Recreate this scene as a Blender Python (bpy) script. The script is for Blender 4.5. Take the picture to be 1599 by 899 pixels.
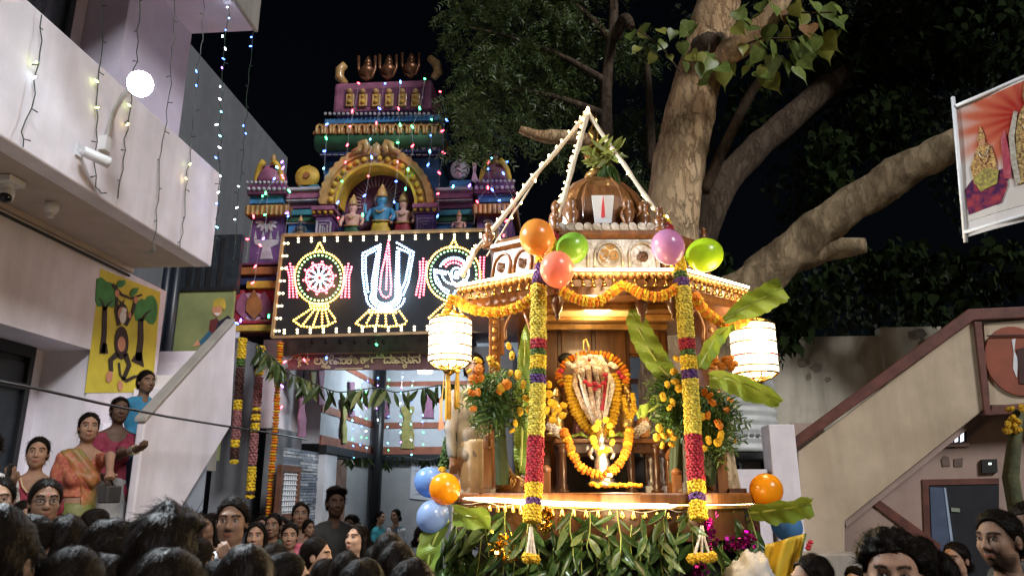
import bpy, bmesh, math, random
import numpy as np
from mathutils import Vector, Matrix
random.seed(7)
rng = np.random.default_rng(11)
PI = math.pi
R = math.radians
for o in list(bpy.data.objects):
    bpy.data.objects.remove(o, do_unlink=True)
SC = bpy.context.scene
COL = SC.collection
# ---------------------------------------------------------------- camera
FPX, PIT, YAW, CZ = 1163.0, R(15.3), R(4.5), 1.7
cam_d = bpy.data.cameras.new('camera')
cam = bpy.data.objects.new('camera', cam_d)
COL.objects.link(cam)
cam.location = (0, 0, CZ)
cam.rotation_euler = (R(90) + PIT, 0, YAW)
cam_d.sensor_width = 36
cam_d.lens = 36 * FPX / 1599
cam_d.clip_start = 0.05
cam_d.clip_end = 2000
cam_d.dof.use_dof = True
cam_d.dof.focus_distance = 6.5
cam_d.dof.aperture_fstop = 5.0
SC.camera = cam
# ---------------------------------------------------------------- night sky
SUN_AZ, SUN_EL = R(142), R(33)          # azimuth clockwise from +Y: the street light behind and to the right
wd = bpy.data.worlds.new('World')
SC.world = wd
wd.use_nodes = True
wn = wd.node_tree
sky = wn.nodes.new('ShaderNodeTexSky')
sky.sky_type = 'NISHITA'
sky.sun_disc = False
sky.sun_elevation = SUN_EL
sky.sun_rotation = SUN_AZ
bg = wn.nodes['Background']
wn.links.new(sky.outputs[0], bg.inputs[0])
bg.inputs[1].default_value = 0.0003
sl = bpy.data.lights.new('sun', 'SUN')
sl.energy = 1.15
sl.angle = R(14)
sl.color = (1.0, 0.98, 0.985)
so = bpy.data.objects.new('sun', sl)
COL.objects.link(so)
sdir = Vector((math.sin(SUN_AZ) * math.cos(SUN_EL), math.cos(SUN_AZ) * math.cos(SUN_EL), math.sin(SUN_EL)))
so.rotation_euler = sdir.to_track_quat('Z', 'Y').to_euler()
so.location = sdir * 30
vs = SC.view_settings
vs.view_transform = 'Standard'
vs.look = 'None'
vs.exposure = 1.2
vs.gamma = 1
vs.use_curve_mapping = False
SC.cycles.max_bounces = 6
SC.cycles.diffuse_bounces = 3
SC.cycles.glossy_bounces = 3
SC.cycles.transmission_bounces = 5
SC.cycles.transparent_max_bounces = 6
SC.cycles.caustics_reflective = False
SC.cycles.caustics_refractive = False
SC.cycles.sample_clamp_indirect = 4
try:
    SC.cycles.use_denoising = True
except Exception:
    pass

# ---------------------------------------------------------------- survey helpers (sight line to a known depth)
def ray(px, py):
    a = (px - 799.5) / FPX
    b = (449.5 - py) / FPX
    fw = math.cos(PIT) - b * math.sin(PIT)
    up = math.sin(PIT) + b * math.cos(PIT)
    c, s = math.cos(YAW), math.sin(YAW)
    return (a * c - fw * s, a * s + fw * c, up)
def atY(px, py, Y):
    d = ray(px, py); t = Y / d[1]
    return Vector((d[0] * t, Y, CZ + d[2] * t))
def atX(px, py, X):
    d = ray(px, py); t = X / d[0]
    return Vector((X, d[1] * t, CZ + d[2] * t))
def atP(px, py, p0, n):
    d = Vector(ray(px, py)); o = Vector((0, 0, CZ))
    t = (Vector(p0) - o).dot(n) / d.dot(n)
    return o + d * t

# ---------------------------------------------------------------- materials
def srgb(h):
    if isinstance(h, str):
        h = h.lstrip('#')
        c = [int(h[i:i + 2], 16) / 255 for i in (0, 2, 4)]
    else:
        c = [v / 255 for v in h]
    return tuple(v / 12.92 if v <= 0.04045 else ((v + 0.055) / 1.055) ** 2.4 for v in c)
MATS = {}
def mat(name, col, rough=0.6, metal=0.0, var=0.15, vscale=6.0, bump=0.0, bscale=40.0, emit=None, estr=0.0,
        col2=None, coat=0.0, trans=0.0, sss=0.0, stretch=None, detail=5.0, spec=0.5, island=0.0):
    """Principled material with noise-driven colour variation and bump."""
    if name in MATS:
        return MATS[name]
    m = bpy.data.materials.new(name)
    m.use_nodes = True
    nt = m.node_tree
    b = nt.nodes['Principled BSDF']
    N = nt.nodes.new
    L = nt.links.new
    tc = N('ShaderNodeTexCoord')
    src = tc.outputs['Object']
    if stretch:
        mp = N('ShaderNodeMapping')
        mp.inputs['Scale'].default_value = stretch
        L(src, mp.inputs[0]); src = mp.outputs[0]
    if var > 0 or col2:
        nz = N('ShaderNodeTexNoise')
        nz.inputs['Scale'].default_value = vscale
        nz.inputs['Detail'].default_value = detail
        L(src, nz.inputs['Vector'])
        rp = N('ShaderNodeValToRGB')
        rp.color_ramp.elements[0].position = 0.36
        rp.color_ramp.elements[1].position = 0.66
        c2 = col2 if col2 else tuple(min(1, v * (1 + var)) for v in col)
        c1 = col if col2 else tuple(v * (1 - var) for v in col)
        rp.color_ramp.elements[0].color = (*c1, 1)
        rp.color_ramp.elements[1].color = (*c2, 1)
        L(nz.outputs['Fac'], rp.inputs[0])
        out = rp.outputs[0]
        if island > 0:
            ge = N('ShaderNodeNewGeometry')
            oi = N('ShaderNodeObjectInfo')
            ad = N('ShaderNodeMath'); ad.operation = 'ADD'
            L(ge.outputs['Random Per Island'], ad.inputs[0]); L(oi.outputs['Random'], ad.inputs[1])
            fr = N('ShaderNodeMath'); fr.operation = 'FRACT'; L(ad.outputs[0], fr.inputs[0])
            mr = N('ShaderNodeMapRange')
            mr.inputs[3].default_value = 1 - island; mr.inputs[4].default_value = 1 + island
            L(fr.outputs[0], mr.inputs[0])
            hs = N('ShaderNodeHueSaturation')
            L(out, hs.inputs['Color']); L(mr.outputs[0], hs.inputs['Value'])
            out = hs.outputs[0]
        L(out, b.inputs['Base Color'])
    else:
        b.inputs['Base Color'].default_value = (*col, 1)
    b.inputs['Roughness'].default_value = rough
    b.inputs['Metallic'].default_value = metal
    b.inputs['Specular IOR Level'].default_value = spec
    b.inputs['Coat Weight'].default_value = coat
    b.inputs['Transmission Weight'].default_value = trans
    if sss:
        b.inputs['Subsurface Weight'].default_value = sss
        b.inputs['Subsurface Radius'].default_value = (0.02, 0.008, 0.004)
    if emit:
        b.inputs['Emission Color'].default_value = (*emit, 1)
        b.inputs['Emission Strength'].default_value = estr
    if bump > 0:
        n2 = N('ShaderNodeTexNoise')
        n2.inputs['Scale'].default_value = bscale
        n2.inputs['Detail'].default_value = 6
        L(src, n2.inputs['Vector'])
        bp = N('ShaderNodeBump')
        bp.inputs['Strength'].default_value = bump
        bp.inputs['Distance'].default_value = 0.02
        L(n2.outputs['Fac'], bp.inputs['Height'])
        L(bp.outputs[0], b.inputs['Normal'])
    MATS[name] = m
    return m
def leafmat(name, col, col2, rough=0.45, trans=0.25, vscale=3.0, island=0.3):
    """Leaf: principled mixed with translucency."""
    if name in MATS:
        return MATS[name]
    m = mat(name, col, rough, col2=col2, vscale=vscale, island=island, spec=0.35)
    nt = m.node_tree
    b = nt.nodes['Principled BSDF']
    tr = nt.nodes.new('ShaderNodeBsdfTranslucent')
    lk = b.inputs['Base Color'].links[0].from_socket
    nt.links.new(lk, tr.inputs[0])
    mx = nt.nodes.new('ShaderNodeMixShader')
    mx.inputs[0].default_value = trans
    nt.links.new(b.outputs[0], mx.inputs[1])
    nt.links.new(tr.outputs[0], mx.inputs[2])
    nt.links.new(mx.outputs[0], nt.nodes['Material Output'].inputs[0])
    return m
def glow(name, col, s):
    """A thing that gives off light."""
    if name in MATS:
        return MATS[name]
    m = mat(name, (0.8, 0.8, 0.8), 0.4, var=0, emit=col, estr=s)
    return m

# ---------------------------------------------------------------- mesh builder
W = {}
class MB:
    """Collects shapes in world (or thing-local) coordinates; build() links them as one mesh object."""
    def __init__(self, M=None):
        self.v = []; self.f = []; self.mi = []; self.m = 0; self.M = M; self.sm = []; self.smooth = False
    def add(self, vs, fs, M=None):
        n = len(self.v)
        T = None
        if M is not None and self.M is not None: T = self.M @ M
        elif M is not None: T = M
        elif self.M is not None: T = self.M
        if T is not None: self.v += [tuple(T @ Vector(p)) for p in vs]
        else: self.v += [tuple(p) for p in vs]
        for q in fs:
            self.f.append(tuple(i + n for i in q)); self.mi.append(self.m); self.sm.append(self.smooth)
        return self
    def box(self, a, b, M=None):
        x0, y0, z0 = a; x1, y1, z1 = b
        x0, x1 = min(x0, x1), max(x0, x1); y0, y1 = min(y0, y1), max(y0, y1); z0, z1 = min(z0, z1), max(z0, z1)
        vs = [(x0, y0, z0), (x1, y0, z0), (x1, y1, z0), (x0, y1, z0), (x0, y0, z1), (x1, y0, z1), (x1, y1, z1), (x0, y1, z1)]
        return self.add(vs, [(3, 2, 1, 0), (4, 5, 6, 7), (0, 1, 5, 4), (1, 2, 6, 5), (2, 3, 7, 6), (3, 0, 4, 7)], M)
    def bar(self, p, q, w, h=None, up=(0, 0, 1)):
        """Square bar from p to q."""
        h = h or w
        p = Vector(p); q = Vector(q); d = (q - p).normalized()
        s = d.cross(Vector(up))
        if s.length < 1e-4: s = d.cross(Vector((0, 1, 0)))
        s.normalize(); u = s.cross(d)
        vs = []
        for c in (p, q):
            for a, b in ((-1, -1), (1, -1), (1, 1), (-1, 1)):
                vs.append(c + s * a * w / 2 + u * b * h / 2)
        return self.add(vs, [(0, 1, 2, 3), (7, 6, 5, 4), (0, 4, 5, 1), (1, 5, 6, 2), (2, 6, 7, 3), (3, 7, 4, 0)])
    def prism(self, pts, n, depth):
        """Planar polygon pts (3D) pushed along vector n*depth."""
        k = len(pts); n = Vector(n).normalized() * depth
        a = [Vector(p) for p in pts]; vs = a + [p + n for p in a]
        fs = [tuple(range(k - 1, -1, -1)), tuple(range(k, 2 * k))]
        for i in range(k):
            j = (i + 1) % k
            fs.append((i, j, j + k, i + k))
        return self.add(vs, fs)
    def lathe(self, prof, c=(0, 0, 0), seg=16, M=None, cap=True, sx=1, sy=1):
        vs = []; fs = []
        for (r, z) in prof:
            for i in range(seg):
                a = 2 * PI * i / seg
                vs.append((c[0] + r * sx * math.cos(a), c[1] + r * sy * math.sin(a), c[2] + z))
        for j in range(len(prof) - 1):
            for i in range(seg):
                i2 = (i + 1) % seg
                fs.append((j * seg + i, j * seg + i2, (j + 1) * seg + i2, (j + 1) * seg + i))
        if cap:
            fs.append(tuple(range(seg - 1, -1, -1)))
            fs.append(tuple((len(prof) - 1) * seg + i for i in range(seg)))
        return self.add(vs, fs, M)
    def tube(self, pts, r, seg=6, cap=True, M=None, jit=0.0):
        pts = [Vector(p) for p in pts]; n = len(pts)
        rs = r if isinstance(r, (list, tuple)) else [r] * n
        vs = []; fs = []
        t0 = (pts[1] - pts[0]).normalized()
        s = t0.cross(Vector((0, 0, 1)))
        if s.length < 1e-3: s = t0.cross(Vector((0, 1, 0)))
        s.normalize()
        for i in range(n):
            t = (pts[min(i + 1, n - 1)] - pts[max(i - 1, 0)]).normalized()
            s = (s - t * s.dot(t))
            if s.length < 1e-5: s = t.orthogonal()
            s.normalize(); u = t.cross(s)
            for k in range(seg):
                a = 2 * PI * k / seg
                rr = rs[i] * (1 + (random.uniform(-jit, jit) if jit else 0))
                vs.append(pts[i] + s * rr * math.cos(a) + u * rr * math.sin(a))
        for i in range(n - 1):
            for k in range(seg):
                k2 = (k + 1) % seg
                fs.append((i * seg + k, i * seg + k2, (i + 1) * seg + k2, (i + 1) * seg + k))
        if cap:
            fs.append(tuple(range(seg - 1, -1, -1))); fs.append(tuple((n - 1) * seg + k for k in range(seg)))
        return self.add(vs, fs, M)
    def ball(self, c, r, seg=10, rings=6, M=None, rz=None, ry=None):
        rz = rz or r; ry = ry or r
        vs = [(c[0], c[1], c[2] - rz)]
        for j in range(1, rings):
            ph = -PI / 2 + PI * j / rings
            for i in range(seg):
                a = 2 * PI * i / seg
                vs.append((c[0] + r * math.cos(ph) * math.cos(a), c[1] + ry * math.cos(ph) * math.sin(a), c[2] + rz * math.sin(ph)))
        vs.append((c[0], c[1], c[2] + rz)); top = len(vs) - 1
        fs = [(0, 1 + (i + 1) % seg, 1 + i) for i in range(seg)]
        for j in range(rings - 2):
            for i in range(seg):
                i2 = (i + 1) % seg; b = 1 + j * seg
                fs.append((b + i, b + i2, b + seg + i2, b + seg + i))
        b = 1 + (rings - 2) * seg
        fs += [(b + i, b + (i + 1) % seg, top) for i in range(seg)]
        return self.add(vs, fs, M)
    def flower(self, c, r, h=None, n=8, M=None, layers=2):
        """Ruffled pom-pom bloom about c."""
        h = h or r * 0.8
        vs = [(c[0], c[1], c[2] - h * .6)]; fs = []
        rows = [(0.75, -0.45), (1.0, -0.05), (0.85, 0.35), (0.45, 0.62)] if n < 12 else [(.55, -.55), (.92, -.3), (1.0, 0.0), (.93, .28), (.72, .52), (.4, .68)]
        nr = len(rows) - 1
        for j, (q, z) in enumerate(rows):
            for i in range(n):
                a = 2 * PI * (i + 0.5 * (j % 2)) / n
                k = (1.0 if (i + j) % 2 else 0.82) * random.uniform(.92, 1.08)
                vs.append((c[0] + r * q * k * math.cos(a), c[1] + r * q * k * math.sin(a), c[2] + h * (z + (0.12 if i % 2 else -0.05))))
        vs.append((c[0], c[1], c[2] + h * 0.55))
        for i in range(n): fs.append((0, 1 + (i + 1) % n, 1 + i))
        for j in range(nr):
            for i in range(n):
                i2 = (i + 1) % n; b = 1 + j * n
                fs.append((b + i, b + i2, b + n + i2, b + n + i))
        b = 1 + nr * n
        for i in range(n): fs.append((b + i, b + (i + 1) % n, len(vs) - 1))
        return self.add(vs, fs, M)
    def mesh(self, name, mats, inv=None, smooth=None):
        me = bpy.data.meshes.new(name)
        vs = self.v if inv is None else [tuple(inv @ Vector(p)) for p in self.v]
        me.from_pydata(vs, [], self.f)
        for m in (mats if isinstance(mats, (list, tuple)) else [mats]):
            me.materials.append(m)
        if any(self.mi): me.polygons.foreach_set('material_index', self.mi)
        sm = [smooth] * len(self.f) if smooth is not None else self.sm
        me.polygons.foreach_set('use_smooth', sm)
        me.update()
        return me
    def build(self, name, mats, parent=None, smooth=None, origin=None, local=False, bevel=0):
        if parent is not None:
            inv = None if local else W[parent.name].inverted()
            o = bpy.data.objects.new(name, self.mesh(name, mats, inv, smooth))
            COL.objects.link(o); o.parent = parent
            W[o.name] = W[parent.name]
        else:
            if origin is None:
                a = np.array(self.v); origin = ((a[:, 0].min() + a[:, 0].max()) / 2, (a[:, 1].min() + a[:, 1].max()) / 2, a[:, 2].min())
            T = Matrix.Translation(Vector(origin))
            o = bpy.data.objects.new(name, self.mesh(name, mats, T.inverted(), smooth))
            COL.objects.link(o); o.location = origin
            W[o.name] = T
        if bevel:
            bv = o.modifiers.new('bevel', 'BEVEL'); bv.width = bevel; bv.segments = 2; bv.limit_method = 'ANGLE'
        return o
def tag(o, label=None, cat=None, group=None, kind=None):
    if label: o['label'] = label
    if cat: o['category'] = cat
    if group: o['group'] = group
    if kind: o['kind'] = kind
    return o
def thing(name, label, cat, loc=(0, 0, 0), rz=0.0, group=None, scale=1.0):
    o = bpy.data.objects.new(name, None)
    COL.objects.link(o)
    o.empty_display_size = 0.1
    o.location = loc; o.rotation_euler = (0, 0, rz); o.scale = (scale,) * 3
    W[o.name] = Matrix.Translation(Vector(loc)) @ Matrix.Rotation(rz, 4, 'Z') @ Matrix.Scale(scale, 4)
    return tag(o, label, cat, group)
def inst(name, me, parent=None, loc=(0, 0, 0), rot=(0, 0, 0), scale=1.0, mats=None, M=None):
    """Object sharing mesh data; loc is world, converted to the parent's frame."""
    o = bpy.data.objects.new(name, me)
    COL.objects.link(o)
    if M is None:
        s = scale if isinstance(scale, (tuple, list)) else (scale,) * 3
        from mathutils import Euler
        M = Matrix.LocRotScale(Vector(loc), Euler(rot), Vector(s))
    if parent is not None:
        o.parent = parent
        M = W[parent.name].inverted() @ M
    o.matrix_basis = M
    if mats:
        for i, mm in enumerate(mats):
            o.material_slots[i].link = 'OBJECT'; o.material_slots[i].material = mm
    W[o.name] = (W[parent.name] @ M) if parent is not None else M
    return o
def lamp(name, loc, power, col, size=0.05, kind='POINT', parent=None, spot=None, aim=None):
    l = bpy.data.lights.new(name, kind)
    l.energy = power; l.color = col
    if kind == 'AREA': l.size = size
    else: l.shadow_soft_size = size
    o = bpy.data.objects.new(name, l)
    COL.objects.link(o)
    o.location = loc
    if spot: l.spot_size = spot; l.spot_blend = 0.6
    if aim is not None:
        o.rotation_euler = (Vector(aim) - Vector(loc)).to_track_quat('-Z', 'Y').to_euler()
    return o
def lerp(a, b, t): return a + (b - a) * t
def vl(p, q, t): return Vector(p) * (1 - t) + Vector(q) * t
def frame_to(d, up=(0, 0, 1)):
    """Rotation taking +Z to d."""
    return Vector(d).to_track_quat('Z', 'Y').to_matrix().to_4x4()
# ================================================================ materials of the place
def plaster(name, col, stain, rough=0.85, sc=1.3, pos=(0.45, 0.75), amt=0.5, bump=0.12):
    """Painted plaster: broad weather stains plus fine grain."""
    m = mat(name, col, rough, var=0.06, vscale=5, bump=bump, bscale=90, spec=0.25)
    nt = m.node_tree; b = nt.nodes['Principled BSDF']
    src = b.inputs['Base Color'].links[0].from_socket
    nz = nt.nodes.new('ShaderNodeTexNoise'); nz.inputs['Scale'].default_value = sc; nz.inputs['Detail'].default_value = 9
    nz.inputs['Roughness'].default_value = 0.65
    tc = nt.nodes.new('ShaderNodeTexCoord'); mp = nt.nodes.new('ShaderNodeMapping')
    mp.inputs['Scale'].default_value = (1.6, 1.6, 0.22); mp.inputs['Location'].default_value = (3, 1, 2)
    nt.links.new(tc.outputs['Object'], mp.inputs[0]); nt.links.new(mp.outputs[0], nz.inputs['Vector'])
    rp = nt.nodes.new('ShaderNodeValToRGB')
    rp.color_ramp.elements[0].position = pos[0]; rp.color_ramp.elements[1].position = pos[1]
    rp.color_ramp.elements[0].color = (0, 0, 0, 1); rp.color_ramp.elements[1].color = (amt, amt, amt, 1)
    nt.links.new(nz.outputs['Fac'], rp.inputs[0])
    mx = nt.nodes.new('ShaderNodeMix'); mx.data_type = 'RGBA'
    nt.links.new(rp.outputs[0], mx.inputs[0]); nt.links.new(src, mx.inputs[6]); mx.inputs[7].default_value = (*stain, 1)
    nt.links.new(mx.outputs[2], b.inputs['Base Color'])
    return m
WHITE = plaster('white_plaster', (0.80, 0.76, 0.82), (0.50, 0.44, 0.42), amt=0.55)
LAV = plaster('lavender_plaster', (0.62, 0.58, 0.70), (0.42, 0.40, 0.45), amt=0.35)
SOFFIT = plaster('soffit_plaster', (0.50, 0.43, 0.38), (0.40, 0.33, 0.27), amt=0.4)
GREYW = plaster('grey_plaster', (0.20, 0.21, 0.23), (0.12, 0.12, 0.13), amt=0.5)
BLUEGREY = plaster('blue_grey_plaster', (0.33, 0.37, 0.43), (0.22, 0.25, 0.29), amt=0.4)
CREAM = plaster('cream_plaster', (0.54, 0.44, 0.32), (0.30, 0.25, 0.17), amt=0.5, sc=1.8)
CREAM2 = plaster('old_cream_plaster', (0.52, 0.48, 0.39), (0.20, 0.18, 0.14), amt=0.8, sc=1.4)
PINKP = plaster('pink_plaster', (0.42, 0.31, 0.26), (0.24, 0.16, 0.14), amt=0.5)
CONC = plaster('concrete', (0.35, 0.33, 0.30), (0.18, 0.17, 0.16), amt=0.6, sc=3, bump=0.3)
BROWN = mat('oxide_red_paint', (0.13, 0.045, 0.032), 0.55, var=0.25, vscale=8, bump=0.08)
DARK = mat('dark_metal', (0.012, 0.013, 0.016), 0.5, var=0.3)
BLUEDOOR = mat('blue_black_door_paint', (0.018, 0.026, 0.034), 0.5, var=0.3, vscale=10, bump=0.1, bscale=60)
WIRE = mat('wire_plastic', (0.03, 0.05, 0.035), 0.5, var=0.2)
BLACKW = mat('black_cable', (0.01, 0.01, 0.01), 0.5, var=0.2)
WPLAST = mat('white_plastic', (0.72, 0.73, 0.74), 0.35, var=0.05)
ASPH = mat('asphalt', (0.05, 0.048, 0.045), 0.9, var=0.35, vscale=9, bump=0.5, bscale=120)

g = MB(); g.add([(-400, -400, 0), (400, -400, 0), (400, 400, 0), (-400, 400, 0)], [(0, 1, 2, 3)])
tag(g.build('ground', ASPH, origin=(0, 0, 0)), 'dark asphalt street under the crowd', 'ground', kind='structure')

# ================================================================ white house on the left
XF, XM, XD = -3.07, -3.80, -4.15
hs = thing('white_house', 'white two-storey house with long balcony parapet above painted wall', 'building', (-3.6, 3, 0))
def part(name, m, par, fn, **kw):
    b = MB(); fn(b); return b.build(name, m, par, **kw)
part('balcony_parapet', WHITE, hs, lambda b: b.box((XF - .15, -4, 3.57), (XF, 5.93, 4.43)), bevel=.012)
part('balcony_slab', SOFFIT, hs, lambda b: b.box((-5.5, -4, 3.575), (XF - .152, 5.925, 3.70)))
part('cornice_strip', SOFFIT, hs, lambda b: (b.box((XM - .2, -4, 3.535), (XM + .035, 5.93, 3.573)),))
part('overhang_wall', WHITE, hs, lambda b: b.box((-5.5, -4, 2.79), (XM, 5.62, 3.533)))
part('painted_wall', WHITE, hs, lambda b: b.box((-5.5, 5.60, 0), (XM - .003, 6.55, 3.533)))
part('door_wall', WHITE, hs, lambda b: (b.box((-5.5, -4, 0), (XD - .06, 4.2, 2.788)), b.box((-5.5, 5.42, 0), (XD - .06, 5.6, 2.788))))
part('plinth', CONC, hs, lambda b: b.box((XD - .05, -4, 0), (-2.95, 3.1, .45)))
dr = part('door', BLUEDOOR, hs, lambda b: b.box((XD - .12, 4.2, .45), (XD - .05, 5.41, 2.70)))
for k in range(4):
    part('door_plank', BLUEDOOR, dr, lambda b: b.box((XD - .05, 4.24 + .29 * k, .5), (XD - .03, 4.51 + .29 * k, 2.66)), bevel=.006)
part('door_frame', DARK, dr, lambda b: (b.box((XD - .05, 5.38, .45), (XD, 5.43, 2.785)), b.box((XD - .05, 4.2, 2.70), (XD - .001, 5.378, 2.785)), b.box((XD - .02, 4.2, 2.45), (XD + .004, 5.376, 2.50))))
part('door_latch', mat('steel', (.6, .6, .6), .3, 1), dr, lambda b: b.lathe([(.03, 0), (.035, .01), (.02, .04)], seg=10, M=Matrix.Translation((XD - .03, 4.95, 2.02)) @ Matrix.Rotation(PI / 2, 4, 'Y')), smooth=True)
part('upper_wall', LAV, hs, lambda b: b.box((-5.5, 4.95, 3.705), (-3.5, 5.90, 5.868)))
part('upper_back_wall', LAV, hs, lambda b: b.box((-5.5, -4, 3.705), (-3.85, 4.945, 5.868)))
wn_ = part('window', mat('dusk_glass', (.03, .045, .06), .15, var=.3, spec=.8), hs, lambda b: b.box((-3.849, 3.4, 4.2), (-3.83, 4.7, 5.5)))
part('window_frame', BLUEDOOR, wn_, lambda b: [b.box((-3.848, y, 4.15), (-3.80, y + .06, 5.55)) for y in (3.35, 4.0, 4.7)] + [b.box((-3.846, 3.41, z), (-3.805, 3.99, z + .05)) for z in (4.16, 5.5)])
part('roof_slab', LAV, hs, lambda b: b.box((-5.5, -4, 5.87), (-2.90, 5.91, 6.25)), bevel=.02)
part('roof_slab_edge', CONC, hs, lambda b: b.box((-2.898, -4, 5.862), (-2.86, 5.92, 6.26)), bevel=.012)
part('balcony_grille', DARK, hs, lambda b: [b.box((-3.2, y, 4.44), (-3.18, y + .012, 5.0)) for y in np.arange(2.2, 3.75, .09)] + [b.box((-3.205, 2.2, 4.98), (-3.175, 3.76, 5.02))])
part('conduit', BLACKW, hs, lambda b: b.tube([(XM + .02, 2.5, 3.50), (XM + .02, 5.9, 3.50)], .012))

# mural painted on the wall, shapes traced as flat paint
YEL = mat('mural_yellow', (.62, .52, .045), .8, var=.1, bump=.05)
MGR = mat('mural_green', (.045, .22, .05), .8, var=.25, vscale=12)
MBR = mat('mural_brown', (.028, .014, .010), .8, var=.2)
MOR = mat('mural_orange', (.50, .17, .04), .8, var=.15)
MWH = mat('mural_white', (.7, .66, .6), .8, var=.08)
MPK = mat('mural_skin', (.55, .25, .14), .8, var=.1)
def paintX(b, pts, X, dx=.003):
    b.prism([atX(px, py, X + dx) - Vector((.0, 0, 0)) for px, py in pts], (-1, 0, 0), .0025)
def blob(cx, cy, rx, ry, n=16, j=0.0, rot=0.0):
    out = []
    for i in range(n):
        a = 2 * PI * i / n; k = 1 + random.uniform(-j, j)
        x, y = rx * k * math.cos(a), ry * k * math.sin(a)
        out.append((cx + x * math.cos(rot) - y * math.sin(rot), cy + x * math.sin(rot) + y * math.cos(rot)))
    return out
def stroke(path, w0, w1=None):
    """Outline of a brush stroke along path (pixels)."""
    w1 = w0 if w1 is None else w1; L = []; Rr = []
    n = len(path)
    for i, (x, y) in enumerate(path):
        x0, y0 = path[max(0, i - 1)]; x1, y1 = path[min(n - 1, i + 1)]
        d = math.hypot(x1 - x0, y1 - y0) or 1; nx, ny = -(y1 - y0) / d, (x1 - x0) / d
        w = lerp(w0, w1, i / (n - 1)) / 2
        L.append((x + nx * w, y + ny * w)); Rr.append((x - nx * w, y - ny * w))
    return L + Rr[::-1]
mu = MB(); mu.prism([atX(157, 419, XM + .001), atX(251, 456, XM + .001), atX(238, 612, XM + .001), atX(133, 613, XM + .001)], (-1, 0, 0), .003)
mural = mu.build('mural', YEL, hs)
def mpaint(name, m, shapes, dx):
    for s in shapes:
        b = MB(); paintX(b, s, XM, dx); b.build(name, m, mural)
lt = [(151, 435), (159, 433), (167, 440), (173, 441), (179, 449), (181, 462), (180, 474), (176, 481), (170, 478), (165, 484), (159, 478), (153, 479), (149, 470), (150, 455)]
rt = [(215, 470), (221, 466), (226, 468), (231, 462), (238, 461), (243, 466), (246, 476), (246, 490), (244, 500), (239, 507), (232, 505), (228, 499), (220, 503), (212, 500), (210, 490), (212, 478)]
mpaint('painted_tree_crown', MGR, [lt], .004)
mpaint('painted_tree_crown', MGR, [rt], .004)
mpaint('painted_tree_trunk', MBR, [stroke([(160, 552), (163, 520), (164, 478)], 9, 7), stroke([(164, 485), (159, 470), (155, 465)], 4, 1), stroke([(164, 484), (170, 474), (176, 470)], 4, 1), [(157, 550), (169, 552), (167, 536), (161, 535)]], .006)
mpaint('painted_tree_trunk', MBR, [stroke([(216, 563), (220, 530), (220, 497)], 10, 8), stroke([(220, 502), (228, 490), (236, 484)], 5, 1.5), [(205, 563), (225, 573), (222, 550), (214, 550)]], .006)
mpaint('painted_monkey', MBR, [blob(191, 488, 9, 15, 14), blob(190, 535, 11, 26, 16), stroke([(186, 508), (182, 485), (183, 462)], 6, 4), stroke([(196, 508), (207, 488), (211, 472)], 6, 4), stroke([(184, 552), (173, 562), (174, 580)], 9, 6), stroke([(196, 552), (202, 570), (193, 592)], 8, 6), stroke([(192, 590), (198, 594), (210, 588), (222, 586)], 6, 4), stroke([(186, 566), (188, 585), (193, 592)], 3), stroke([(176, 444), (190, 460), (205, 466), (222, 460)], 5, 3), [(189, 474), (184, 466), (191, 472), (196, 466), (193, 474)]], .008)
mpaint('painted_monkey_face', MPK, [blob(191, 490, 7, 11), blob(190, 537, 6, 12), blob(171, 588, 5, 9, rot=.2), blob(188, 602, 4, 8), blob(183, 458, 3.5, 6), blob(212, 468, 3, 6), blob(203, 492, 2.5, 5)], .010)
mpaint('painted_monkey_muzzle', MWH, [blob(192, 495, 5, 10), blob(194, 484, 4, 3.5)], .012)
mpaint('painted_leaf', MGR, [[(182, 445), (186, 438), (195, 437), (197, 442), (190, 449), (184, 449)], [(203, 460), (208, 450), (217, 449), (214, 457), (207, 463)]], .010)

# rear wing, landing wall, stair
rw = MB(); rw.box((-8.5, 6.6, 0), (-5.6, 13.42, 8.2))
tag(rw.build('rear_building', GREYW), 'plain dark grey building rising behind the white house', 'building')
YL = 7.35
XLE = atY(361, 500, YL).x
part('landing_wall', mat('landing_green_paint', (.26, .30, .12), .8, col2=(.17, .20, .08), vscale=3, bump=.1), hs, lambda b: b.box((-4.3, YL, 2.0), (XLE, YL + .05, atY(300, 455, YL).z)))
part('landing_sill', MATS['dark_metal'], hs, lambda b: b.box((-4.3, YL - .02, atY(300, 455, YL).z), (XLE, YL + .15, atY(300, 455, YL).z + .04)))
part('shutter', BLUEDOOR, hs, lambda b: b.box((-4.3, YL + .05, atY(300, 455, YL).z + .04), (XLE, YL + .12, 4.4)))
for px in (262, 276):
    p = atY(px, 430, YL - .12)
    part('drain_pipe', mat('pipe_blue_black', (.012, .018, .03), .4, var=.2), hs, lambda b: b.tube([(p.x, p.y, 1.5), (p.x, p.y, 5.0)], .05, 10), smooth=True)
for k, px in enumerate((292, 306, 322, 340)):
    p = atY(px, 440, YL)
    part('shutter_slat', DARK, hs, lambda b: b.box((p.x - .02, YL + .02, p.z - .10), (p.x + .02, YL + .05, p.z + .5)))
kid = MB()
def paintY(b, pts, Y, dy):
    b.prism([atY(px, py, Y - dy) for px, py in pts], (0, 1, 0), .0025)
paintY(kid, [(305, 540), (330, 512), (338, 523), (317, 538)], YL, .004)
kb = kid.build('painted_pencil', mat('mural_blue', (.03, .11, .19), .8, var=.2), hs)
kid = MB(); paintY(kid, [(301, 541), (308, 530), (313, 538)], YL, .006); kid.build('painted_pencil_tip', MPK, kb)
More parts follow.
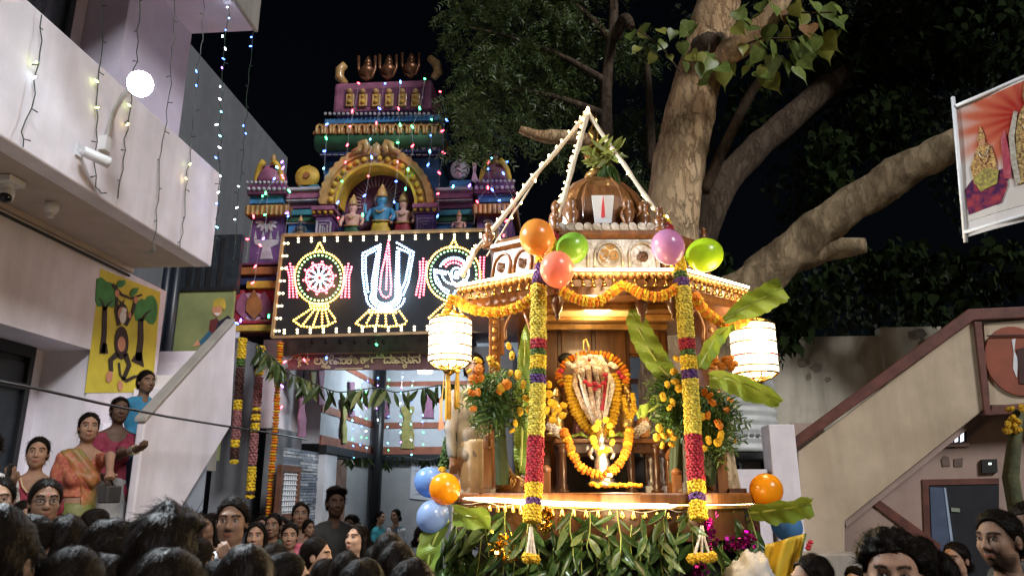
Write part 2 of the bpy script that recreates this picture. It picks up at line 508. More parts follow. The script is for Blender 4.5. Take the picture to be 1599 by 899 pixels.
kid = MB(); paintY(kid, [(326, 515), (328, 500), (338, 496), (346, 505), (342, 520), (334, 524)], YL, .006); kid.build('painted_shirt', mat('mural_maroon', (.12, .02, .02), .8), kb)
kid = MB(); paintY(kid, [(335, 520), (340, 503), (356, 492), (364, 500), (350, 516), (338, 530)], YL, .007); kid.build('painted_trousers', mat('mural_navy', (.012, .014, .03), .8), kb)
kid = MB(); paintY(kid, [(334, 488), (344, 488), (341, 493), (337, 492)], YL, .010); kid.build('painted_smile', MWH, kb)
kid = MB(); paintY(kid, blob(339, 484, 8, 10), YL, .008); kid.build('painted_face', MPK, kb)
kid = MB(); paintY(kid, [(332, 480), (333, 470), (342, 465), (351, 467), (353, 478), (350, 484), (344, 477)], YL, .010); kid.build('painted_hair', mat('mural_hair', (.5, .36, .05), .8), kb)

stair = thing('outdoor_stair', 'white concrete outdoor stair with sloping parapet beside the house', 'stairs', (-3.3, 5, 0))
pw = MB()
prof = [(4.85, .0), (4.85, 2.165), (5.99, 3.09), (6.05, 3.09), (6.14, 2.24), (5.4, 1.53), (4.95, 1.11), (4.95, 0)]
pw.prism([(-2.85, y, z) for y, z in prof], (-1, 0, 0), .06)
pw.build('parapet', WHITE, stair, bevel=.012)
cp = MB()
cp.prism([(-2.835, 4.83, 2.152), (-2.835, 5.99, 3.092), (-2.835, 5.99, 3.125), (-2.835, 4.83, 2.185)], (-1, 0, 0), .085)
cp.build('parapet_coping', CONC, stair, bevel=.008)
part('side_wall', BLUEGREY, stair, lambda b: b.prism([(-2.93, 4.4, 0), (-2.93, 4.4, .58), (-2.93, 5.85, 1.95), (-2.93, 5.95, 1.95), (-2.93, 5.95, 0)], (-1, 0, 0), .07))
for k in range(16):
    y0 = 3.25 + k * .2; z1 = .16 * (k + 1)
    if y0 > 6.0: break
    part('step', CONC if k < 9 else WHITE, stair, lambda b: b.box((-3.795, y0, 0 if k < 3 else z1 - .34), (-2.99, y0 + .22, z1)))
part('landing', CONC, stair, lambda b: b.box((-4.2, 6.56, 1.9), (XLE, 7.34, 2.16)))
for k, (yy, py) in enumerate(((6.2, 605), (6.45, 585), (6.7, 566), (6.95, 548))):
    zt = atY(270, py, yy).z
    part('upper_step', WHITE, stair, lambda b: b.box((-3.79 if yy < 6.5 else -4.2, yy, zt - .3), (atY(300 + 8 * k, py, yy).x, 7.34 if k == 3 else yy + .27, zt)), bevel=.01)

# ---------------------------------------------------------------- fixtures on the house
LAMP_P = atX(218, 131, -2.62)
fl = thing('street_lamp', 'glaring white lamp on a curved arm fixed to the balcony parapet', 'lamp', (LAMP_P.x, LAMP_P.y, LAMP_P.z))
arm_a = atX(163, 225, XF + .02)
part('arm', WPLAST, fl, lambda b: b.tube([arm_a, arm_a + Vector((.02, 0.02, .25)), vl(arm_a, LAMP_P, .45) + Vector((0, 0, .16)), vl(arm_a, LAMP_P, .8) + Vector((0, 0, .06)), LAMP_P + Vector((-.04, 0, 0))], .018, 8), smooth=True)
part('arm_bracket', WPLAST, fl, lambda b: b.box(arm_a + Vector((-.02, -.03, -.05)), arm_a + Vector((.03, .03, .05))))
fdir = Vector((.68, -.52, -.42)).normalized()
FM = Matrix.Translation(LAMP_P) @ frame_to(fdir)
part('lamp_head', mat('grey_metal', (.35, .37, .4), .4, .6), fl, lambda b: b.lathe([(.02, -.12), (.045, -.09), (.06, -.02), (.08, 0), (.08, .012)], seg=20, M=FM), smooth=True)
part('lamp_glass', glow('lamp_glow', (.80, .93, 1.0), 90), fl, lambda b: b.lathe([(.078, .013), (.07, .03), (.02, .036)], seg=20, M=FM), smooth=True)
lamp('flood_light', LAMP_P + fdir * .12, 650, (.86, .94, 1.0), .07, 'SPOT', spot=R(140), aim=LAMP_P + fdir)
def cctv_bullet():
    p = atX(152, 246, XF + .12)
    t = thing('security_camera', 'small white bullet camera under the lamp arm', 'camera', p)
    part('bracket', WPLAST, t, lambda b: (b.tube([p + Vector((-.12, -.02, .04)), p + Vector((-.02, 0, .02))], .014, 8), b.box(p + Vector((-.12, -.05, .0)), p + Vector((-.105, .01, .08)))))
    M = Matrix.Translation(p) @ frame_to((.5, .75, -.12))
    part('body', WPLAST, t, lambda b: b.lathe([(.028, -.09), (.034, -.085), (.036, .06), (.037, .075), (.03, .076)], seg=16, M=M), smooth=True)
    part('lens', mat('lens_black', (.005, .005, .006), .08, var=0), t, lambda b: b.lathe([(.03, .0765), (.02, .078)], seg=14, M=M), smooth=True)
cctv_bullet()
def cctv_dome():
    p = atX(14, 272, -3.45); p.z = 3.53
    t = thing('security_camera', 'white swivel camera with black lens under the balcony slab', 'camera', p)
    part('mount', WPLAST, t, lambda b: b.box(p + Vector((-.07, -.07, 0)), p + Vector((.07, .07, .042))), bevel=.006)
    part('neck', WPLAST, t, lambda b: b.lathe([(.03, -.03), (.03, .0)], c=p, seg=12))
    M = Matrix.Translation(p + Vector((.01, 0, -.06))) @ frame_to((.3, -.5, -.8))
    part('body', WPLAST, t, lambda b: b.lathe([(.02, -.05), (.042, -.03), (.045, .03), (.04, .04)], seg=16, M=M), smooth=True)
    part('lens', MATS['lens_black'], t, lambda b: b.lathe([(.038, .041), (.034, .055), (.01, .065)], seg=14, M=M), smooth=True)
cctv_dome()
p = atX(83, 312, -3.45); p.z = 3.53
t = thing('ceiling_bulb_holder', 'empty white bulb holder under the balcony slab', 'bulb holder', p)
part('base', WPLAST, t, lambda b: b.lathe([(.03, -.03), (.045, 0), (.045, .044)], c=p, seg=14), smooth=True)
part('socket', WPLAST, t, lambda b: b.lathe([(.018, -.06), (.02, -.03)], c=p, seg=12), smooth=True)

# ---------------------------------------------------------------- string lights
BULB = MB(); BULB.lathe([(.001, -.022), (.007, -.016), (.008, 0), (.004, .012)], seg=6)
BULBS = {}
BC = dict(off=None, warm=((1, .72, .2), 6), lime=((.8, 1, .2), 6), white=((.75, .9, 1), 8), blue=((.04, .14, 1), 9), cyan=((.12, .65, 1), 7),
          green=((.04, 1, .22), 6), red=((1, .04, .06), 8), violet=((.4, .1, 1), 8), gold=((1, .66, .26), 9))
OFFB = mat('bulb_off', (.25, .25, .22), .3, var=0)
for k, v in BC.items():
    m = OFFB if v is None else glow('bulb_' + k, *v)
    BULBS[k] = BULB.mesh('bulb_' + k, m, smooth=True)
def light_string(label, pts, lit, group, n_off=0, wire=WIRE, jit=.012, scale=1.0, r=.0035):
    """pts: world polyline; lit: list of (t along, colour)."""
    pts = [Vector(p) for p in pts]
    seg = []
    for a, b_ in zip(pts[:-1], pts[1:]):
        n = max(2, int((b_ - a).length / .07))
        for i in range(n): seg.append(vl(a, b_, i / n) + Vector((random.uniform(-jit, jit), random.uniform(-jit, jit), 0)))
    seg.append(pts[-1])
    b = MB(); b.tube(seg, r, 5)
    for i in range(1, len(seg), 3):   # twisted stubs where unlit bulbs sit
        q = seg[i]; dv = Vector((random.uniform(-1, 1), random.uniform(-1, 1), random.uniform(-.6, .4))).normalized() * .035
        b.tube([q, q + dv], [.003, .0045], 4)
    L = sum((seg[i + 1] - seg[i]).length for i in range(len(seg) - 1))
    st = thing('string_light', label, 'string light', pts[0], group=group)
    b.build('wire', wire, st)
    def at(t):
        s = t * L
        for i in range(len(seg) - 1):
            d = (seg[i + 1] - seg[i]).length
            if s <= d: return vl(seg[i], seg[i + 1], s / d)
            s -= d
        return seg[-1].copy()
    for tt, c in lit:
        q = at(tt) + Vector((random.uniform(-.012, .012), random.uniform(-.03, 0), 0))
        inst('bulb', BULBS[c], st, q, (random.uniform(-1.2, 1.2), random.uniform(-1.2, 1.2), 0), scale * .78)
    return st
XS = XF + .035
def sX(ps, X=XS): return [atX(px, py, X) for px, py in ps]
HG = 'string lights on the white house'
light_string('string light at the far end of the parapet near the left edge', sX([(68, 25), (58, 100), (48, 170), (33, 205), (36, 230)]), [(.36, 'lime'), (.47, 'white')], HG)
light_string('string light hanging just beside the white bullet camera', sX([(165, -60), (158, 80), (152, 165), (150, 240), (148, 292), (158, 302)]), [(.52, 'lime'), (.63, 'lime')], HG)
light_string('string light hanging right under the glaring lamp', sX([(225, -60), (214, 80), (203, 170), (195, 235), (184, 310)]), [(.62, 'lime'), (.70, 'warm')], HG)
light_string('unlit string light crossing the middle of the parapet', sX([(280, -60), (271, 60), (261, 190), (248, 280), (240, 392), (228, 394)]), [], HG)
light_string('string light near the outer end of the parapet with two yellow bulbs', sX([(325, -60), (316, 60), (300, 200), (297, 240), (290, 310), (281, 390)]), [(.72, 'lime'), (.77, 'warm'), (.40, 'blue'), (.45, 'blue')], HG)
light_string('densely lit blue and white string dropping from the roof corner', sX([(362, -20), (352, 60), (345, 160), (341, 300), (336, 400)], -2.95), [(.02, 'cyan'), (.05, 'white'), (.09, 'white'), (.13, 'cyan'), (.18, 'blue'), (.21, 'white'), (.25, 'white'), (.29, 'blue'), (.33, 'violet'), (.40, 'white'), (.45, 'white'), (.49, 'cyan'), (.54, 'white'), (.58, 'cyan'), (.62, 'white'), (.66, 'blue'), (.72, 'white'), (.78, 'white'), (.82, 'blue'), (.9, 'cyan')], HG)
light_string('string light with a few blue bulbs dropping outside the house corner', [atY(399, 30, 6.2), atY(391, 85, 6.2), atY(384, 190, 6.2), atY(374, 290, 6.2), atY(364, 405, 6.2)], [(.09, 'blue'), (.13, 'blue'), (.47, 'blue'), (.5, 'blue'), (.72, 'white'), (.8, 'white'), (.85, 'white')], HG)
# cable sagging in front of the stair
cb = MB(); cb.tube([atX(px, py, -2.6) for px, py in ((-40, 588), (60, 607), (160, 630), (260, 650), (340, 663), (400, 672), (480, 686))], .008, 6)
tag(cb.build('overhead_cable', BLACKW), 'thin black cable sagging in front of the stair parapet', 'cable')
# enlarge the house about the camera point so that people fit its size
KH = 1.28
for o in list(COL.objects):
    if o.parent is None and o.type in ('MESH', 'EMPTY', 'LIGHT') and o.name not in ('ground', 'sun'):
        o.location = Vector((o.location.x * KH, o.location.y * KH, CZ + (o.location.z - CZ) * KH))
        if o.type != 'LIGHT': o.scale = (KH,) * 3
# ================================================================ temple gate tower
YG = 10.0
def G(px, py, dy=0.0): return atY(px, py, YG + dy)
def gbox(b, x0, y0, x1, y1, f=0.0, d=.4, M=None):
    """Box whose front face spans pixel rect at depth YG+f, d metres deep."""
    a = G(x0, y1, f); c = G(x1, y0, f)
    b.box((a.x, YG + f, a.z), (c.x, YG + f + d, c.z))
GM = {}
def gp(n, c, **k):
    GM[n] = mat('gate_' + n, c, k.pop('rough', .6), var=.25, vscale=7, bump=.15, bscale=50, **k)
gp('maroon', (.12, .035, .085)); gp('purple', (.11, .05, .16)); gp('pink', (.26, .09, .16)); gp('blue', (.045, .18, .38)); gp('teal', (.035, .20, .24))
gp('navy', (.018, .03, .10)); gp('gold', (.44, .27, .10), rough=.4, coat=.3); gp('orange', (.30, .12, .035)); gp('green', (.02, .09, .04)); gp('white', (.40, .40, .43))
gp('yellow', (.55, .36, .04)); gp('red', (.33, .02, .035)); gp('brass', (.20, .09, .045), rough=.35, metal=.6); gp('lilac', (.55, .35, .45)); gp('grey', (.33, .33, .34))
gt = thing('temple_gate_tower', 'painted temple gate tower with golden arch, pink barrel top and pots', 'gate tower', (-2.6, YG, 0))
def gpart(name, m, fn, par=None, **kw):
    b = MB(); fn(b); return b.build(name, GM[m] if isinstance(m, str) else m, par or gt, **kw)
# piers and lintel
gpart('pier', GREYW, lambda b: (gbox(b, 318, 535, 400, 860, .05, .9),))
gpart('pier_face', WHITE, lambda b: (gbox(b, 400, 530, 441, 668, -.02, .9),))
gpart('pier_base', GREYW, lambda b: (gbox(b, 400, 668.5, 436, 860, .0, .9),))
gpart('pier', GREYW, lambda b: gbox(b, 735, 540, 800, 860, .05, .9))
gpart('lintel', 'grey', lambda b: gbox(b, 432, 522, 735, 556, .08, .7))
gpart('front_beam', 'maroon', lambda b: gbox(b, 372, 405, 805, 524, .02, .8))
for x0, y0, x1, y1, m, f in ((356, 415, 470, 429, 'orange', -.12), (360, 429.5, 470, 445, 'navy', -.06), (384, 437, 470, 450, 'yellow', -.10), (364, 450.5, 470, 505, 'red', -.03), (362, 505.5, 470, 517, 'yellow', -.10), (355, 408, 470, 414.5, 'maroon', -.06)):
    gpart('band', m, lambda b: gbox(b, x0, y0, x1, y1, f, .5), bevel=.008)
lot = MB()
for s in (blob(395, 478, 24, 22, 18),): lot.prism([G(x, y, -.032) for x, y in s], (0, 1, 0), .02)
lo = lot.build('lotus_relief', GM['lilac'], gt)
for k, (cx, w, h) in enumerate(((380, 12, 18), (412, 12, 18), (396, 13, 21))):
    b = MB(); b.prism([G(x, y, -.05 - .012 * k) for x, y in [(cx - w, 485), (cx - w * .9, 470), (cx, 484 - h - 12), (cx + w * .9, 470), (cx + w, 485), (cx, 498)]], (0, 1, 0), .02)
    b.build('petal', GM['pink' if k < 2 else 'orange'], lo, bevel=.006)
# side towers
def side_tower(cx, w, dy):
    h = w / 2
    def q(y): return y + dy
    gpart('tower_body', 'purple', lambda b: gbox(b, cx - h * .9, q(335), cx + h * .9, q(408), -.02, .6))
    fl_ = gpart('flower_relief', 'white', lambda b: [b.prism([G(x, y, -.035) for x, y in blob(cx + 11 * math.cos(a), q(345) + 9 * math.sin(a), 7, 2.6, 8, rot=a)], (0, 1, 0), .02) for a in [R(k) for k in (0, 30, 60, 90, 120, 150, 180)]])
    gpart('pot_relief', 'white', lambda b: (b.prism([G(x, y, -.03) for x, y in ((cx - 20, q(372)), (cx + 20, q(372)), (cx + 18, q(379)), (cx + 6, q(384)), (cx + 10, q(402)), (cx - 10, q(402)), (cx - 6, q(384)), (cx - 18, q(379)))], (0, 1, 0), .02), [b.prism([G(x, y, -.03) for x, y in ((cx + k, q(371)), (cx + k + 3, q(358)), (cx + k + 5, q(371)))], (0, 1, 0), .02) for k in (-20, -8, 4, 15)]))
    c = gpart('cornice', 'orange', lambda b: (gbox(b, cx - h * 1.12, q(316), cx + h * 1.12, q(334), -.14, .85),), bevel=.02)
    for k in range(9):
        x = cx - h * 1.05 + k * h * 2.1 / 8.7
        gpart('scallop', 'gold', lambda b: gbox(b, x, q(318), x + h * .16, q(333), -.165, .05), c, bevel=.012)
    gpart('tower_band', 'blue', lambda b: gbox(b, cx - h * .85, q(302), cx + h * .85, q(316), -.03, .6))
    gpart('upper_cornice', 'maroon', lambda b: gbox(b, cx - h * 1.0, q(284), cx + h * 1.0, q(302), -.10, .75), bevel=.015)
    gpart('bead_row', 'white', lambda b: [b.ball(G(cx - h * .9 + k * h * 1.8 / 7, q(293), -.11), .030, 8, 6) for k in range(8)], smooth=True)
    gpart('bead_row', 'white', lambda b: [b.ball(G(cx - h * .97 + k * h * 1.94 / 9, q(283), -.09), .026, 8, 6) for k in range(10)], smooth=True)
    a = G(cx - h * .82, q(282)); e = G(cx + h * .82, q(246)); rr = (e.x - a.x) / 2
    hgt = e.z - a.z
    d = gpart('dome', 'pink', lambda b: b.lathe([(rr, 0), (rr * 1.03, hgt * .25), (rr * .93, hgt * .55), (rr * .65, hgt * .85), (rr * .2, hgt), (.01, hgt)], c=((a.x + e.x) / 2, YG + .22, a.z), seg=24, sy=.8), smooth=True)
    for s in (-1, 1):
        gpart('rib', 'yellow', lambda b: b.tube([((a.x + e.x) / 2 + s * rr * k * .95, YG + .22 - rr * .8 * math.sqrt(max(0, 1 - k * k)) * 1.0, a.z + hgt * z) for k, z in ((.86, .02), (.88, .25), (.78, .55), (.55, .84), (.3, .97))], .045, 8), d, smooth=True)
    gpart('finial', 'gold', lambda b: b.lathe([(.05, 0), (.06, .04), (.02, .08), (.05, .13), (.01, .2)], c=((a.x + e.x) / 2, YG + .22, a.z + hgt - .01), seg=12), d, smooth=True)
side_tower(416, 62, 2)
side_tower(772, 62, 0)
# links between towers and arch
for x0, x1 in ((446, 500), (680, 738)):
    for y0, y1, m, f in ((291, 297, 'white', -.05), (297.3, 310, 'pink', .0), (310.3, 314, 'white', -.03), (314.3, 326, 'maroon', .04), (326.3, 336, 'teal', -.01), (336.3, 346, 'green', .03), (346.3, 349, 'white', .0), (349.3, 404, 'blue', .04)):
        gpart('moulding', m, lambda b: gbox(b, x0, y0, x1, y1, f, .5), bevel=.006)
# symbols on the links
w1 = gpart('wheel_symbol', 'yellow', lambda b: b.lathe([(.17, -.05), (.19, 0), (.17, .05)], M=Matrix.Translation(G(480, 277, .1)) @ Matrix.Rotation(PI / 2, 4, 'X'), seg=20), smooth=True)
gpart('wheel_hub', 'orange', lambda b: b.lathe([(.05, .0), (.05, .08)], M=Matrix.Translation(G(481, 276, .1)) @ Matrix.Rotation(PI / 2, 4, 'X'), seg=12), w1)
gpart('wheel_tip', 'yellow', lambda b: b.prism([G(474, 265, .08), G(488, 265, .08), G(483, 257, .08)], (0, 1, 0), .06), w1)
gpart('symbol_base', 'teal', lambda b: gbox(b, 468, 288, 497, 295, .05, .2))
c1 = gpart('conch_symbol', 'white', lambda b: b.ball(G(718, 265, .12), .145, 16, 10, rz=.16, ry=.08), smooth=True)
gpart('conch_lip', 'lilac', lambda b: b.tube([G(718, 250, 0.02), G(716, 263, .02), G(719, 279, .02)], .02, 6), c1)
gpart('symbol_base', 'blue', lambda b: gbox(b, 702, 281, 735, 291, .05, .2))
gpart('ribbon_symbol', 'lilac', lambda b: b.prism([G(x, y, .08) for x, y in ((737, 254), (744, 254), (742, 268), (747, 282), (736, 282), (739, 268))], (0, 1, 0), .06))
# arch
def arch_ring(b, cx, cy, ri, ro, f, d, n=28, a0=0, a1=PI, wob=0.0, ey=1.0):
    P_ = []
    for i in range(n + 1):
        a = a1 + (a0 - a1) * i / n
        o_ = ro * (1 + wob * (i % 2))
        P_.append((G(cx + ri * math.cos(a), cy - ri * ey * math.sin(a), f), G(cx + o_ * math.cos(a), cy - o_ * ey * math.sin(a), f)))
    for i in range(n):
        b.prism([P_[i][0], P_[i][1], P_[i + 1][1], P_[i + 1][0]], (0, 1, 0), d)
ACX, ACY = 587, 318
gpart('arch', 'gold', lambda b: arch_ring(b, ACX, ACY, 64, 78, -.16, .3))
gpart('arch_leaf_rim', 'gold', lambda b: arch_ring(b, ACX, ACY, 79, 88, -.20, .3, n=44, wob=.03))
gpart('arch_bead', 'yellow', lambda b: [b.ball(G(ACX + 71 * math.cos(a), ACY - 71 * math.sin(a), -.17), .045, 8, 6) for a in [PI * (k + .5) / 18 for k in range(18)]], smooth=True)
gpart('arch_inner_rim', 'yellow', lambda b: arch_ring(b, ACX, ACY, 60, 64, -.22, .36))
for s in (-1, 1):
    gpart('arch_scroll', 'gold', lambda b: b.tube([G(ACX + s * x, y, -.24) for x, y in ((18, 238), (14, 230), (17, 224), (24, 226), (25, 233), (38, 238))], [.03, .06, .07, .06, .05, .03], 8), smooth=True)
gpart('arch_crest', 'gold', lambda b: b.lathe([(.04, 0), (.09, .06), (.05, .14), (.06, .17), (.01, .22)], c=G(ACX, 244, -.2), seg=12, sy=.6), smooth=True)
gpart('niche_back', 'navy', lambda b: gbox(b, 524, 258, 652, 404, .22, .2))
gpart('niche_halo', 'maroon', lambda b: b.prism([G(x, y, .215) for x, y in blob(ACX + 6, 322, 56, 50, 24)], (0, 1, 0), .02))
rays = gpart('sun_rays', 'lilac', lambda b: [b.prism([G(590 + 27 * math.cos(a), 318 - 27 * math.sin(a), .19), G(590 + 42 * math.cos(a + .012), 318 - 42 * math.sin(a + .012), .19), G(590 + 27 * math.cos(a + .07), 318 - 27 * math.sin(a + .07), .19)], (0, 1, 0), .02) for a in [PI * k / 19 for k in range(-1, 21)]])
gpart('sun_disc', 'white', lambda b: b.prism([G(x, y, .185) for x, y in blob(600, 313, 16, 17, 20)], (0, 1, 0), .02))
for x0, x1, yt in ((485, 522, 320), (643, 683, 316)):
    pc = gpart('column', 'purple', lambda b: gbox(b, x0 + 4, yt + 18, x1 - 4, 404, -.14, .5))
    gpart('capital', 'pink', lambda b: gbox(b, x0, yt, x1, yt + 8, -.22, .6), pc, bevel=.01)
    gpart('capital_beads', 'yellow', lambda b: [b.ball(G(x0 + 5 + k * (x1 - x0 - 10) / 3, yt + 11, -.17), .035, 8, 6) for k in range(4)], pc, smooth=True)
    gpart('column_neck', 'maroon', lambda b: gbox(b, x0 + 2, yt + 8.2, x1 - 2, yt + 17.5, -.16, .5), pc)
    for k in (0, 5, 9):
        gpart('square_relief', 'white', lambda b: (gbox(b, x0 + 7 + k, yt + 24 + k, x1 - 7 - k, yt + 25.5 + k, -.15, .02), gbox(b, x0 + 7 + k, yt + 26 + k, x0 + 8.6 + k, 404, -.15, .02), gbox(b, x1 - 8.6 - k, yt + 26 + k, x1 - 7 - k, 404, -.15, .02)), pc)
# upper tiers
gpart('tier_body', 'blue', lambda b: gbox(b, 503, 238, 686, 320, .32, 1.0))
gpart('tier_cornice', 'navy', lambda b: gbox(b, 498, 222, 690, 243, .10, 1.3), bevel=.02)
gpart('motif_row', 'white', lambda b: [b.prism([G(x, y, .09) for x, y in ((cx, 227), (cx + 10, 226.5), (cx + 8, 232), (cx + 5, 234), (cx + 2, 232))], (0, 1, 0), .03) for cx in range(503, 684, 17)] + [gbox(b, cx + 12, 227, cx + 13, 236, .09, .03) for cx in range(503, 684, 17)] + [gbox(b, cx, 241, cx + 7, 242, .09, .03) for cx in range(500, 686, 10)])
gpart('motif_row', 'white', lambda b: [b.ball(G(cx, 221, .08), .028, 6, 5) for cx in range(503, 690, 8)])
a = G(490, 218, 0); e = G(693, 208, 0)
gpart('roll_moulding', 'green', lambda b: b.lathe([(.12, 0), (.15, .03), (.15, e.x - a.x - .03), (.12, e.x - a.x)], M=Matrix.Translation((a.x, YG + .12, (a.z + e.z) / 2 - .02)) @ Matrix.Rotation(PI / 2, 4, 'Y'), seg=16), smooth=True)
gpart('eave', 'orange', lambda b: b.prism([G(488, 209, -.02), G(693, 209, -.02), G(688, 194, .12), G(497, 194, .12)], (0, 1, 0), .9))
for k in range(15):
    x = 494 + k * 13.2
    gpart('eave_scallop', 'gold', lambda b: b.tube([G(x, 208, -.05), G(x + 1, 198, .03), G(x + 5, 194.5, .07), G(x + 9, 198, .03), G(x + 9, 208, -.05)], .022, 6), smooth=True)
gpart('neck_band', 'blue', lambda b: gbox(b, 507, 179, 688, 194, .25, 1.0))
gpart('bead_row', 'white', lambda b: [b.ball(G(cx, 178, .2), .026, 6, 5) for cx in range(508, 676, 7)])
bv = gpart('barrel_vault', 'pink', lambda b: gbox(b, 519, 123, 675, 176, .28, .9), bevel=.05)
gpart('vault_recess', 'maroon', lambda b: gbox(b, 536, 135, 664, 168, .272, .05), bv)
for k in range(6):
    cx = 546 + k * 20.5
    n_ = gpart('vault_niche', 'gold', lambda b: (gbox(b, cx - 7, 146, cx + 7, 166, .24, .06), b.ball(G(cx, 143, .25), .05, 8, 6)), bv, bevel=.008)
    for y, r in ((159, .035), (150, .024)): gpart('niche_boss', 'yellow', lambda b: b.ball(G(cx, y, .235), r, 8, 6), n_, smooth=True)
for s, x0 in ((-1, 540), (1, 672)):
    pts = [(0, 128), (-10, 118), (-9, 106), (-1, 98)] if s < 0 else [(4, 120), (12, 110), (10, 98), (-1, 88)]
    gpart('horn', 'gold', lambda b: b.tube([G(x0 + dx, y + 3, .33) for dx, y in pts], [.05, .075, .075, .06], 10), smooth=True)
for cx, yb in ((573, 124), (606, 122), (641, 119)):
    k = gpart('kalasha_pot', 'brass', lambda b: b.lathe([(.05, 0), (.03, .04), (.11, .1), (.13, .17), (.08, .24), (.04, .27), (.07, .29), (.05, .36), (.01, .44)], c=G(cx, yb + 2, .36), seg=16), smooth=True)
    gpart('pot_frame', 'brass', lambda b: b.tube([G(cx + dx, yb + 2 + dy, .34) for dx, dy in ((-13, -38), (-13, -18), (-8, -5), (0, -1), (8, -5), (13, -18), (13, -38))], .025, 6), k, smooth=True)
# ---------------------------------------------------------------- statues in the niche
SKB = mat('statue_blue', (.05, .22, .38), .45, var=.15); SKP = mat('statue_pink', (.62, .36, .28), .5, var=.1); STG = GM['gold']
def statue(name, label, cx, yb, h, skin, robe, f, arms=2, crown=1.0):
    o_ = G(cx, yb, f)
    t = thing(name, label, 'statue', o_, group='painted statues on the gate tower')
    def L(x, z, y=0): return o_ + Vector((x * h, y * h, z * h))
    r = MB(); r.lathe([(.17, 0), (.19, .06), (.15, .28), (.14, .34)], c=(0, 0, 0), seg=16, sy=.6, M=Matrix.Translation(o_) @ Matrix.Scale(h, 4)); r.build('robe', robe, t, smooth=True)
    b = MB(); b.lathe([(.13, .33), (.12, .38), (.16, .52), (.17, .57), (.06, .61), (.05, .64), (.075, .68), (.088, .73), (.08, .79), (.04, .82), (.01, .825)], seg=16, sy=.72, M=Matrix.Translation(o_) @ Matrix.Scale(h, 4))
    b.tube([L(0, .715, -.06), L(0, .70, -.072)], [.006 * h, .012 * h], 6)
    for s in (-1, 1):
        b.tube([L(s * .16, .56), L(s * .23, .44, -.02), L(s * .20, .33, -.10)], [.045 * h, .04 * h, .03 * h], 8)
        if arms > 2: b.tube([L(s * .16, .55, .02), L(s * .27, .50), L(s * .27, .66, -.03)], [.04 * h, .035 * h, .028 * h], 8)
    b.build('figure', skin, t, smooth=True)
    c = MB(); c.lathe([(.085, .775), (.10, .79), (.085, .85), (.06, .93), (.03, .97), (.035, .985), (.004, 1.03)], seg=14, M=Matrix.Translation(o_) @ Matrix.Scale(h, 4)); c.build('crown', STG, t, smooth=True)
    n = MB(); n.tube([L(-.09, .58, -.06), L(-.05, .50, -.115), L(0, .47, -.125), L(.05, .50, -.115), L(.09, .58, -.06)], .013 * h, 6); n.tube([L(-.14, .35, -.05), L(0, .335, -.11), L(.14, .35, -.05)], .02 * h, 6); n.build('necklace', STG, t, smooth=True)
    return t
statue('statue', 'blue-skinned four-armed statue in the centre of the golden arch', 593, 378, .88, SKB, GM['yellow'], -.02, 4)
statue('statue', 'pink-faced statue in green robe on the near side of the golden arch', 548, 380, .74, SKP, GM['green'], -.02)
statue('statue', 'pale-faced statue in red robe under the right end of the arch', 628, 376, .76, SKP, GM['red'], -.02)
statue('statue', 'small red seated statue on the ledge beyond the arch column', 716, 372, .42, SKP, GM['red'], -.1)
statue('statue', 'small dark seated statue on the ledge before the arch column', 467, 378, .40, mat('statue_dark', (.06, .07, .07), .5), GM['teal'], -.1)
# ---------------------------------------------------------------- LED board
YB = 9.55
def Bp(px, py, dy=0.0): return atY(px, py, YB + dy)
bx0, bx1 = Bp(427, 500).x, Bp(775, 450).x
bz0, bz1 = Bp(427, 526).z, Bp(443, 368).z
ht = .045
ld = thing('led_board', 'black illuminated board with wheel, forehead mark and conch in coloured bulbs', 'sign', ((bx0 + bx1) / 2, YB, bz0))
# the board leans: its lower edge stands a little further out to the left than the upper one
def B2(px, py): return atY(px, py, YB)
c_tl, c_bl = B2(443, 368), B2(426, 527)
c_tr, c_br = B2(776, 359), B2(775, 517)
pn = MB(); pn.prism([c_bl, c_br, c_tr, c_tl], (0, 1, 0), .06)
pn.build('panel', mat('board_black', (.010, .010, .012), .4, col2=(.018, .019, .024), vscale=2, bump=.05, bscale=8), ld)
frm = mat('board_frame', (.42, .27, .14), .45, .2, var=.2)
for p_, q_ in ((c_bl, c_br), (c_br, c_tr), (c_tr, c_tl), (c_tl, c_bl)):
    f = MB(); f.bar(p_ + Vector((0, -.02, 0)), q_ + Vector((0, -.02, 0)), .035, .05, up=(0, 1, 0)); f.build('frame', frm, ld)
LG = dict(gold=glow('led_gold', (1, .50, .04), 3.2), white=glow('led_white', (.34, .60, 1), 4.6), red=glow('led_red', (1, .04, .10), 3.4), green=glow('led_green', (.25, 1, .25), 1.6), border=glow('led_border', (1, .80, .42), 3.5))
def leds(name, col, pts, r=.0145):
    b = MB()
    for x, y in pts:
        p = B2(x, y)
        b.lathe([(r, 0), (r * .9, .010), (r * .35, .017)], seg=7, M=Matrix.Translation(p) @ Matrix.Rotation(PI / 2, 4, 'X'))
    o = b.build(name, LG[col], ld); o['kind'] = 'stuff'
    return o
def along(path, step, closed=False):
    if closed: path = path + [path[0]]
    out = []; rem = 0.0
    for (x0, y0), (x1, y1) in zip(path[:-1], path[1:]):
        d = math.hypot(x1 - x0, y1 - y0)
        s = rem
        while s < d:
            out.append((x0 + (x1 - x0) * s / d, y0 + (y1 - y0) * s / d)); s += step
        rem = s - d
    return out
def circ(cx, cy, r, a0=0, a1=360, k=40, ry=None):
    ry = ry or r
    return [(cx + r * math.cos(R(a0 + (a1 - a0) * i / k)), cy - ry * math.sin(R(a0 + (a1 - a0) * i / k))) for i in range(k + 1)]
ST = 4.3
bord = []
